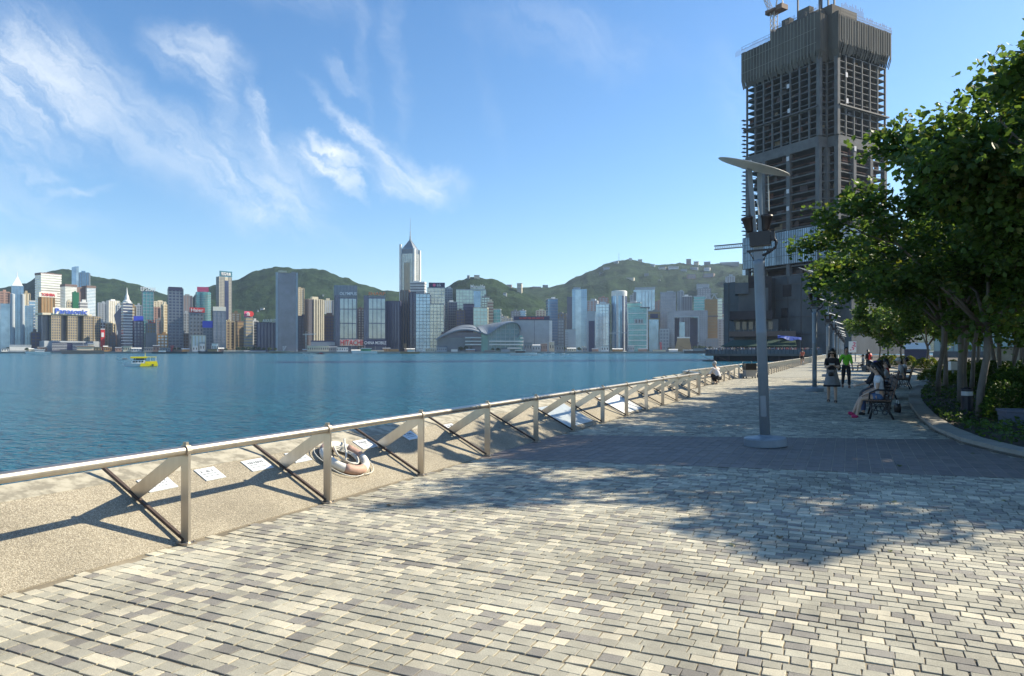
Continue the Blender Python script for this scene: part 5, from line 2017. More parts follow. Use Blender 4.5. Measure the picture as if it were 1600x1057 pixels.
FT = [far_tree_mesh(s) for s in range(3)]
ft_trunk = MB().tube([(0, 0, 0), (0, 0, 5)], [.35, .2], 5).mesh('trunk', far_bark)
FTREES = [(12, 1.1), (18, 1.3), (25, 1.2), (31, 1.1), (36, 1.25), (42, 1.0), (272, 1.0), (279, 1.1), (353, .9), (372, 1.2), (380, 1.1), (388, 1.2), (396, 1.1), (404, 1.2), (412, 1.0), (421, 1.1), (430, 1.0), (720, 1.3), (728, 1.4), (735, 1.2), (770, .9), (778, 1.0), (786, .9), (808, 1.0), (880, 1.2), (888, 1.2), (905, 1.1), (1046, 1.1), (1086, 1.5), (1093, 1.6), (1100, 1.4), (1110, 1.3)]
NEAR = lambda px: ('below the left glass tower' if px < 60 else 'by the dark gridded tower' if px < 300 else 'before the tan and navy blocks' if px < 450 else 'before the winged hall' if px < 820 else 'by the blue towers' if px < 950 else 'beside the gate building')
ORD = ['first', 'second', 'third', 'fourth', 'fifth', 'sixth', 'seventh', 'eighth', 'ninth', 'tenth']
for i, (px, s) in enumerate(FTREES):
    near = NEAR(px)
    same = [j for j, q in enumerate(FTREES) if NEAR(q[0]) == near]
    t = thing('shore_tree', f'{ORD[same.index(i)]} from left of the shore trees {near}', 'tree', c2w(px, 1470 + (i % 5) * 5, LAND_Z), i * 1.3, 'trees on the far shore')
    t.scale = (s * 1.1, s * 1.1, s)
    link('crown', FT[i % 3], t)
    link('trunk', ft_trunk, t)


def lattice(mb, p, q, w, n, r=.18):
    """square lattice mast from p to q"""
    p, q = Vector(p), Vector(q)
    d = (q - p).normalized()
    s1 = (Vector((0, 0, 1)).cross(d) if abs(d.z) < .9 else Vector((1, 0, 0)))
    s1 = (s1 - d * s1.dot(d)).normalized()
    s2 = d.cross(s1)
    cs = [(a, c) for a, c in ((-1, -1), (1, -1), (1, 1), (-1, 1))]
    P = lambda k, i: p + (q - p) * (k / n) + (s1 * cs[i][0] + s2 * cs[i][1]) * w / 2
    for i in range(4):
        mb.bar(P(0, i), P(n, i), r, r)
        for k in range(n):
            mb.bar(P(k, i), P(k + 1, (i + 1) % 4), r * .7, r * .7)


def shore_crane(px, D, hpx, jpx, mt, lb, lean=0):
    b = Bld('tower_crane', lb, px - 2, px + 2, D, cat='crane', group='cranes on the far shore')
    zt = b.Z(HORIZ - hpx)
    mb = MB()
    lattice(mb, (0, 0, 0), (0, 0, zt), 2.2, max(4, int(zt / 6)), .5)
    mb.build('tower', mt, b.root)
    mb = MB()
    if lean:
        lattice(mb, (0, 0, 2), (lean * b.m, 0, zt), 1.6, 8, .45)
    else:
        lattice(mb, (-jpx * .3 * b.m, 0, zt), (jpx * b.m, 0, zt + 1), 1.8, 14, .45)
        mb.bar((0, 0, zt + 7), (jpx * .6 * b.m, 0, zt + 1), .3, .3)
        mb.bar((0, 0, zt), (0, 0, zt + 7), .6, .6)
    mb.build('jib', mt, b.root)


shore_crane(478, 1500, 26, 16, W_WHITE, 'white tower crane before the ribbed tan tower')
shore_crane(958, 1500, 28, 26, W_PALE, 'pale tower crane with a long jib before the rounded white tower')
shore_crane(910, 1480, 8, 0, W_CREAM, 'cream raked derrick before the white low office', lean=4)
shore_crane(443, 1480, 8, 0, W_WHITE, 'white raked derrick under the dark slab tower', lean=4)
shore_crane(268, 1465, 9, 0, S_RED, 'red derrick right of the yellow boat', lean=3)
shore_crane(634, 1460, 12, 0, W_TAN, 'tan derrick below the tallest tower', lean=-3)
shore_crane(1033, 1470, 14, 0, S_RED, 'red derrick left of the gate building', lean=-2)
shore_crane(140, 1470, 10, 0, W_PALE, 'pale derrick below the ribbed block', lean=-5)


# ------------------------------------------------------------------ boats
def hull(mb, L, B, H, m=0):
    n = 10
    top, bot = [], []
    for k in range(n + 1):
        t = k / n
        x = -L / 2 + L * t
        w = B / 2 * (1 - max(0, (t - .55) / .45) ** 2.2)
        top.append((x + (L * .05 if k == n else 0), w, H * (1 + .25 * max(0, t - .5))))
        bot.append((x, w * .72, -.25))
    for sgn in (1, -1):
        for k in range(n):
            a = [(bot[k][0], sgn * bot[k][1], bot[k][2]), (bot[k + 1][0], sgn * bot[k + 1][1], bot[k + 1][2]), (top[k + 1][0], sgn * top[k + 1][1], top[k + 1][2]), (top[k][0], sgn * top[k][1], top[k][2])]
            mb.add(a, [(0, 1, 2, 3) if sgn < 0 else (3, 2, 1, 0)], m)
    for k in range(n):
        mb.add([(top[k][0], -top[k][1], top[k][2] - .05), (top[k + 1][0], -top[k + 1][1], top[k + 1][2] - .05), (top[k + 1][0], top[k + 1][1], top[k + 1][2] - .05), (top[k][0], top[k][1], top[k][2] - .05)], [(0, 1, 2, 3)], m)
    mb.add([(bot[0][0], -bot[0][1], bot[0][2]), (bot[0][0], bot[0][1], bot[0][2]), (top[0][0], top[0][1], top[0][2]), (top[0][0], -top[0][1], top[0][2])], [(3, 2, 1, 0)], m)


Y_PAINT = mat('boat_yellow', (.85, .70, .02), rough=.4, var=.05)
W_PAINT = mat('boat_white', (.78, .78, .76), rough=.4, var=.05)
D_PAINT = mat('boat_dark', (.05, .06, .07), rough=.5, var=.1)
G_PAINT = mat('boat_green', (.05, .22, .10), rough=.5, var=.1)


def yellow_boat():
    D = F * (EYE - WATER_Z) / (573 - HORIZ)
    root = thing('ferry_boat', 'bright yellow and white harbour boat heading left', 'boat', c2w(221, D, WATER_Z), 0)
    root.rotation_euler = (0, 0, YAW - math.atan((221 - 800) / F) + R(180))
    mb = MB()
    hull(mb, 8.7, 3.0, .95)
    o = mb.build('hull', W_PAINT, root)
    for s in (-1, 1):
        mb = MB()
        mb.add([(-4.36, s * 1.52, .1), (.5, s * 1.53, .05), (.1, s * 1.53, 1.0), (-4.36, s * 1.52, 1.0)], [(0, 1, 2, 3)])
        mb.add([(-4.36, s * 1.50, .1), (.5, s * 1.50, .05), (.1, s * 1.50, 1.0), (-4.36, s * 1.50, 1.0)], [(3, 2, 1, 0)])
        mb.build('stern_panel', Y_PAINT, o)
    MB().box(-4.2, -1.35, .9, -1.0, 1.35, 1.55).build('stern_bulwark', Y_PAINT, root)
    mb = MB()
    mb.box(-1.0, -1.3, .9, 2.6, 1.3, 1.95)
    mb.build('cabin', W_PAINT, root)
    for s in (-1, 1):
        for k in range(4):
            x = -.5 + k * .75
            MB().box(x, s * 1.32 - .02, 1.25, x + .5, s * 1.32 + .02, 1.7).build('window', D_PAINT, root)
        for x in (-3.9, -2.4, -.9, 1.6):
            MB().box(x - .05, s * 1.25 - .05, 1.0, x + .05, s * 1.25 + .05, 2.75).build('stanchion', W_PAINT, root)
    MB().box(-1.2, -1.15, 1.95, 2.0, 1.15, 2.45).build('wheelhouse', D_PAINT, root)
    MB().box(-4.1, -1.45, 2.75, -1.4, 1.45, 2.9).build('aft_canopy', Y_PAINT, root)
    MB().box(-1.5, -1.5, 2.5, 2.9, 1.5, 2.95).build('cabin_roof', Y_PAINT, root)
    MB().tube([(-1.0, 0, 2.9), (-1.0, 0, 4.2)], [.06, .03], 5).build('mast', Y_PAINT, root)
    for s in (-1, 1):
        MB().tube([(-3.0, s * 1.56, .45), (-3.0, s * 1.66, .45)], .28, 10).build('tyre_fender', D_PAINT, root)


yellow_boat()


def small_boat(px, py, L, mt, cab, lb, rz=180, wake=False):
    D = F * (EYE - WATER_Z) / max(.8, py - HORIZ)
    D = min(D, 1425)
    root = thing('boat', lb, 'boat', c2w(px, D, WATER_Z), 0, 'small boats on the harbour')
    root.rotation_euler = (0, 0, YAW - math.atan((px - 800) / F) + R(rz))
    mb = MB()
    hull(mb, L, L * .27, L * .10)
    mb.build('hull', mt, root)
    MB().box(-L * .25, -L * .09, L * .09, L * .15, L * .09, L * .2).build('cabin', cab, root)
    MB().box(-L * .28, -L * .11, L * .2, L * .18, L * .11, L * .22).build('roof', mt, root)
    MB().tube([(0, 0, L * .2), (0, 0, L * .38)], [L * .008, L * .004], 4).build('mast', W_GREY, root)


small_boat(194, 563.8, 5.5, W_PAINT, G_DARK, 'small white launch just behind the bow of the yellow boat')
small_boat(481, 554.5, 12, W_PAINT, G_DARK, 'white launch below the ribbed tan tower')
small_boat(501, 553.9, 11, D_PAINT, S_RED, 'dark boat with red cabin below the ribbed tan tower')
small_boat(815, 555.6, 26, W_PAINT, G_DARK, 'white motor yacht below the winged hall', 0)
small_boat(836, 555.9, 14, W_PAINT, W_PAINT, 'little white speedboat trailing right of the yacht', 0)
small_boat(858, 553.2, 18, W_PAINT, G_DARK, 'white cruiser below the long grey block', 0)
small_boat(881, 555.4, 10, W_PAINT, W_PAINT, 'tiny white boat below the blue towers', 0)
small_boat(641, 553.0, 34, W_TAN, W_WHITE, 'tan workboat moored below the tallest tower')
small_boat(570, 552.8, 46, W_PAINT, G_PAINT, 'long white ferry moored at the red billboard')
small_boat(252, 552.9, 30, D_PAINT, W_PAINT, 'dark barge moored right of the yellow boat')
small_boat(276, 552.8, 36, D_PAINT, W_BROWN, 'brown barge below the dark gridded tower')
small_boat(330, 553.0, 40, D_PAINT, W_TAN, 'long dark barge below the tall white tower')
small_boat(130, 553.3, 60, W_PINK, W_CREAM, 'long pinkish barge below the ribbed tan block')
small_boat(60, 553.3, 34, W_PAINT, W_PALE, 'white moored ferry left of the ribbed block')
small_boat(1090, 552.6, 50, D_PAINT, W_GREY, 'dark pontoon at the right end of the far shore')
# ------------------------------------------------------------------ tower under construction
CONC = mat('raw_concrete', (.145, .138, .136), rough=.85, var=.22, scale=.25, bump=.15, bscale=2)
CONC_D = mat('core_concrete', (.05, .038, .04), rough=.9, var=.3, scale=.2)  # darker than the raw concrete, painting in the shade of the tower interior
NET = mat('scaffold_netting', (.118, .102, .086), rough=.9, var=.32, scale=.16, stretch=(1, 1, .25), bump=.4, bscale=1.2)
NET_D = mat('podium_wrap', (.11, .11, .115), rough=.9, var=.3, scale=.10, stretch=(1, 1, .6), bump=.3, bscale=.5)
STEELD = mat('site_steel', (.10, .09, .09), rough=.6, var=.2)
TOWER_RZ = YAW + R(30.3)
TW, TL, NT = 46.0, 52.0, 6.0
TO = c2w(800 + F * 157 / 350, 350, 0)


def tower_plan(o=0.0):
    return [(NT - o * 0, -o), (TW + o, -o), (TW + o, TL + o), (-o, TL + o), (-o, NT), (NT, NT)]


def construction_tower():
    rng = random.Random(12)
    t = thing('unfinished_tower', 'unfinished concrete tower with netted top and open floor grid', 'building', TO, TOWER_RZ)
    zs = []
    z = 41.0
    for z in (41.0, 45.6):
        zs.append(z)
    for k in range(4):
        zs.append(47.5 + k * 4.4)
    for k in range(9):
        zs.append(65.2 + k * 4.35)
    for k in range(12):
        zs.append(110.6 + k * 3.28)
    for k in range(5):
        zs.append(150 + k * 3.6)
    for z in zs:
        MB().prism(tower_plan(.12), z, z + (.55 if z < 105 else .38)).build('floor_slab', CONC, t)
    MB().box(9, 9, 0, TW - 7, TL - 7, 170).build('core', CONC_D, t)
    # transfer band and ledges
    MB().prism(tower_plan(.5), 104.4, 109.6).build('transfer_beam', CONC, t)
    mb = MB()
    mb.prism(tower_plan(1.4), 124.2, 124.9)
    mb.build('safety_ledge', STEELD, t)
    # columns: thin ones above, stout ones below
    up = [(0.15, NT + (TL - NT - .3) * k / 8) for k in range(9)] + [(NT + (TW - NT - .3) * k / 6, .15) for k in range(7)] + [(NT, NT)]
    for k, (x, y) in enumerate(up):
        w = 1.0 if k in (0, 9) else .42
        b = MB().box(x - w, y - w, 109.6, x + w, y + w, 150)
        b.build('column', CONC, t)
    for (x, y) in ((.3, NT + .5), (.3, 24), (.3, 40), (.3, TL - 1), (NT + .5, .3), (19, .3), (TW - 1, .3), (NT, NT), (33, .3)):
        MB().box(x - 1.1, y - 1.1, 38, x + 1.1, y + 1.1, 104.4).build('column', CONC, t)
    # hoardings, stored sheets and half-built walls between the floors
    cols = [CONC, mat('rust_sheet', (.16, .07, .05), rough=.8, var=.3), mat('ply_sheet', (.25, .18, .11), rough=.8, var=.3), STEELD, mat('white_sheet', (.6, .58, .56), rough=.7, var=.1), mat('site_brown', (.09, .06, .055), rough=.9, var=.3)]
    mb = MB()
    for i, z in enumerate(zs[:-5]):
        if 46 < z < 64:
            continue
        h = 3.0 if z > 105 else 3.9
        if 103 < z < 106:
            continue
        for side in range(2):
            L = TL - NT if side == 0 else TW - NT
            s = 0.0
            while s < L - 2:
                w = rng.uniform(1.5, 5)
                if rng.random() < .62:
                    hh = h * rng.choice((.22, .3, .45, .6, 1.0))
                    m = rng.choice((3, 1, 5, 5, 3, 5, 2, 5))
                    dpt = rng.uniform(.8, 4.5)
                    a, c = NT + s, NT + min(s + w, L)
                    if side == 0:
                        mb.box(dpt, a, z + .5, dpt + .25, c, z + .5 + hh, m)
                    else:
                        mb.box(a, dpt, z + .5, c, dpt + .25, z + .5 + hh, m)
                s += w
    mb.build('site_clutter', cols, t, kind='stuff')
    # red guard rails along the lower floors
    mb = MB()
    for z in [q for q in zs if 64 < q < 104]:
        mb.box(-.1, NT, z + 1.5, .05, TL, z + 1.7)
        mb.box(NT, -.1, z + 1.5, TW, .05, z + 1.7)
    mb.build('guard_rails', cols[1], t, kind='stuff')
    # netting round the top
    mb = MB()

    def strips(p, q, z0, z1, out, rag=1.6):
        p, q = Vector(p), Vector(q)
        L = (q - p).length
        d = (q - p).normalized()
        o = Vector((out[0], out[1]))
        n = int(L / .8)
        for k in range(n):
            a, c = p + d * (L * k / n), p + d * (L * (k + 1.0) / n)
            off = o * (2.0 + (.10 if k % 2 else 0) + rng.uniform(-.03, .03))
            zb = z0 + rng.uniform(0, rag)
            zt = z1 + rng.uniform(-.1, .3)
            zk = zb + 4.5
            i0, i1 = a + o * .5, c + o * .5
            A, C = a + off, c + off
            A2, C2 = A - o * .18, C - o * .18
            mb.add([(i0.x, i0.y, zb), (i1.x, i1.y, zb), (C.x, C.y, zk), (A.x, A.y, zk), (C.x, C.y, zt), (A.x, A.y, zt), (A2.x, A2.y, zt), (C2.x, C2.y, zt), (A2.x, A2.y, zk), (C2.x, C2.y, zk)],
                   [(0, 1, 2, 3), (3, 2, 4, 5), (5, 4, 7, 6), (9, 8, 6, 7), (2, 9, 7, 4), (8, 3, 5, 6)])
    strips((0, NT - 2.1), (0, 34), 147, 171, (-1, 0))
    strips((0, 34), (0, TL + 2), 147, 167.5, (-1, 0))
    strips((-2.0, NT), (NT, NT), 147, 170, (0, -1), .4)
    strips((NT, NT - 2), (NT, -2.0), 147, 170, (-1, 0), .4)
    strips((NT - 2, 0), (TW + 2, 0), 150, 168.5, (0, -1), 3.0)
    strips((TW, 0), (TW, TL), 150, 168, (1, 0))
    strips((0, TL), (TW, TL), 150, 168, (0, 1))
    mb.build('netting', NET, t, kind='stuff')
    mb = MB()
    for k in range(24):
        y = NT + 1 + k * 2.0
        mb.box(-2.34, y, 150, -2.22, y + .2, 167 if y > 34 else 171)
    for k in range(21):
        x = NT + 1 + k * 2.0
        mb.box(x, -2.34, 155, x + .2, -2.22, 168)
    for z in (156, 163):
        mb.box(-2.33, NT, z, -2.2, TL + 2, z + .16)
    mb.build('net_ropes', mat('net_rope', (.33, .31, .27), rough=.9, var=.2), t, kind='stuff')
    mb = MB()
    mb.box(.5, NT, 167, 5, 33, 173.5)
    mb.box(NT, 3, 166, 26, 14, 176)
    mb.box(14, 12, 166, 36, 40, 174)
    mb.box(.5, 12, 173.5, 4, 19, 177.5)
    mb.box(.5, 24, 173.5, 4, 29, 176.5)
    mb.build('climbing_formwork', NET, t, kind='stuff')
    mb = MB()
    for k in range(70):
        y = NT - 2 + k * .78
        mb.bar((-2.1, y, 167 if y > 34 else 171), (-2.1, y, (167 if y > 34 else 171) + rng.uniform(2.2, 4.2)), .12, .12)
    for k in range(58):
        x = NT + k * .74
        mb.bar((x, -2.1, 168), (x, -2.1, 168 + rng.uniform(2, 4.4) + (3.5 if x < 24 else 0)), .12, .12)
    for zz in (169.5, 171):
        mb.bar((-2.1, 34, zz), (-2.1, TL + 2, zz), .12, .12)
        mb.bar((NT, -2.1, zz), (TW + 2, -2.1, zz), .12, .12)
    mb.bar((-2.1, NT, 173), (-2.1, 34, 173), .12, .12)
    for x, y in ((3, 8), (6, 9), (10, 8), (12, 6), (2, 20)):
        mb.bar((x, y, 172), (x, y, 186), .7, .7)
    mb.build('scaffold_poles', STEELD, t, kind='stuff')
    # curtain wall already hung on three storeys
    pg = mat('tower_glass', (.30, .36, .42), rough=.2, metal=.35, rnd=.35, var=.2, scale=.3)
    pf = mat('tower_mullion', (.045, .05, .06), rough=.5)
    for k in range(22):
        y0 = NT + 47.5 * k / 22
        y1 = NT + 47.5 * (k + 1) / 22
        MB().box(-1.3, y0 + .12, 47.3, -1.0, y1 - .12, 64.4).build('pane', pg, t)
    for k in range(19):
        x0 = NT + 40 * k / 19
        x1 = NT + 40 * (k + 1) / 19
        MB().box(x0 + .12, -1.3, 47.3, x1 - .12, -1.0, 64.4).build('pane', pg, t)
    for k in range(3):
        MB().box(2 * k + .1, NT - .9, 47.3, 2 * k + 1.9, NT - .6, 64.4).build('pane', pg, t)
        MB().box(NT - .9, 2 * k + .1, 47.3, NT - .6, 2 * k + 1.9, 64.4).build('pane', pg, t)
    mb = MB()
    for k in range(45):
        y = NT + 47.5 * k / 44
        mb.box(-1.45, y - .1, 47.2, -.9, y + .1, 64.6)
    for k in range(39):
        x = NT + 40 * k / 38
        mb.box(x - .1, -1.45, 47.2, x + .1, -.9, 64.6)
    for z in (47.0, 51.5, 55.9, 60.2, 64.4):
        mb.box(-1.4, NT, z, -.95, TL + 1.5, z + .22)
        mb.box(NT, -1.4, z, TW, -.95, z + .22)
    mb.build('mullions', pf, t, kind='stuff')
    # hoist brackets up the far edge, numbered sheets left blank
    mb = MB()
    for k in range(30):
        mb.box(-1.6 - (k % 2) * .8, TL + .2, 66 + k * 2.2, .2, TL + 1.6, 66.5 + k * 2.2)
    mb.build('hoist_brackets', STEELD, t, kind='stuff')
    wm = mat('marker_sheet', (.72, .66, .66), rough=.7, var=.05)
    for (y, z) in ((24, 139), (23.5, 126), (24, 101), (24, 84), (24, 75)):
        o = MB().box(-.75 if z > 104 else -1.0, y - .8, z, -.6 if z > 104 else -.85, y + .8, z + 2.2).build('marker_sheet', wm, t)
    for (x, z) in ((12, 139), (12.5, 126), (19, 103)):
        MB().box(x - .8, -1.0, z, x + .8, -.85, z + 2.4).build('marker_sheet', wm, t)
    # wrapped podium
    p = thing('wrapped_podium', 'bulky podium under the unfinished tower wrapped in grey sheeting', 'building', TO, TOWER_RZ)
    MB().box(-3, -3, 0, 62, 66, 40.5).build('wrapped_body', NET_D, p)
    MB().box(4, -9, 0, 60, -3, 31).build('wrapped_bay', NET_D, p)
    lit = mat('sunlit_tan_sheet', (.36, .31, .22), rough=.9, var=.3, scale=.3, bump=.3, bscale=2)  # sunlight on the top band of netting put into this lighter tan
    mb = MB()
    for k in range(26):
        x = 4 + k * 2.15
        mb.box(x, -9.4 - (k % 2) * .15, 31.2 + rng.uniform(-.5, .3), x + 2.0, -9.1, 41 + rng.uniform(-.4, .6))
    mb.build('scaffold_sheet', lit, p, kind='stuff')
    mb = MB()
    for k in range(28):
        x = 4 + k * 2.07
        mb.bar((x, -9.7, 29), (x, -9.7, 42.5), .14, .14)
    for z in (31, 33.5, 36, 38.5, 41):
        mb.bar((4, -9.75, z), (60, -9.75, z), .12, .12)
    mb.build('scaffold_poles', STEELD, p, kind='stuff')
    mb = MB()
    for k in range(9):
        y = -2 + k * 8
        mb.box(-3.3, y, 0, -3.05, y + .5, 40.4)
    for z in (10, 19, 28, 36):
        mb.box(-3.25, -3, z, -3.02, 66, z + .4)
        mb.box(4, -9.25, z, 60, -9.02, z + .4)
    mb.build('wrap_battens', STEELD, p, kind='stuff')
    for (y, z, w, h) in ((20, 30, 5, 6), (22, 19, 4, 5), (34, 10, 6, 6), (40, 22, 4, 6)):
        MB().box(-3.5, y, z, -3.1, y + w, z + h).build('opening', CONC_D, p)
    return t


construction_tower()
# neighbouring low terraced block
b = Bld('terraced_block', 'low stepped dark block with sunlit tan netted top left of the unfinished tower', 1140, 1215, 372, ratio=.5, z0=0)
b.pbox('sunlit_top', mat('sunlit_tan_netting', (.34, .29, .20), rough=.9, var=.35, scale=.5), 1149, 1169, 432.5, 445, -8, 6)  # lighter tan than the box below paints its sunlit top
b.pbox('netted_box', NET_D, 1148.5, 1169.5, 444, 461, -9, 8)
b.pbox('upper_body', NET_D, 1154, 1200, 452, 500, -6, 14)
b.pbox('upper_body', CONC_D, 1168, 1205, 433, 500, -3, 14)
b.pbox('overhang', CONC_D, 1141, 1206, 488, 501, -12, 10)
b.pbox('lower_body', NET_D, 1147, 1215, 500, 547, -8, 12)
for k in range(6):
    b.pbox('opening', G_DARK, 1150 + k * 10, 1156.5 + k * 10, 504, 516, -8.5, -7.9)
b.pbox('terrace', mat('terrace_brick', (.16, .11, .09), rough=.85, var=.2), 1140, 1240, 519, 527, -14, 8)
for k in range(14):
    b.pbox('baluster', W_GREY, 1141 + k * 7, 1141.6 + k * 7, 516, 519, -14, -13.6)


def roof_crane():
    t = thing('tower_crane', 'white and rust luffing crane standing on the unfinished tower', 'crane', TO, TOWER_RZ)
    red = mat('crane_paint', (.45, .40, .36), rough=.6, var=.2)
    rust = mat('crane_machinery', (.20, .11, .07), rough=.7, var=.3)
    c = (2.5, 35.5)
    mb = MB()
    lattice(mb, (c[0], c[1], 165), (c[0], c[1], 184), 2.6, 7, .32)
    mb.build('tower', red, t)
    mb = MB()
    mb.box(c[0] - 3.4, c[1] - 3.0, 184, c[0] + 3.4, c[1] + 2.2, 185)
    mb.box(c[0] - 1.6, c[1] + 2.4, 184.2, c[0] + 1.4, c[1] + 4.6, 186.4)
    mb.box(c[0] - 2.5, c[1] - 7, 183.4, c[0] + 2.5, c[1] - 3.1, 186)
    mb.build('slewing_deck', rust, t)
    mb = MB()
    lattice(mb, (c[0], c[1] + 1.6, 185), (c[0] - 6, c[1] + 14, 222), 1.8, 12, .28)
    mb.build('jib', red, t)
    mb = MB()
    mb.bar((c[0], c[1] - 1, 185), (c[0], c[1] - 3.2, 197), .5, .5)
    mb.bar((c[0], c[1] - 6, 186), (c[0], c[1] - 3.2, 197), .4, .4)
    mb.bar((c[0], c[1] - 3.2, 197), (c[0] - 5, c[1] + 12.5, 218), .14, .14)
    mb.build('back_mast', red, t)
    mb = MB()
    mb.box(c[0] - 1.3, c[1] - 1.3, 172, c[0] + 1.3, c[1] + 1.3, 174.4)
    mb.build('climbing_collar', rust, t)


roof_crane()
b = Bld('site_crane', 'thin dark crane jib sticking out left of the unfinished tower', 1116, 1172, 420, cat='crane', z0=0)
mb = MB()
lattice(mb, (b.X(1116), 0, b.Z(386.5)), (b.X(1178), 0, b.Z(383.5)), 2.2, 22, .3)
mb.build('jib', STEELD, b.root)
mb = MB()
lattice(mb, (b.X(1180), 0, 0), (b.X(1180), 0, b.Z(379)), 2.0, 20, .3)
mb.build('tower', STEELD, b.root)

# ------------------------------------------------------------------ public deck over the water
b = Bld('harbour_deck', 'dark deck on piles over the water crowded with visitors', 1100, 1280, 318, cat='pier', ratio=.01, z0=WATER_Z)
fas = mat('deck_fascia', (.12, .135, .155), rough=.7, var=.2, scale=.3)
b.pbox('deck_slab', CONC, 1100, 1282, 553, 556.5, -1, 42)
b.pbox('under_deck_shadow', mat('painted_deck_shadow', (.035, .035, .04), rough=.9), 1113, 1282, 556.3, 567, .5, 40)  # near-black fill paints the shadow beneath the deck
for k in range(9):
    b.pbox('pile', CONC_D, 1116 + k * 20, 1119 + k * 20, 556.3, 567, -.6, .4)
b.pbox('fascia', fas, 1101, 1282, 546.8, 553.4, -1.3, -.9)
for k in range(31):
    b.pbox('fascia_rib', CONC_D, 1103 + k * 5.9, 1103.5 + k * 5.9, 547, 553.2, -1.45, -1.2)
b.pbox('rail', W_STEEL, 1101, 1282, 545.2, 545.6, -1.2, -1.0)
b.pbox('pontoon', CONC_D, 1096, 1114, 563.6, 566, -3, 2)
deck = b
# canopies on the deck
b = Bld('green_canopy', 'long dark green sloping canopy over the deck', 1126, 1243, 332, cat='canopy', ratio=.01, z0=1.5)
gc = mat('canopy_green', (.012, .045, .028), rough=.6, var=.2, scale=.3)
mb = MB()
xa, xb, za, zb = b.X(1126), b.X(1243), b.Z(541), b.Z(531)
mb.add([(xa, -4, za), (xb, -4, za), (xb, 6, zb), (xa + 5, 6, zb), (xa, -4, za - .3), (xb, -4, za - .3), (xb, 6, zb - .3), (xa + 5, 6, zb - .3)], [(0, 1, 2, 3), (7, 6, 5, 4), (0, 4, 5, 1), (1, 5, 6, 2), (2, 6, 7, 3), (3, 7, 4, 0)])
mb.build('roof', gc, b.root)
for k in range(9):
    b.pbox('post', W_STEEL, 1131 + k * 13, 1131.8 + k * 13, 541, 549, -3.6, -3.3)
b.pbox('back_glazing', G_NAVY, 1130, 1240, 536, 549, 5.4, 5.6)
b = Bld('blue_tarpaulin', 'bright blue tarpaulin shelter on the deck', 1215, 1252, 329, cat='tarpaulin', ratio=.01, z0=1.5)
bt = mat('tarpaulin_blue', (.03, .07, .30), rough=.5, var=.25, scale=.5)
mb = MB()
n = 8
for k in range(n):
    x0, x1 = b.X(1215 + 37 * k / n), b.X(1215 + 37 * (k + 1) / n)
    s0, s1 = .5 * math.sin(k * 1.1), .5 * math.sin((k + 1) * 1.1)
    z0, z1 = b.Z(523.5 + k * .5), b.Z(523.5 + (k + 1) * .5)
    mb.add([(x0, -2, z0 - 1.6 + s0), (x1, -2, z1 - 1.6 + s1), (x1, 2, z1), (x0, 2, z0), (x0, -2, z0 - 1.7 + s0), (x1, -2, z1 - 1.7 + s1), (x1, 2, z1 - .1), (x0, 2, z0 - .1)], [(0, 1, 2, 3), (7, 6, 5, 4), (0, 4, 5, 1), (2, 6, 7, 3)])
mb.build('sheet', bt, b.root)
for px in (1217, 1233, 1250):
    b.pbox('pole', W_STEEL, px, px + .5, 528, 549, -1.9, -1.6)


def crowd():
    rng = random.Random(31)
    cols = [mat('crowd_%s' % n, c, rough=.8, var=.1) for n, c in (('white', (.65, .63, .6)), ('dark', (.05, .05, .06)), ('blue', (.10, .15, .28)), ('red', (.42, .09, .08)), ('tan', (.35, .27, .19)), ('skin', (.42, .27, .19)))]
    mb = MB()
    for i in range(150):
        px = rng.uniform(1102, 1280)
        p = c2w(px, 319 + rng.uniform(0, 9), EYE + (HORIZ - 548.9) / F * 318)
        h = rng.uniform(1.55, 1.8)
        c = rng.randrange(5)
        c2 = rng.choice((1, 1, 2, 4))
        T = Matrix.Translation(p) @ Matrix.Rotation(rng.uniform(0, 6), 4, 'Z')
        for s in (-1, 1):
            mb.lathe([(.06, 0), (.09, h * .48)], 5, c2, T @ Matrix.Translation((s * .1, 0, 0)))
            mb.lathe([(.04, h * .44), (.06, h * .8)], 5, c, T @ Matrix.Translation((s * .25, .02, 0)))
        mb.lathe([(.15, h * .46), (.17, h * .62), (.20, h * .78), (.08, h * .84)], 7, c, T)
        mb.lathe([(.05, h * .83), (.10, h * .9), (.10, h * .95), (.04, h)], 6, rng.choice((5, 1, 1)), T)
    mb.build('crowd', cols, kind='stuff')


crowd()
# ------------------------------------------------------------------ background right of the promenade
b = Bld('glass_hall', 'pale teal glazed building glimpsed between the tree trunks', 1455, 1720, 170, ratio=.3, z0=0)
gh = glassy('hall_glass', (.22, .36, .38), rough=.2)
nx = 24
for k in range(nx):
    for r in range(4):
        x0 = -b.w / 2 + b.w * k / nx
        MB().box(x0 + .08, -b.dp / 2 - .1, 1.5 + r * 4 + .08, x0 + b.w / nx - .08, -b.dp / 2, 1.5 + r * 4 + 3.9).build('pane', gh, b.root)
b.box('body', W_GREY, -b.w / 2, b.w / 2, -b.dp / 2 + .02, b.dp / 2, 0, 18)
b.box('plinth', CONC, -b.w / 2 - .2, b.w / 2 + .2, -b.dp / 2 - .4, b.dp / 2, 0, 1.45)
b.box('roof_edge', W_PALE, -b.w / 2 - 1, b.w / 2 + 1, -b.dp / 2 - 1.5, b.dp / 2, 17.6, 18.4, bottom=True)
b = Bld('garden_wall', 'low tan garden wall behind the tree trunks', 1530, 1800, 62, cat='wall', ratio=.01, z0=0)
b.box('wall_body', mat('tan_garden_wall', (.33, .29, .21), rough=.85, var=.15), -b.w / 2, b.w / 2, -.2, .2, -.2, 1.9)
b.box('coping', CONC, -b.w / 2, b.w / 2, -.28, .28, 1.9, 2.0, bottom=True)
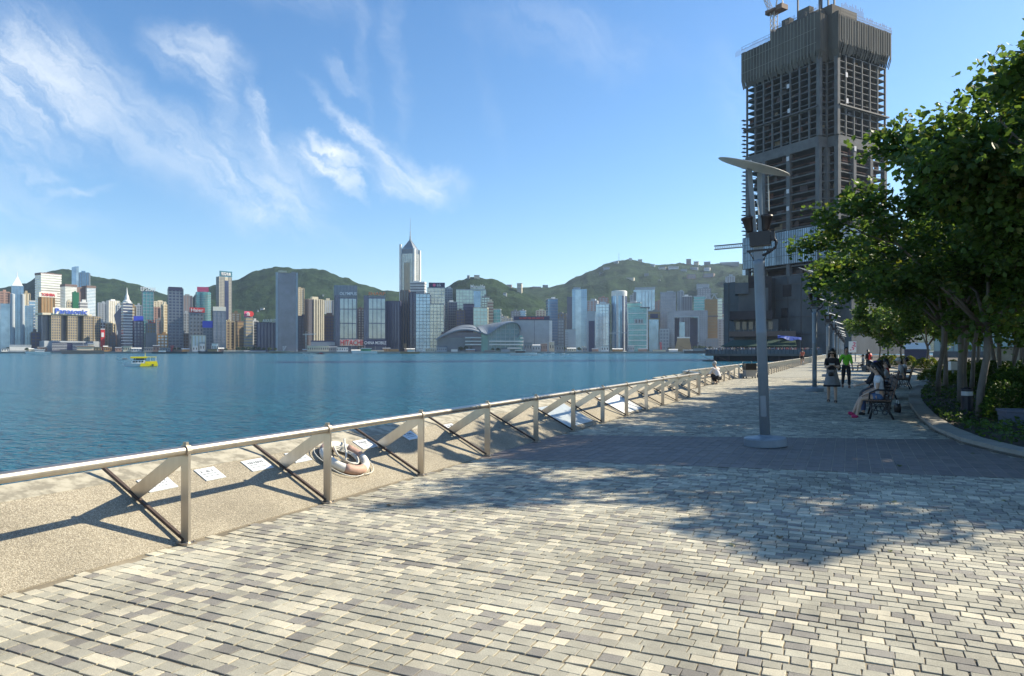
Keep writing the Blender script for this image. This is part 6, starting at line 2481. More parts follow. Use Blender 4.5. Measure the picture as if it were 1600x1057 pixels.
b = Bld('event_marquee', 'white-topped dark marquee far behind the seated people', 1413, 1452, 110, cat='marquee', ratio=.4, z0=0)
b.box('walls', G_NAVY, -b.w / 2, b.w / 2, -b.dp / 2, b.dp / 2, 0, 1.9)
mb = MB()
h0, h1 = 1.9, 2.9
mb.add([(-b.w / 2 - .2, -b.dp / 2 - .2, h0), (b.w / 2 + .2, -b.dp / 2 - .2, h0), (b.w / 2 + .2, b.dp / 2 + .2, h0), (-b.w / 2 - .2, b.dp / 2 + .2, h0), (-b.w / 2, 0, h1), (b.w / 2, 0, h1)], [(0, 1, 5, 4), (1, 2, 5), (2, 3, 4, 5), (3, 0, 4)])
mb.build('roof', W_WHITE, b.root)
b = Bld('map_panel', 'tall white information panel at the far end of the lamp row', 1326, 1338, 108, cat='sign', ratio=.05, z0=0)
b.box('board', S_WHITE, -b.w / 2, b.w / 2, -.08, .08, 1.4, 3.1, bottom=True)
b.box('post', W_GREY, -b.w / 2 + .05, -b.w / 2 + .2, -.06, .06, 0, 1.4)
b.box('post', W_GREY, b.w / 2 - .2, b.w / 2 - .05, -.06, .06, 0, 1.4)
mb = MB()
rng = random.Random(2)
for k in range(9):
    x, z = rng.uniform(-.4, .3), rng.uniform(1.6, 2.8)
    mb.box(x, -.1, z, x + .2, -.081, z + .15)
mb.build('print', S_PINK, b.root)
# ------------------------------------------------------------------ foliage
leaf_m = mat('leaf_green', (.066, .122, .026), rough=.5, var=.4, scale=1.2, transl=.40, rnd=.10, spec=.3)
leaf2_m = mat('leaf_dark_green', (.042, .084, .020), rough=.55, var=.4, scale=1.0, transl=.32, rnd=.10, spec=.4)
leaf3_m = mat('leaf_yellow_green', (.11, .13, .025), rough=.5, var=.35, scale=1.6, transl=.34)
bark_m = mat('bark_grey', (.155, .135, .115), rough=.85, var=.30, scale=5, bump=.5, bscale=18, stretch=(1, 1, .3))
wash_m = mat('lime_wash', (.38, .37, .36), rough=.85, var=.16, scale=6)


def leaf(mb, p, d, n, s, m=0):
    """twin-lobed leaf: base p, pointing d, face normal n, length s"""
    d = d.normalized()
    w = d.cross(n)
    if w.length < 1e-4:
        w = d.orthogonal()
    w.normalize()
    n = w.cross(d)
    up = n * (.12 * s)
    mb.add([p, p + d * (.45 * s) - w * (.52 * s) + up, p + d * s - w * (.34 * s) + up * .8, p + d * (.80 * s), p + d * s + w * (.34 * s) + up * .8, p + d * (.45 * s) + w * (.52 * s) + up],
           [(0, 3, 2, 1), (0, 5, 4, 3)], m)


def rv(rng):
    while True:
        v = Vector((rng.uniform(-1, 1), rng.uniform(-1, 1), rng.uniform(-1, 1)))
        if .05 < v.length < 1:
            return v.normalized()


def grow_tree(seed, H=7.0, spread=4.2, fork=2.2, limbs=6, per=95, size=.13, lean=(0, 0)):
    """tapered trunk and limbs, sprays of leaves along the twigs"""
    rng = random.Random(seed)
    wood, crown = MB(), MB()
    base_r = .076 + .01 * H / 7
    top = Vector((lean[0], lean[1], fork))
    tp = [Vector((0, 0, -.1)), Vector((lean[0] * .15 + .05, lean[1] * .2, fork * .3)), Vector((lean[0] * .55 - .05, lean[1] * .6 + .04, fork * .68)), top]
    wood.tube(tp, [base_r * 1.35, base_r, base_r * .92, base_r * .95], 10)
    tips = []
    for i in range(limbs):
        a = 2 * math.pi * (i + rng.uniform(-.25, .25)) / limbs
        reach = spread * rng.uniform(.55, .85) if i else spread * .15
        zt = H * rng.uniform(.66, .86) if i else H * .9
        end = Vector((math.cos(a) * reach, math.sin(a) * reach, zt))
        m1 = top.lerp(end, .35) + Vector((0, 0, .35)) + rv(rng) * .15
        m2 = top.lerp(end, .7) + Vector((0, 0, .35)) + rv(rng) * .2
        pts = [top - Vector((0, 0, .15)), m1, m2, end]
        wood.tube(pts, [base_r * .66, base_r * .46, base_r * .3, base_r * .14], 7)
        nsub = 6
        for j in range(nsub):
            t = .32 + .68 * j / (nsub - 1)
            k = min(int(t * 3), 2)
            o = pts[k].lerp(pts[k + 1], t * 3 - k)
            d = (end - top).normalized() * .5 + rv(rng) * .9
            d.z = d.z * .55 + rng.uniform(-.12, .25)
            L = spread * rng.uniform(.22, .42)
            e = o + d.normalized() * L
            mid = o.lerp(e, .5) + Vector((0, 0, .12))
            wood.tube([o, mid, e], [base_r * .18, base_r * .12, base_r * .05], 5)
            for q in range(5):
                s0 = o.lerp(e, rng.uniform(.35, 1.0))
                dd = (d.normalized() * .7 + rv(rng)).normalized()
                dd.z = dd.z * .6 + .05
                tips.append((s0, dd.normalized(), rng.uniform(.45, 1.0) * spread / 4.2))
    for q in range(46):
        a = rng.uniform(0, 6.283)
        rr = spread * .86 * math.sqrt(rng.random())
        zz = H * (.60 + .30 * rng.random() * (1 - .45 * (rr / spread) ** 2))
        d = Vector((math.cos(a), math.sin(a), .1)) + rv(rng) * .6
        tips.append((Vector((math.cos(a) * rr, math.sin(a) * rr, zz)), d.normalized(), rng.uniform(.5, 1.0) * spread / 4.2))
    for (o, d, L) in tips:
        side = d.orthogonal().normalized()
        for q in range(per // 2):
            t = rng.random()
            p = o + d * (L * t) + Vector((0, 0, -.25 * t * t * L)) + rv(rng) * (.16 + .20 * rng.random()) * (spread / 4.2)
            ld = d * .4 + rv(rng) + Vector((0, 0, -.35))
            n = Vector((0, 0, 1)) + rv(rng) * .75
            leaf(crown, p, ld, n, size * rng.uniform(.65, 1.2), 0 if rng.random() < .62 else (1 if rng.random() < .8 else 2))
    return wood, crown, tips


LM = [leaf_m, leaf2_m, leaf3_m]
PROTO = []
for sd, kw in ((11, dict(H=6.8, spread=4.3, fork=2.7, limbs=7, per=165, lean=(-.25, .1))), (23, dict(H=6.2, spread=3.9, fork=2.5, limbs=6, per=160, lean=(.3, -.2))),
               (37, dict(H=7.2, spread=4.0, fork=3.0, limbs=7, per=162, lean=(.1, .3))), (41, dict(H=5.6, spread=3.6, fork=1.8, limbs=6, per=120, size=.19))):
    w, c, tips = grow_tree(sd, **kw)
    PROTO.append((w.mesh('trunk', bark_m, True), c.mesh('crown', LM), tips, kw['H']))

TREE_SPOTS = [
    # u, v, prototype, scale, rz, label, white-washed foot?
    (gp(1531, 659), 0, (.90, .90, .76), 4.3, 'largest tree in the bed with pale straight trunk beside the bollard', False),
    (gp(1502, 641), 1, (.95, .95, .86), 2.1, 'tree with crooked trunk just left of the pale straight one', True),
    (gp(1466, 623), 2, (.85, .85, .82), 4.0, 'slim dark-trunked tree nearest the kerb, behind the bench', False),
    (gp(1477, 613), 1, .95, 5.2, 'dark tree right behind the slim one near the kerb', False),
    (gp(1556, 606), 2, 1.0, 1.1, 'leaning tree in mid bed behind the pale trunk', False),
    (gp(1582, 610), 0, .95, 3.3, 'leaning tree with limewashed foot near the right edge', True),
    (gp(1597, 604), 1, 1.05, 0.9, 'tree with limewashed foot cut by the right edge', True),
    (Vector((4.7, 16.2, 0)), 2, (1.0, 1.0, 1.06), 0.9, 'tall tree outside the right edge whose crown hangs into view', False),
    (Vector((4.3, 18.2, 0)), 1, (.98, .98, 1.04), 5.0, 'tree just outside the right edge, in front of the limewashed trunks', False),
    (Vector((3.2, 25.6, 0)), 2, (.80, .80, .92), 3.1, 'slender tree near the kerb behind the two slim dark trunks', False),
    (Vector((3.9, 29.8, 0)), 1, (.82, .82, .95), 1.3, 'slender tree by the farthest bench, nearest the kerb', False),
    (Vector((5.3, 26.4, 0)), 0, (.85, .85, .95), 5.9, 'slender tree in mid bed behind the white cabinet', False),
    (Vector((4.7, 38.2, 0)), 2, (.80, .80, .90), 4.2, 'slender tree beyond the farthest bench at the kerb', False),
    (Vector((6.9, 27.2, 0)), 2, (.85, .85, .95), 2.3, 'slender tree behind the limewashed trunks, deep in shade', False),
    (Vector((8.9, 19.2, 0)), 0, 1.10, 5.5, 'tree farther outside the right edge shading the near paving', False),
    (Vector((6.4, 20.0, 0)), 2, (1.1, 1.1, 1.22), 1.9, 'high-crowned tree behind the trees at the right edge', False),
    (Vector((12.6, 18.0, 0)), 2, 1.0, 1.2, 'tree well outside the right edge shading the lower right paving', False),
    (Vector((5.4, 33.5, 0)), 1, .95, 2.7, 'tree behind the second bench with twin trunks beside it', False),
    (Vector((6.6, 38.5, 0)), 0, .9, 4.4, 'tree in the middle distance behind the white-shirted sitter', False),
    (Vector((8.5, 30.0, 0)), 2, 1.0, 0.4, 'tree deep in the bed before the glazed building', False),
    (Vector((6.2, 45.0, 0)), 3, 1.05, 2.2, 'smaller tree beyond the second bench', False),
    (Vector((9.0, 50.0, 0)), 3, 1.15, 4.9, 'bushy tree before the dark marquee', False),
    (Vector((7.6, 57.0, 0)), 3, 1.1, 1.5, 'yellowish tree left of the dark marquee', False),
    (Vector((5.8, 68.0, 0)), 3, 1.1, 3.6, 'far tree above the people standing by the hedge', False),
    (Vector((4.6, 80.0, 0)), 3, 1.15, .6, 'far low tree at the end of the tree row, its crown beside the lamps', False),
    (Vector((4.0, 94.0, 0)), 3, 1.2, 5.0, 'farthest but one tree of the row beside the lamps', False),
    (Vector((3.8, 112.0, 0)), 3, 1.3, 2.9, 'farthest tree of the row beside the lamps', False),
    (Vector((11.5, 40.0, 0)), 2, 1.05, 3.0, 'tree hidden deep in the grove behind the others', False),
    (Vector((12.0, 25.0, 0)), 0, 1.1, 1.0, 'broad tree deep in the bed at the right edge', False),
    (Vector((14.0, 60.0, 0)), 2, 1.1, 2.0, 'tall far tree behind the marquee', False),
]
wash = MB().tube([(0, 0, 0), (.03, .01, .8), (.06, .02, 1.15)], [.19, .155, .145], 12).mesh('painted_foot', wash_m, True)
for i, (p, k, s, rz, lb, wf) in enumerate(TREE_SPOTS):
    zb = soil_z(p.x, p.y) - .02
    t = thing('bauhinia_tree', lb, 'tree', (p.x, p.y, zb), rz, 'trees in the planting bed')
    t.scale = s if isinstance(s, tuple) else (s, s, s)
    w, c, tips, H = PROTO[k]
    link('trunk', w, t)
    link('crown', c, t, kind='stuff')
    if i in (0, 1):
        # the leaves that can be picked out singly along the crown's seaward edge
        rng = random.Random(100 + i)
        lm = []
        for q in range(6):
            b = MB()
            leaf(b, Vector((0, 0, 0)), Vector((1, rng.uniform(-.3, .3), -.4)), Vector((0, .2, 1)), .14)
            lm.append(b.mesh('leaf', LM[q % 2]))
        outer = sorted(tips, key=lambda a: -(a[0].xy.length))[:50]
        for (o, d, L) in outer:
            for q in range(3):
                l = link('leaf', lm[rng.randrange(6)], t, o + d * (L * (.7 + .2 * q)) + Vector((0, 0, -.1 * q)))
                l.rotation_euler = (rng.uniform(-.5, .5), rng.uniform(-.4, .5), rng.uniform(0, 6.28))


# ------------------------------------------------------------------ shrubs and ground cover
def shrub_mesh(seed, n, r, h, size, mats):
    rng = random.Random(seed)
    mb = MB()
    for k in range(n):
        a = rng.uniform(0, 6.283)
        c = rng.random()
        rr = r * (1 - c * c * .55) * (rng.uniform(.45, 1.0) ** .5)
        lump = 1 + .22 * math.sin(a * 3 + seed) + .12 * math.sin(a * 7 + c * 5)
        p = Vector((math.cos(a) * rr * lump, math.sin(a) * rr * lump, .06 + h * c * (1 + .15 * math.sin(a * 4 + 2))))
        d = Vector((math.cos(a), math.sin(a), .5)) + rv(rng) * .8
        leaf(mb, p, d, Vector((0, 0, 1)) + rv(rng) * .7, size * rng.uniform(.7, 1.25), rng.choice((0, 0, 1)))
    stems = MB()
    for k in range(9):
        a = k * .7
        stems.tube([(math.cos(a) * .05, math.sin(a) * .05, -.05), (math.cos(a) * r * .5, math.sin(a) * r * .5, h * .75)], [.018, .006], 5)
    return mb.mesh('foliage', mats), stems.mesh('stems', bark_m)


SH = [shrub_mesh(1, 2600, .85, .95, .085, [leaf2_m, leaf_m]), shrub_mesh(2, 2000, .75, .7, .075, [leaf_m, leaf2_m]), shrub_mesh(3, 1500, .8, .6, .09, [leaf3_m, leaf_m])]
SHRUBS = [(gp(1581, 664), 0, .72, 'dark rounded bush left of the blue planter box'), (gp(1600, 652), 0, .95, 'large dark bush at the right edge above the blue planter box'), (gp(1556, 640), 1, .55, 'dark low bush right of the pale trunk'),
          (gp(1524, 618), 1, .75, 'dark bush behind the bollard'), (gp(1550, 610), 0, .9, 'rounded bush in mid bed behind the pale trunk'), (gp(1590, 628), 0, .95, 'tall dark bush near the limewashed trunks'),
          (gp(1496, 608), 1, .6, 'low bush left of the crooked trunk'), (gp(1478, 600), 2, .7, 'bright bush by the white cabinet'), (gp(1455, 600), 2, .8, 'yellow-green clump behind the second bench'),
          (gp(1520, 595), 2, 1.2, 'sunlit yellow bush between the middle trunks'), (gp(1545, 592), 2, 1.2, 'second sunlit yellow bush between the middle trunks'), (gp(1480, 590), 2, 1.2, 'sunlit bush left of the slim dark trunk'),
          (Vector((5.5, 42, 0)), 2, 1.1, 'yellowish clump beyond the second bench'), (Vector((6.2, 47, 0)), 2, 1.1, 'low sunlit hedge plant beyond the benches'), (Vector((7.5, 36, 0)), 1, 1.3, 'dark hedge plant behind the capped sitter'),
          (Vector((8.5, 43, 0)), 1, 1.4, 'dark hedge plant in the grove'), (Vector((5.4, 63, 0)), 2, 1.2, 'far sunlit hedge plant by the standing pair'), (Vector((4.8, 76, 0)), 2, 1.3, 'far hedge plant left of the standing pair'),
          (Vector((4.0, 89, 0)), 2, 1.4, 'farthest yellow hedge plant at the end of the paving'), (Vector((10, 33, 0)), 1, 1.5, 'broad bush deep in the bed'), (Vector((9.5, 24, 0)), 0, 1.5, 'broad dark bush behind the limewashed trunks'), (Vector((7.6, 18.2, 0)), 0, 1.2, 'dark bush beyond the right edge')]
for (p, k, s, lb) in SHRUBS:
    t = thing('shrub', lb, 'shrub', (p.x, p.y, soil_z(p.x, p.y)), random.uniform(0, 6), 'shrubs in the planting bed')
    t.scale = (s, s, s)
    link('foliage', SH[k][0], t, kind='stuff')
    link('stems', SH[k][1], t)


def ground_cover():
    rng = random.Random(17)
    mb = MB()
    n = 0
    inn = [tuple(p) for p in inner] + [(16, 300), (16, 10.6)]
    while n < 17000:
        v = 10.8 + 34 * rng.random() ** 1.7
        u = 1.6 + 9 * rng.random() ** 1.3
        if not inside(inn, u, v):
            continue
        dens = noise.noise(Vector((u * .7, v * .5, 3)))
        if dens < -.25 and rng.random() < .8:
            continue
        n += 1
        h = max(0.01, rng.random() * (.16 + .2 * max(0, dens)))
        leaf(mb, Vector((u, v, soil_z(u, v) + h)), Vector((rng.uniform(-1, 1), rng.uniform(-1, 1), rng.uniform(-.1, .7))), Vector((0, 0, 1)) + rv(rng) * .6, rng.uniform(.04, .085), 0 if rng.random() < .65 else 1)
    mb.build('ground_cover', [leaf2_m, leaf_m], kind='stuff')


ground_cover()
# ------------------------------------------------------------------ small things in and by the bed
p = gp(1511, 655)
t = thing('bollard_light', 'dark cylindrical bollard with a pale band under its cap', 'bollard', (p.x, p.y, soil_z(p.x, p.y) - .03))
MB().lathe([(.125, 0), (.125, .50)], 20).build('body', mat('bollard_navy', (.02, .022, .035), rough=.45), t, smooth=False)
MB().lathe([(.122, .50), (.122, .60)], 20).build('lens', mat('bollard_lens', (.55, .56, .56), rough=.4), t)
MB().lathe([(.13, .60), (.13, .66), (.05, .69)], 20).build('cap', MATS['bollard_navy'], t)
p = gp(1586, 672)
t = thing('planter_box', 'blue-grey planter box half hidden by a bush at the right edge', 'planter', (p.x, p.y, soil_z(p.x, p.y)), .2)
bp_ = mat('planter_blue_grey', (.10, .115, .16), rough=.6)
MB().lathe([(.30, -.05), (.33, .25), (.36, .26), (.36, .31), (.30, .31), (.29, .24)], 4, mat=Matrix.Rotation(R(45), 4, 'Z')).build('box', bp_, t)
MB().box(-.19, -.19, .22, .19, .19, .27).build('soil', soil, t)
p = gp(1489, 603)
t = thing('control_cabinet', 'small white electrical cabinet on a post among the trees', 'cabinet', (p.x, p.y, 0), YAW)
MB().box(-.16, -.10, .72, .16, .10, 1.12).build('box', W_PAINT, t)
MB().box(-.13, -.115, .75, .13, -.101, 1.09).build('door', W_PAINT, t)
MB().box(-.03, -.03, 0, .03, .03, .72).build('post', lamp_paint, t)
p = gp(1386, 641)
t = thing('steel_stub', 'short dark steel stub standing behind the first bench', 'post', (p.x, p.y, 0))
MB().lathe([(.05, 0), (.05, .22), (.06, .225), (.06, .25), (.02, .27)], 12).build('stem', lamp_dark, t)
MB().lathe([(.09, 0), (.09, .015)], 12).build('foot_plate', lamp_dark, t)
# ------------------------------------------------------------------ benches
wood_m = mat('bench_timber', (.13, .075, .05), rough=.6, var=.25, scale=4, stretch=(.3, 3, 3), bump=.15)
iron_m = mat('bench_iron', (.025, .025, .028), rough=.5)


def bench():
    t = thing('park_bench', 'nearest slatted bench with dark iron legs, seating the woman in pink shoes', 'bench', group='benches beside the planting bed')
    L = 1.75
    for k in range(5):
        y = -.20 + k * .098
        MB().box(-L / 2, y - .04, .43, L / 2, y + .04, .46).build('seat_slat', wood_m, t)
    for k in range(5):
        z = .54 + k * .088
        y = -.26 - (z - .45) * .24
        MB().mbox(Matrix.Translation((0, y, z)) @ Matrix.Rotation(R(14), 4, 'X'), L, .028, .075).build('back_slat', wood_m, t)
    for x in (-.72, .72):
        mb = MB()
        mb.tube([(x, .20, 0), (x, .15, .22), (x, .21, .42)], [.026, .02, .026], 8)
        mb.tube([(x, -.30, 0), (x, -.20, .22), (x, -.24, .42), (x, -.38, .95)], [.026, .02, .024, .018], 8)
        mb.tube([(x, .18, .40), (x, -.24, .40)], .022, 8)
        for r, y, z in ((.085, -.02, .27), (.05, .08, .16), (.05, -.12, .16)):
            mb.tube([(x, y + r * math.cos(a * .7), z + r * math.sin(a * .7)) for a in range(10)], .012, 6)
        mb.build('leg', iron_m, t, smooth=True)
        MB().tube([(x, -.30, .68), (x, .05, .69), (x, .20, .62), (x, .21, .44)], .02, 8).build('armrest', iron_m, t, smooth=True)
    return t


bench0 = bench()
bench0.location = (.62, 19.45, 0)
bench0.rotation_euler = (0, 0, R(90))
bench1 = copy_tree(bench0, (.72, 22.9, 0), R(90), 1, 'second slatted bench, just beyond the nearest one, with the purple-capped sitter')
bench3 = copy_tree(bench0, (1.12, 27.2, 0), R(88), 1, 'slatted bench between the second bench and the hedge, under the slim trees')
bench2 = copy_tree(bench0, (2.05, 34.6, 0), R(84), 1, 'farthest slatted bench along by the hedge, with three sitters')

# ------------------------------------------------------------------ people
skin_a = mat('skin_light', (.50, .33, .24), rough=.5, var=.06)
skin_b = mat('skin_tan', (.38, .235, .165), rough=.5, var=.06)
hair_k = mat('hair_black', (.012, .010, .010), rough=.45, var=.2)
hair_g = mat('hair_grey', (.40, .39, .37), rough=.6, var=.2)
eye_m = mat('eye_dark', (.02, .015, .012), rough=.3)
lip_m = mat('lips', (.30, .11, .09), rough=.5)


def cloth(name, c, **k):
    return mat('cloth_' + name, c, rough=.85, var=.12, scale=9, bump=.15, bscale=30, **k)


def skin_mesh(name, verts, edges, radii, mats, levels=1):
    me = bpy.data.meshes.new(name)
    me.from_pydata([tuple(v) for v in verts], edges, [])
    o = bpy.data.objects.new('figure_source', me)
    COL.objects.link(o)
    sk = o.modifiers.new('Skin', 'SKIN')
    sk.use_smooth_shade = True
    sv = me.skin_vertices[0].data
    for i, r in enumerate(radii):
        sv[i].radius = r if isinstance(r, tuple) else (r, r)
        sv[i].use_root = (i == 0)
    ss = o.modifiers.new('Subsurf', 'SUBSURF')
    ss.levels = ss.render_levels = levels
    dg = bpy.context.evaluated_depsgraph_get()
    out = bpy.data.meshes.new_from_object(o.evaluated_get(dg))
    out.name = name
    bpy.data.objects.remove(o)
    bpy.data.meshes.remove(me)
    out.materials.clear()
    out.materials.append(mats)
    out.polygons.foreach_set('use_smooth', [True] * len(out.polygons))
    return out


def rx(a):
    return Matrix.Rotation(R(a), 3, 'X')


def person(label, loc, rz, pose, skin=None, hair=hair_k, hair_len=.0, top=None, top_sleeve=.55, bottom=None, bottom_len=1.0, skirt=None, shoe=None, size=1.0, cap=None, glasses=False, bun=False):
    """pose: hip (pelvis height), lean, head, legs [(flex, knee, spread)x2], arms [(flex, out, elbow, turn)x2]; +Y is the way the person faces"""
    skin = skin or skin_a
    root = thing('person', label, 'person', loc, rz)
    root.scale = (size,) * 3
    V, E_, RD = [], [], []

    def add(p, r, par=None):
        V.append(Vector(p))
        RD.append(r)
        if par is not None:
            E_.append((par, len(V) - 1))
        return len(V) - 1
    hip = Vector((0, pose.get('hy', 0), pose['hip']))
    S = rx(-pose['lean'])
    sp = lambda z, y=0, x=0: hip + S @ Vector((x, y, z))
    J = {}
    pel = add(hip, (.135, .105))
    wai = add(sp(.17), (.115, .088), pel)
    che = add(sp(.33), (.135, .10), wai)
    uch = add(sp(.44), (.10, .075), che)
    nck = add(sp(.53), .048, uch)
    Hd = S @ rx(-pose.get('head', 0))
    hb = sp(.53)
    hp = lambda x, y, z: hb + Hd @ Vector((x, y, z))
    h0 = add(hp(0, .015, .07), (.062, .07), nck)
    h1 = add(hp(0, .018, .145), (.074, .092), h0)
    h2 = add(hp(0, .008, .215), (.062, .076), h1)
    add(hp(0, .115, .125), .012, h1)
    J['feet'] = []
    limbs = {}
    for s, lg in zip((-1, 1), pose['legs']):
        fl, kn, spd = lg
        ho = hip + Vector((s * .085, 0, -.04))
        td = Matrix.Rotation(R(s * -spd), 3, 'Y') @ rx(fl) @ Vector((0, 0, -1))
        sd = Matrix.Rotation(R(s * -spd * .4), 3, 'Y') @ rx(fl - kn) @ Vector((0, 0, -1))
        knee = ho + td * .42
        ank = knee + sd * .40
        fdir = rx(min(35, (fl - kn) if abs(fl - kn) > 20 else 0) * .6) @ Vector((0, 1, 0))
        toe = ank + fdir * .14 + Vector((0, 0, -.045))
        a = add(ho, .085, pel)
        t = add(ho.lerp(knee, .45), .078, a)
        k = add(knee, .054, t)
        c = add(knee.lerp(ank, .35), .054, k)
        d = add(ank, .034, c)
        f = add(ank + Vector((0, -.01, -.05)) + fdir * .04, .036, d)
        add(toe, .028, f)
        limbs['leg', s] = (ho, knee, ank, toe, fdir)
    for s, am in zip((-1, 1), pose['arms']):
        fl, out_, eb, tw = am
        so_ = sp(.425, 0, s * .155)
        ud = S @ (Matrix.Rotation(R(s * -out_), 3, 'Y') @ rx(fl) @ Vector((0, 0, -1)))
        fd = S @ (Matrix.Rotation(R(s * tw), 3, 'Z') @ Matrix.Rotation(R(s * -out_ * .3), 3, 'Y') @ rx(fl + eb) @ Vector((0, 0, -1)))
        el = so_ + ud * .28
        wr = el + fd * .235
        a = add(so_, .056, uch)
        m = add(so_.lerp(el, .5), .046, a)
        k = add(el, .037, m)
        w = add(wr, .025, k)
        palm = wr + fd * .065
        pm = add(palm, (.034, .02), w)
        sidev = fd.cross(Vector((0, 0, 1)))
        sidev = sidev.normalized() if sidev.length > .1 else Vector((1, 0, 0))
        nrm = sidev.cross(fd).normalized()
        for q, ln in enumerate((.066, .075, .070, .055)):
            b0 = palm + fd * .03 + sidev * (.024 - .016 * q)
            f1 = add(b0 + fd * ln * .5, .0085, pm)
            add(b0 + fd * ln * .9 - nrm * .02, .007, f1)
        th = add(palm + sidev * s * .035 + fd * .008, .0095, pm)
        add(palm + sidev * s * .045 + fd * .04 - nrm * .01, .008, th)
        limbs['arm', s] = (so_, el, wr, palm, fd)
    link('body', skin_mesh('body', V, E_, RD, skin, 2), root)
    # clothes follow the same bones a little farther out
    if top:
        v = [sp(-.04), sp(.16), sp(.33), sp(.44), sp(.485)]
        e = [(0, 1), (1, 2), (2, 3), (3, 4)]
        r = [(.150, .120), (.132, .104), (.152, .116), (.118, .092), (.062, .06)]
        for s in (-1, 1):
            so_, el, wr, palm, fd = limbs['arm', s]
            b = len(v)
            v += [so_, so_.lerp(el, min(1, top_sleeve))]
            r += [.072, .060]
            e += [(3, b), (b, b + 1)]
            if top_sleeve > 1:
                v.append(el.lerp(wr, top_sleeve - 1))
                r.append(.042)
                e.append((b + 1, b + 2))
        link('shirt', skin_mesh('shirt', v, e, r, top, 2), root)
    if bottom:
        v = [hip + Vector((0, 0, .02)), sp(.11)]
        e = [(0, 1)]
        r = [(.152, .122), (.126, .10)]
        for s in (-1, 1):
            ho, knee, ank, toe, fdir = limbs['leg', s]
            b = len(v)
            v += [ho, ho.lerp(knee, min(1, bottom_len * .8))]
            r += [.100, .088]
            e += [(0, b), (b, b + 1)]
            if bottom_len >= .95:
                v += [knee, knee.lerp(ank, .92)]
                r += [.070, .056]
                e += [(b + 1, b + 2), (b + 2, b + 3)]
        link('trousers' if bottom_len > .9 else 'shorts', skin_mesh('trousers', v, e, r, bottom, 2), root)
    if skirt:
        mb = MB()
        n = 28
        prof = [(.118, .20), (.135, .10), (.175, -.04), (.215, -.22), (.245, -.36), (.250, -.42)]
        for (rr, z) in prof:
            for k in range(n):
                a = 2 * math.pi * k / n
                q = rr * (1 + .05 * math.sin(7 * a) * max(0, -z) / .4)
                mb.v.append((q * math.cos(a), q * .78 * math.sin(a), hip.z + z))
        for i in range(len(prof) - 1):
            for k in range(n):
                mb.f.append((i * n + k, i * n + (k + 1) % n, (i + 1) * n + (k + 1) % n, (i + 1) * n + k))
                mb.m.append(1 if i == len(prof) - 2 else 0)
        mb.build('skirt', list(skirt), root, smooth=True)
    for s in (-1, 1):
        ho, knee, ank, toe, fdir = limbs['leg', s]
        if shoe:
            sv = [ank + Vector((0, 0, -.03)), ank + fdir * .03 + Vector((0, 0, -.052)), toe + Vector((0, 0, .0)), ank - fdir * .045 + Vector((0, 0, -.05))]
            link('shoe', skin_mesh('shoe', sv, [(0, 1), (1, 2), (1, 3)], [.052, .060, .052, .046], shoe, 2), root)
    # head: hair, eyes, mouth
    mh = Matrix.Translation(hb) @ Hd.to_4x4()

    def ell(cx, cyy, cz, ax, ay, az, keep=lambda p: True, n=14):
        mb = MB()
        for i in range(n // 2 + 1):
            ph = math.pi * i / (n // 2)
            for k in range(n):
                a = 2 * math.pi * k / n
                mb.v.append(tuple(mh @ Vector((cx + ax * math.sin(ph) * math.cos(a), cyy + ay * math.sin(ph) * math.sin(a), cz + az * math.cos(ph)))))
        for i in range(n // 2):
            for k in range(n):
                mb.f.append((i * n + k, i * n + (k + 1) % n, (i + 1) * n + (k + 1) % n, (i + 1) * n + k))
                mb.m.append(0)
        return mb
    hm = ell(0, -.022, .172, .090, .098, .108)
    if hair_len:
        for s in (-1, 0, 1):
            hm.tube([mh @ Vector((s * .055, -.055, .19)), mh @ Vector((s * .078, -.075, .06)), mh @ Vector((s * .085, -.085, .06 - hair_len * .5)), mh @ Vector((s * .07, -.08, .06 - hair_len))], [.052, .056, .050, .02], 9)
    if bun:
        hm.tube([mh @ Vector((0, -.10, .20)), mh @ Vector((0, -.15, .16)), mh @ Vector((0, -.15, .02))], [.03, .028, .01], 8)
    hm.build('hair', hair, root, smooth=True)
    for s in (-1, 1):
        ell(s * .032, .098, .150, .011, .008, .008, n=8).build('eye', eye_m, root, smooth=True)
        ell(s * .083, .005, .135, .010, .018, .028, n=8).build('ear', skin, root, smooth=True)
    ell(0, .092, .085, .022, .008, .007, n=8).build('mouth', lip_m, root, smooth=True)
    if cap:
        cm = ell(0, -.008, .195, .096, .108, .088)
        cm.mbox(mh @ Matrix.Translation((0, .14, .20)) @ Matrix.Rotation(R(-8), 4, 'X'), .15, .11, .012)
        cm.build('cap', cap, root, smooth=True)
    if glasses:
        gm = MB()
        for s in (-1, 1):
            gm.mbox(mh @ Matrix.Translation((s * .034, .108, .150)), .055, .012, .040)
            gm.mbox(mh @ Matrix.Translation((s * .075, .05, .152)), .008, .12, .010)
        gm.build('sunglasses', eye_m, root)
    return root, limbs


STAND = dict(hip=.92, lean=2, legs=[(3, 4, 2), (-2, 3, 2)], arms=[(8, 8, 20, 0), (5, 8, 15, 0)])
SIT = dict(hip=.545, lean=-4, legs=[(84, 86, 6), (80, 78, 6)], arms=[(14, 8, 58, 22), (18, 8, 54, 22)])


def shift(d, **k):
    q = dict(d)
    q.update(k)
    return q


def toward_camera(p, extra=0):
    return math.atan2(-p.y, -p.x) - R(90) + R(extra)


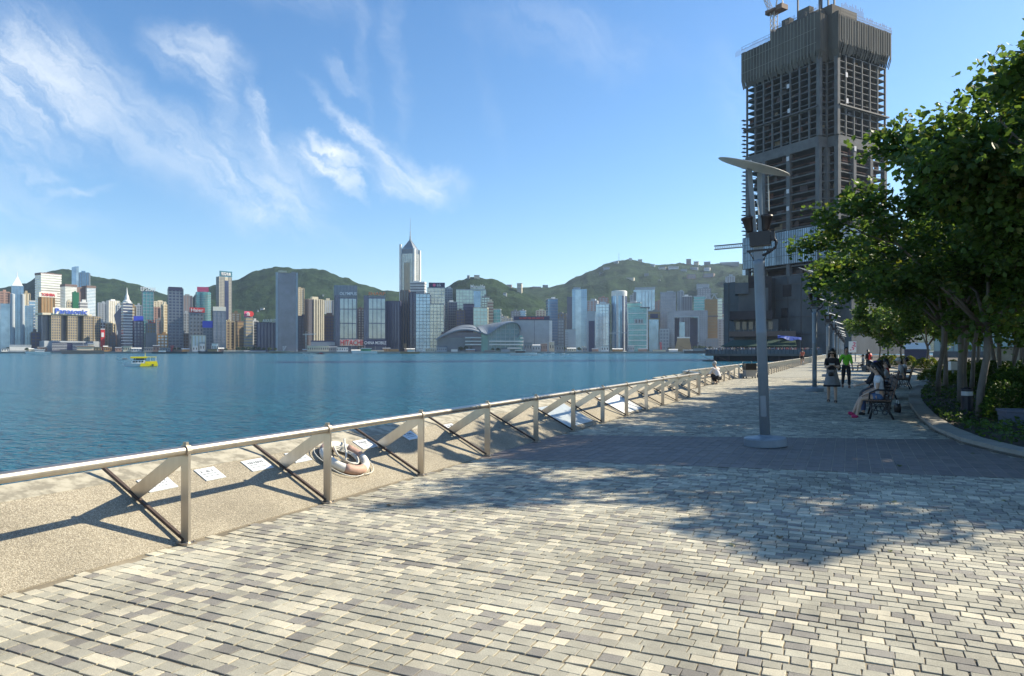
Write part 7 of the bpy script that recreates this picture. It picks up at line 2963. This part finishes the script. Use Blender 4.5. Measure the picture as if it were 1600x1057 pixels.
# woman walking towards the camera with a phone
p = gp(1300, 629)
W1, L1 = person('woman in black top and grey skirt walking while reading a phone', (p.x, p.y, 0), toward_camera(p), shift(STAND, head=18, legs=[(9, 6, 2), (-7, 8, 2)], arms=[(26, 8, 82, 26), (24, 8, 84, 26)]),
                hair_len=.34, top=cloth('black', (.022, .020, .024)), top_sleeve=.75, skirt=(cloth('grey_floral', (.20, .20, .21)), cloth('black', (.022, .020, .024))), shoe=cloth('sandal_brown', (.06, .035, .025)), size=.985, glasses=True)


def held(root, local):
    """world point of something held at a local point of a figure"""
    s = root.scale[0]
    return root.matrix_basis @ Vector(local)


hand = (L1['arm', -1][3] + L1['arm', 1][3]) / 2
w = held(W1, hand + Vector((0, .03, .035)))
t = thing('phone', 'pale phone held in both hands by the woman in the grey skirt', 'phone', w, W1.rotation_euler.z)
t.rotation_euler = (R(35), 0, W1.rotation_euler.z)
MB().box(-.075, -.04, -.005, .075, .04, .005).build('case', W_PAINT, t)
MB().box(-.066, -.034, .0052, .066, .034, .0062).build('screen', eye_m, t)
w = held(W1, Vector((.03, .16, .90)))
t = thing('camera_bag', 'small black bag hanging at the waist of the woman in the grey skirt', 'bag', w, W1.rotation_euler.z)
MB().lathe([(.05, -.06), (.075, -.05), (.08, .03), (.055, .055)], 12, mat=Matrix.Scale(.6, 4, (0, 1, 0))).build('pouch', hair_k, t, smooth=True)
MB().tube([(-.09, 0, .03), (-.11, -.10, .28), (-.07, -.13, .42)], .008, 6).tube([(.09, 0, .03), (.11, -.10, .28), (.07, -.13, .42)], .008, 6).build('strap', hair_k, t)

# person in green behind her
p = gp(1322, 606.5)
W2, L2 = person('person in bright green shirt and dark trousers walking with a black shoulder bag', (p.x, p.y, 0), toward_camera(p, 8), shift(STAND, legs=[(12, 8, 2), (-10, 14, 2)], arms=[(10, 10, 25, 0), (-14, 22, 20, 0)]),
                skin=skin_b, top=cloth('lime_green', (.16, .50, .03)), top_sleeve=1.35, bottom=cloth('charcoal', (.02, .02, .024)), shoe=cloth('brown_shoe', (.14, .06, .04)), size=1.04)
w = held(W2, Vector((.27, .02, .86)))
t = thing('shoulder_bag', 'black shoulder bag at the hip of the person in green', 'bag', w, W2.rotation_euler.z)
MB().lathe([(.10, -.14), (.15, -.11), (.15, .08), (.11, .13)], 12, mat=Matrix.Scale(.45, 4, (1, 0, 0))).build('pouch', hair_k, t, smooth=True)
MB().tube([(0, .10, .1), (-.10, .09, .35), (-.33, .05, .58)], .014, 6).tube([(0, -.10, .1), (-.10, -.12, .35), (-.33, -.10, .60)], .014, 6).build('strap', hair_k, t)

# sitters on the benches, facing the sea
W3, L3 = person('young woman in white tee, denim shorts and pink trainers on the nearest bench', (.66, 19.0, 0), R(92), shift(SIT, legs=[(84, 70, 4), (86, 62, 4)], arms=[(14, 8, 58, 22), (16, 8, 54, 22)], lean=8, head=14),
                hair_len=.24, top=cloth('white_tee', (.60, .62, .66)), top_sleeve=.5, bottom=cloth('denim_blue', (.10, .17, .32)), bottom_len=.62, shoe=cloth('pink_trainer', (.48, .035, .12)))
W4, L4 = person('dark-haired woman in black holding a paper beyond the woman in pink shoes', (.72, 22.35, 0), R(96), shift(SIT, lean=14, head=18, arms=[(48, 6, 38, 12), (46, 6, 40, 12)]),
                hair_len=.22, top=cloth('black', (.022, .020, .024)), top_sleeve=1.4, bottom=cloth('grey_slack', (.07, .07, .08)), shoe=cloth('black_shoe', (.02, .02, .02)))
w = held(W4, (L4['arm', -1][3] + L4['arm', 1][3]) / 2 + Vector((0, .06, .05)))
t = thing('leaflet', 'white folded leaflet held by the dark-haired sitter', 'paper', w, W4.rotation_euler.z)
t.rotation_euler = (R(28), 0, W4.rotation_euler.z)
MB().add([(-.16, -.1, .03), (0, -.1, 0), (0, .12, 0), (-.16, .12, .03), (.16, -.1, .03), (.16, .12, .03)], [(0, 1, 2, 3), (1, 4, 5, 2)]).build('sheet', S_WHITE, t)
W5, L5 = person('sitter in purple cap and dark clothes on the second bench', (.86, 23.35, 0), R(90), shift(SIT, lean=10, head=20), skin=skin_b, cap=cloth('purple_cap', (.07, .05, .22)),
                top=cloth('dark_grey', (.05, .05, .06)), top_sleeve=1.4, bottom=cloth('charcoal', (.02, .02, .024)), shoe=cloth('grey_shoe', (.3, .3, .3)))
t = thing('pushchair_bag', 'dark tote bag with pale trim on the ground by the second bench', 'bag', (1.12, 21.0, 0), .3)
t.scale = (.62, .62, .62)
MB().lathe([(.17, 0), (.20, .04), (.21, .28), (.17, .38)], 14, mat=Matrix.Scale(.6, 4, (1, 0, 0))).build('body', hair_k, t, smooth=True)
MB().tube([(0, -.12, .36), (0, -.08, .52), (0, .08, .52), (0, .12, .36)], .012, 6).build('handle', W_PAINT, t)
W6, L6 = person('person in pale patterned shirt with white sun hat on the farthest bench', (2.0, 33.9, 0), R(88), shift(SIT, lean=12, head=10), hair=hair_g, cap=cloth('sun_hat', (.55, .55, .55)),
                top=cloth('pale_pattern', (.40, .40, .44)), top_sleeve=1.2, bottom=cloth('grey_slack', (.07, .07, .08)), shoe=cloth('grey_shoe', (.3, .3, .3)))
W7, L7 = person('person in white tee and jeans slouching on the farthest bench', (2.1, 35.1, 0), R(82), shift(SIT, lean=-8, legs=[(78, 60, 5), (74, 56, 5)]), skin=skin_b,
                top=cloth('white_tee', (.60, .62, .66)), top_sleeve=.6, bottom=cloth('jeans', (.05, .07, .14)), shoe=cloth('grey_shoe', (.3, .3, .3)))
W12, L12 = person('dark-clothed sitter half hidden beside the woman in pink trainers', (.72, 19.95, 0), R(88), shift(SIT, lean=6, head=10), skin=skin_b, hair_len=.08,
                  top=cloth('dark_grey', (.05, .05, .06)), top_sleeve=1.2, bottom=cloth('jeans', (.05, .07, .14)), shoe=cloth('black_shoe', (.02, .02, .02)))
W13, L13 = person('sitter in navy top between two others on the farthest bench', (2.08, 34.5, 0), R(84), shift(SIT, lean=16, head=12), hair_len=.1,
                  top=cloth('navy', (.03, .04, .10)), top_sleeve=.6, bottom=cloth('charcoal', (.02, .02, .024)), shoe=cloth('black_shoe', (.02, .02, .02)))
W14, L14 = person('sitter in pale grey shirt leaning forward on the bench under slim trees', (1.18, 26.8, 0), R(90), shift(SIT, lean=20, head=8), skin=skin_b,
                  top=cloth('pale_pattern', (.40, .40, .44)), top_sleeve=.7, bottom=cloth('jeans', (.05, .07, .14)), shoe=cloth('grey_shoe', (.3, .3, .3)))
W15, L15 = person('sitter in red top on the bench under slim trees', (1.16, 27.6, 0), R(86), shift(SIT, lean=2, head=12), hair_len=.15,
                  top=cloth('red_top', (.36, .05, .05)), top_sleeve=.6, bottom=cloth('charcoal', (.02, .02, .024)), shoe=cloth('grey_shoe', (.3, .3, .3)))
# pair beyond
p = c2w(1349, 57)
W8, L8 = person('distant person in grey tee sitting on a low wall, legs forward', (p.x, p.y, 0), R(80), shift(SIT, lean=4), top=cloth('mid_grey', (.24, .25, .25)), top_sleeve=.6, bottom=cloth('charcoal', (.02, .02, .024)), bottom_len=.7, shoe=cloth('black_shoe', (.02, .02, .02)))
t = thing('stone_bench', 'low stone block bench under the distant pair', 'bench', (p.x + .15, p.y, 0), R(-6))
MB().box(-.24, -1.2, .32, .24, 1.2, .44).build('seat', CONC, t)
for yy in (-.9, .9):
    MB().box(-.18, yy - .12, 0, .18, yy + .12, .32).build('leg', CONC, t)
p2 = c2w(1356, 54)
W9, L9 = person('distant dark-haired person with a red backpack standing by the hedge', (p2.x, p2.y, 0), R(60), STAND, top=cloth('black', (.022, .020, .024)), top_sleeve=1.3, bottom=cloth('charcoal', (.02, .02, .024)), shoe=cloth('black_shoe', (.02, .02, .02)), hair_len=.12)
w = held(W9, Vector((0, -.19, 1.18)))
t = thing('backpack', 'red backpack worn by the distant dark-haired person', 'backpack', w, W9.rotation_euler.z)
MB().lathe([(.13, -.24), (.17, -.2), (.17, .12), (.10, .24)], 12, mat=Matrix.Scale(.6, 4, (0, 1, 0))).build('body', S_RED, t, smooth=True)
MB().mbox(Matrix.Translation((0, -.11, -.08)), .2, .04, .18).build('pocket', cloth('black', (.022, .020, .024)), t)
# runner
p = c2w(1253.5, 73)
person('jogger in orange shirt and black shorts running away along the railing', (p.x, p.y, .06), R(4), shift(STAND, lean=8, legs=[(34, 30, 2), (-16, 68, 2)], arms=[(-38, 14, 80, 0), (30, 14, 84, 10)]), skin=skin_b,
       top=cloth('orange_top', (.50, .14, .09)), top_sleeve=.5, bottom=cloth('black', (.022, .020, .024)), bottom_len=.7, shoe=cloth('white_shoe', (.6, .6, .6)), size=1.05)
# squatting man at the railing bay
p = gp(1120, 601)
W11, L11 = person('white-haired man in white shirt squatting at the railing bay', (p.x, p.y, 0), R(58), dict(hip=.33, hy=-.12, lean=24, head=-4, legs=[(112, 142, 10), (108, 140, 10)], arms=[(62, 8, 34, 0), (76, 8, 24, 0)]),
                  hair=hair_g, skin=skin_b, top=cloth('white_shirt', (.62, .62, .66)), top_sleeve=1.3, bottom=cloth('charcoal', (.02, .02, .024)), shoe=cloth('grey_shoe', (.3, .3, .3)), size=1.04)


# trolley and bags by the railing bay
def trolley():
    p = gp(1171, 591.5)
    t = thing('shopping_trolley', 'grey box trolley with a black lid parked by the railing bay', 'trolley', (p.x, p.y, 0), YAW + .1)
    grey = mat('trolley_grey', (.36, .34, .31), rough=.7, var=.1)
    MB().box(-.30, -.22, .10, .30, .22, .50).build('box', grey, t)
    MB().box(-.33, -.25, .50, .33, .25, .88).build('lid', hair_k, t)
    MB().tube([(-.28, .25, .1), (-.28, .30, 1.0), (.28, .30, 1.0), (.28, .25, .1)], .013, 6).build('handle', steel, t)
    for x in (-.27, .27):
        for y in (-.18, .2):
            MB().lathe([(.06, -.015), (.06, .015)], 12, mat=Matrix.Translation((x, y, .06)) @ Matrix.Rotation(R(90), 4, 'Y')).build('wheel', hair_k, t)
    q = gp(1187, 590.5)
    t2 = thing('rucksack', 'slumped black rucksack right of the grey trolley', 'bag', (q.x, q.y, 0), .6)
    MB().lathe([(.17, 0), (.21, .06), (.19, .3), (.10, .48)], 12, mat=Matrix.Scale(.75, 4, (0, 1, 0)) @ Matrix.Rotation(R(12), 4, 'Y')).build('body', hair_k, t2, smooth=True)
    MB().tube([(0, -.13, .42), (.04, -.2, .3), (.03, -.17, .08)], .02, 6).build('strap', W_GREY, t2)
    q = gp(1158, 591)
    t3 = thing('plastic_bucket', 'small pale bucket left of the grey trolley', 'bucket', (q.x, q.y, 0))
    MB().lathe([(.10, 0), (.13, .26), (.14, .27), (.14, .28), (.12, .28), (.09, .04)], 14).build('body', W_PALE, t3)
    MB().tube([(-.13, 0, .26), (-.08, .05, .36), (.08, .05, .36), (.13, 0, .26)], .006, 5).build('handle', steel, t3)


trolley()
# fishing rods leaning out over the rail
for i, (px, dy, lb) in enumerate(((1131, .9, 'thin fishing rod propped on the railing bay by the squatting man'), (1150, 1.0, 'thin fishing rod propped on the railing bay left of the trolley'))):
    k = (px - 800) / F
    vv = 6.05 * (.9026 + .4305 * k) / abs(.4305 - .9026 * k)
    t = thing('fishing_rod', lb, 'fishing rod', (-5.85, min(45, vv), 0), 0)
    MB().tube([(.25, 0, .35), (-.25, .0, .83), (-2.6, .2, 1.9)], [.016, .011, .004], 6).build('rod', lamp_dark, t)
    MB().lathe([(.035, -.03), (.035, .03)], 10, mat=Matrix.Translation((.08, 0, .44)) @ Matrix.Rotation(R(90), 4, 'X')).build('reel', steel, t)

def litter():
    rng = random.Random(77)
    mb = MB()
    for k in range(34):
        u, v = rng.uniform(-4.8, 2.6), 6.0 + 16 * rng.random() ** 1.3
        if inside(PLANTER, u, v):
            continue
        leaf(mb, Vector((u, v, .004)), Vector((rng.uniform(-1, 1), rng.uniform(-1, 1), .05)), Vector((0, 0, 1)), rng.uniform(.035, .07), rng.randrange(2))
    mb.build('fallen_leaves', [mat('dry_leaf', (.16, .10, .04), rough=.8, var=.3), leaf3_m], kind='stuff')


litter()

# ------------------------------------------------------------------ haze
hz = bpy.data.materials.new('sea_air')
hz.use_nodes = True
N, L = hz.node_tree.nodes, hz.node_tree.links
N.clear()
ho = N.new('ShaderNodeOutputMaterial')
pv = N.new('ShaderNodeVolumePrincipled')
pv.inputs['Color'].default_value = (.60, .77, 1.0, 1)
pv.inputs['Density'].default_value = .000045
pv.inputs['Anisotropy'].default_value = .25
L.new(pv.outputs[0], ho.inputs['Volume'])
mb = MB()
mb.box(-5600, -900, -4.6, 1100, 5600, 700)
mb.build('haze', hz, kind='stuff')
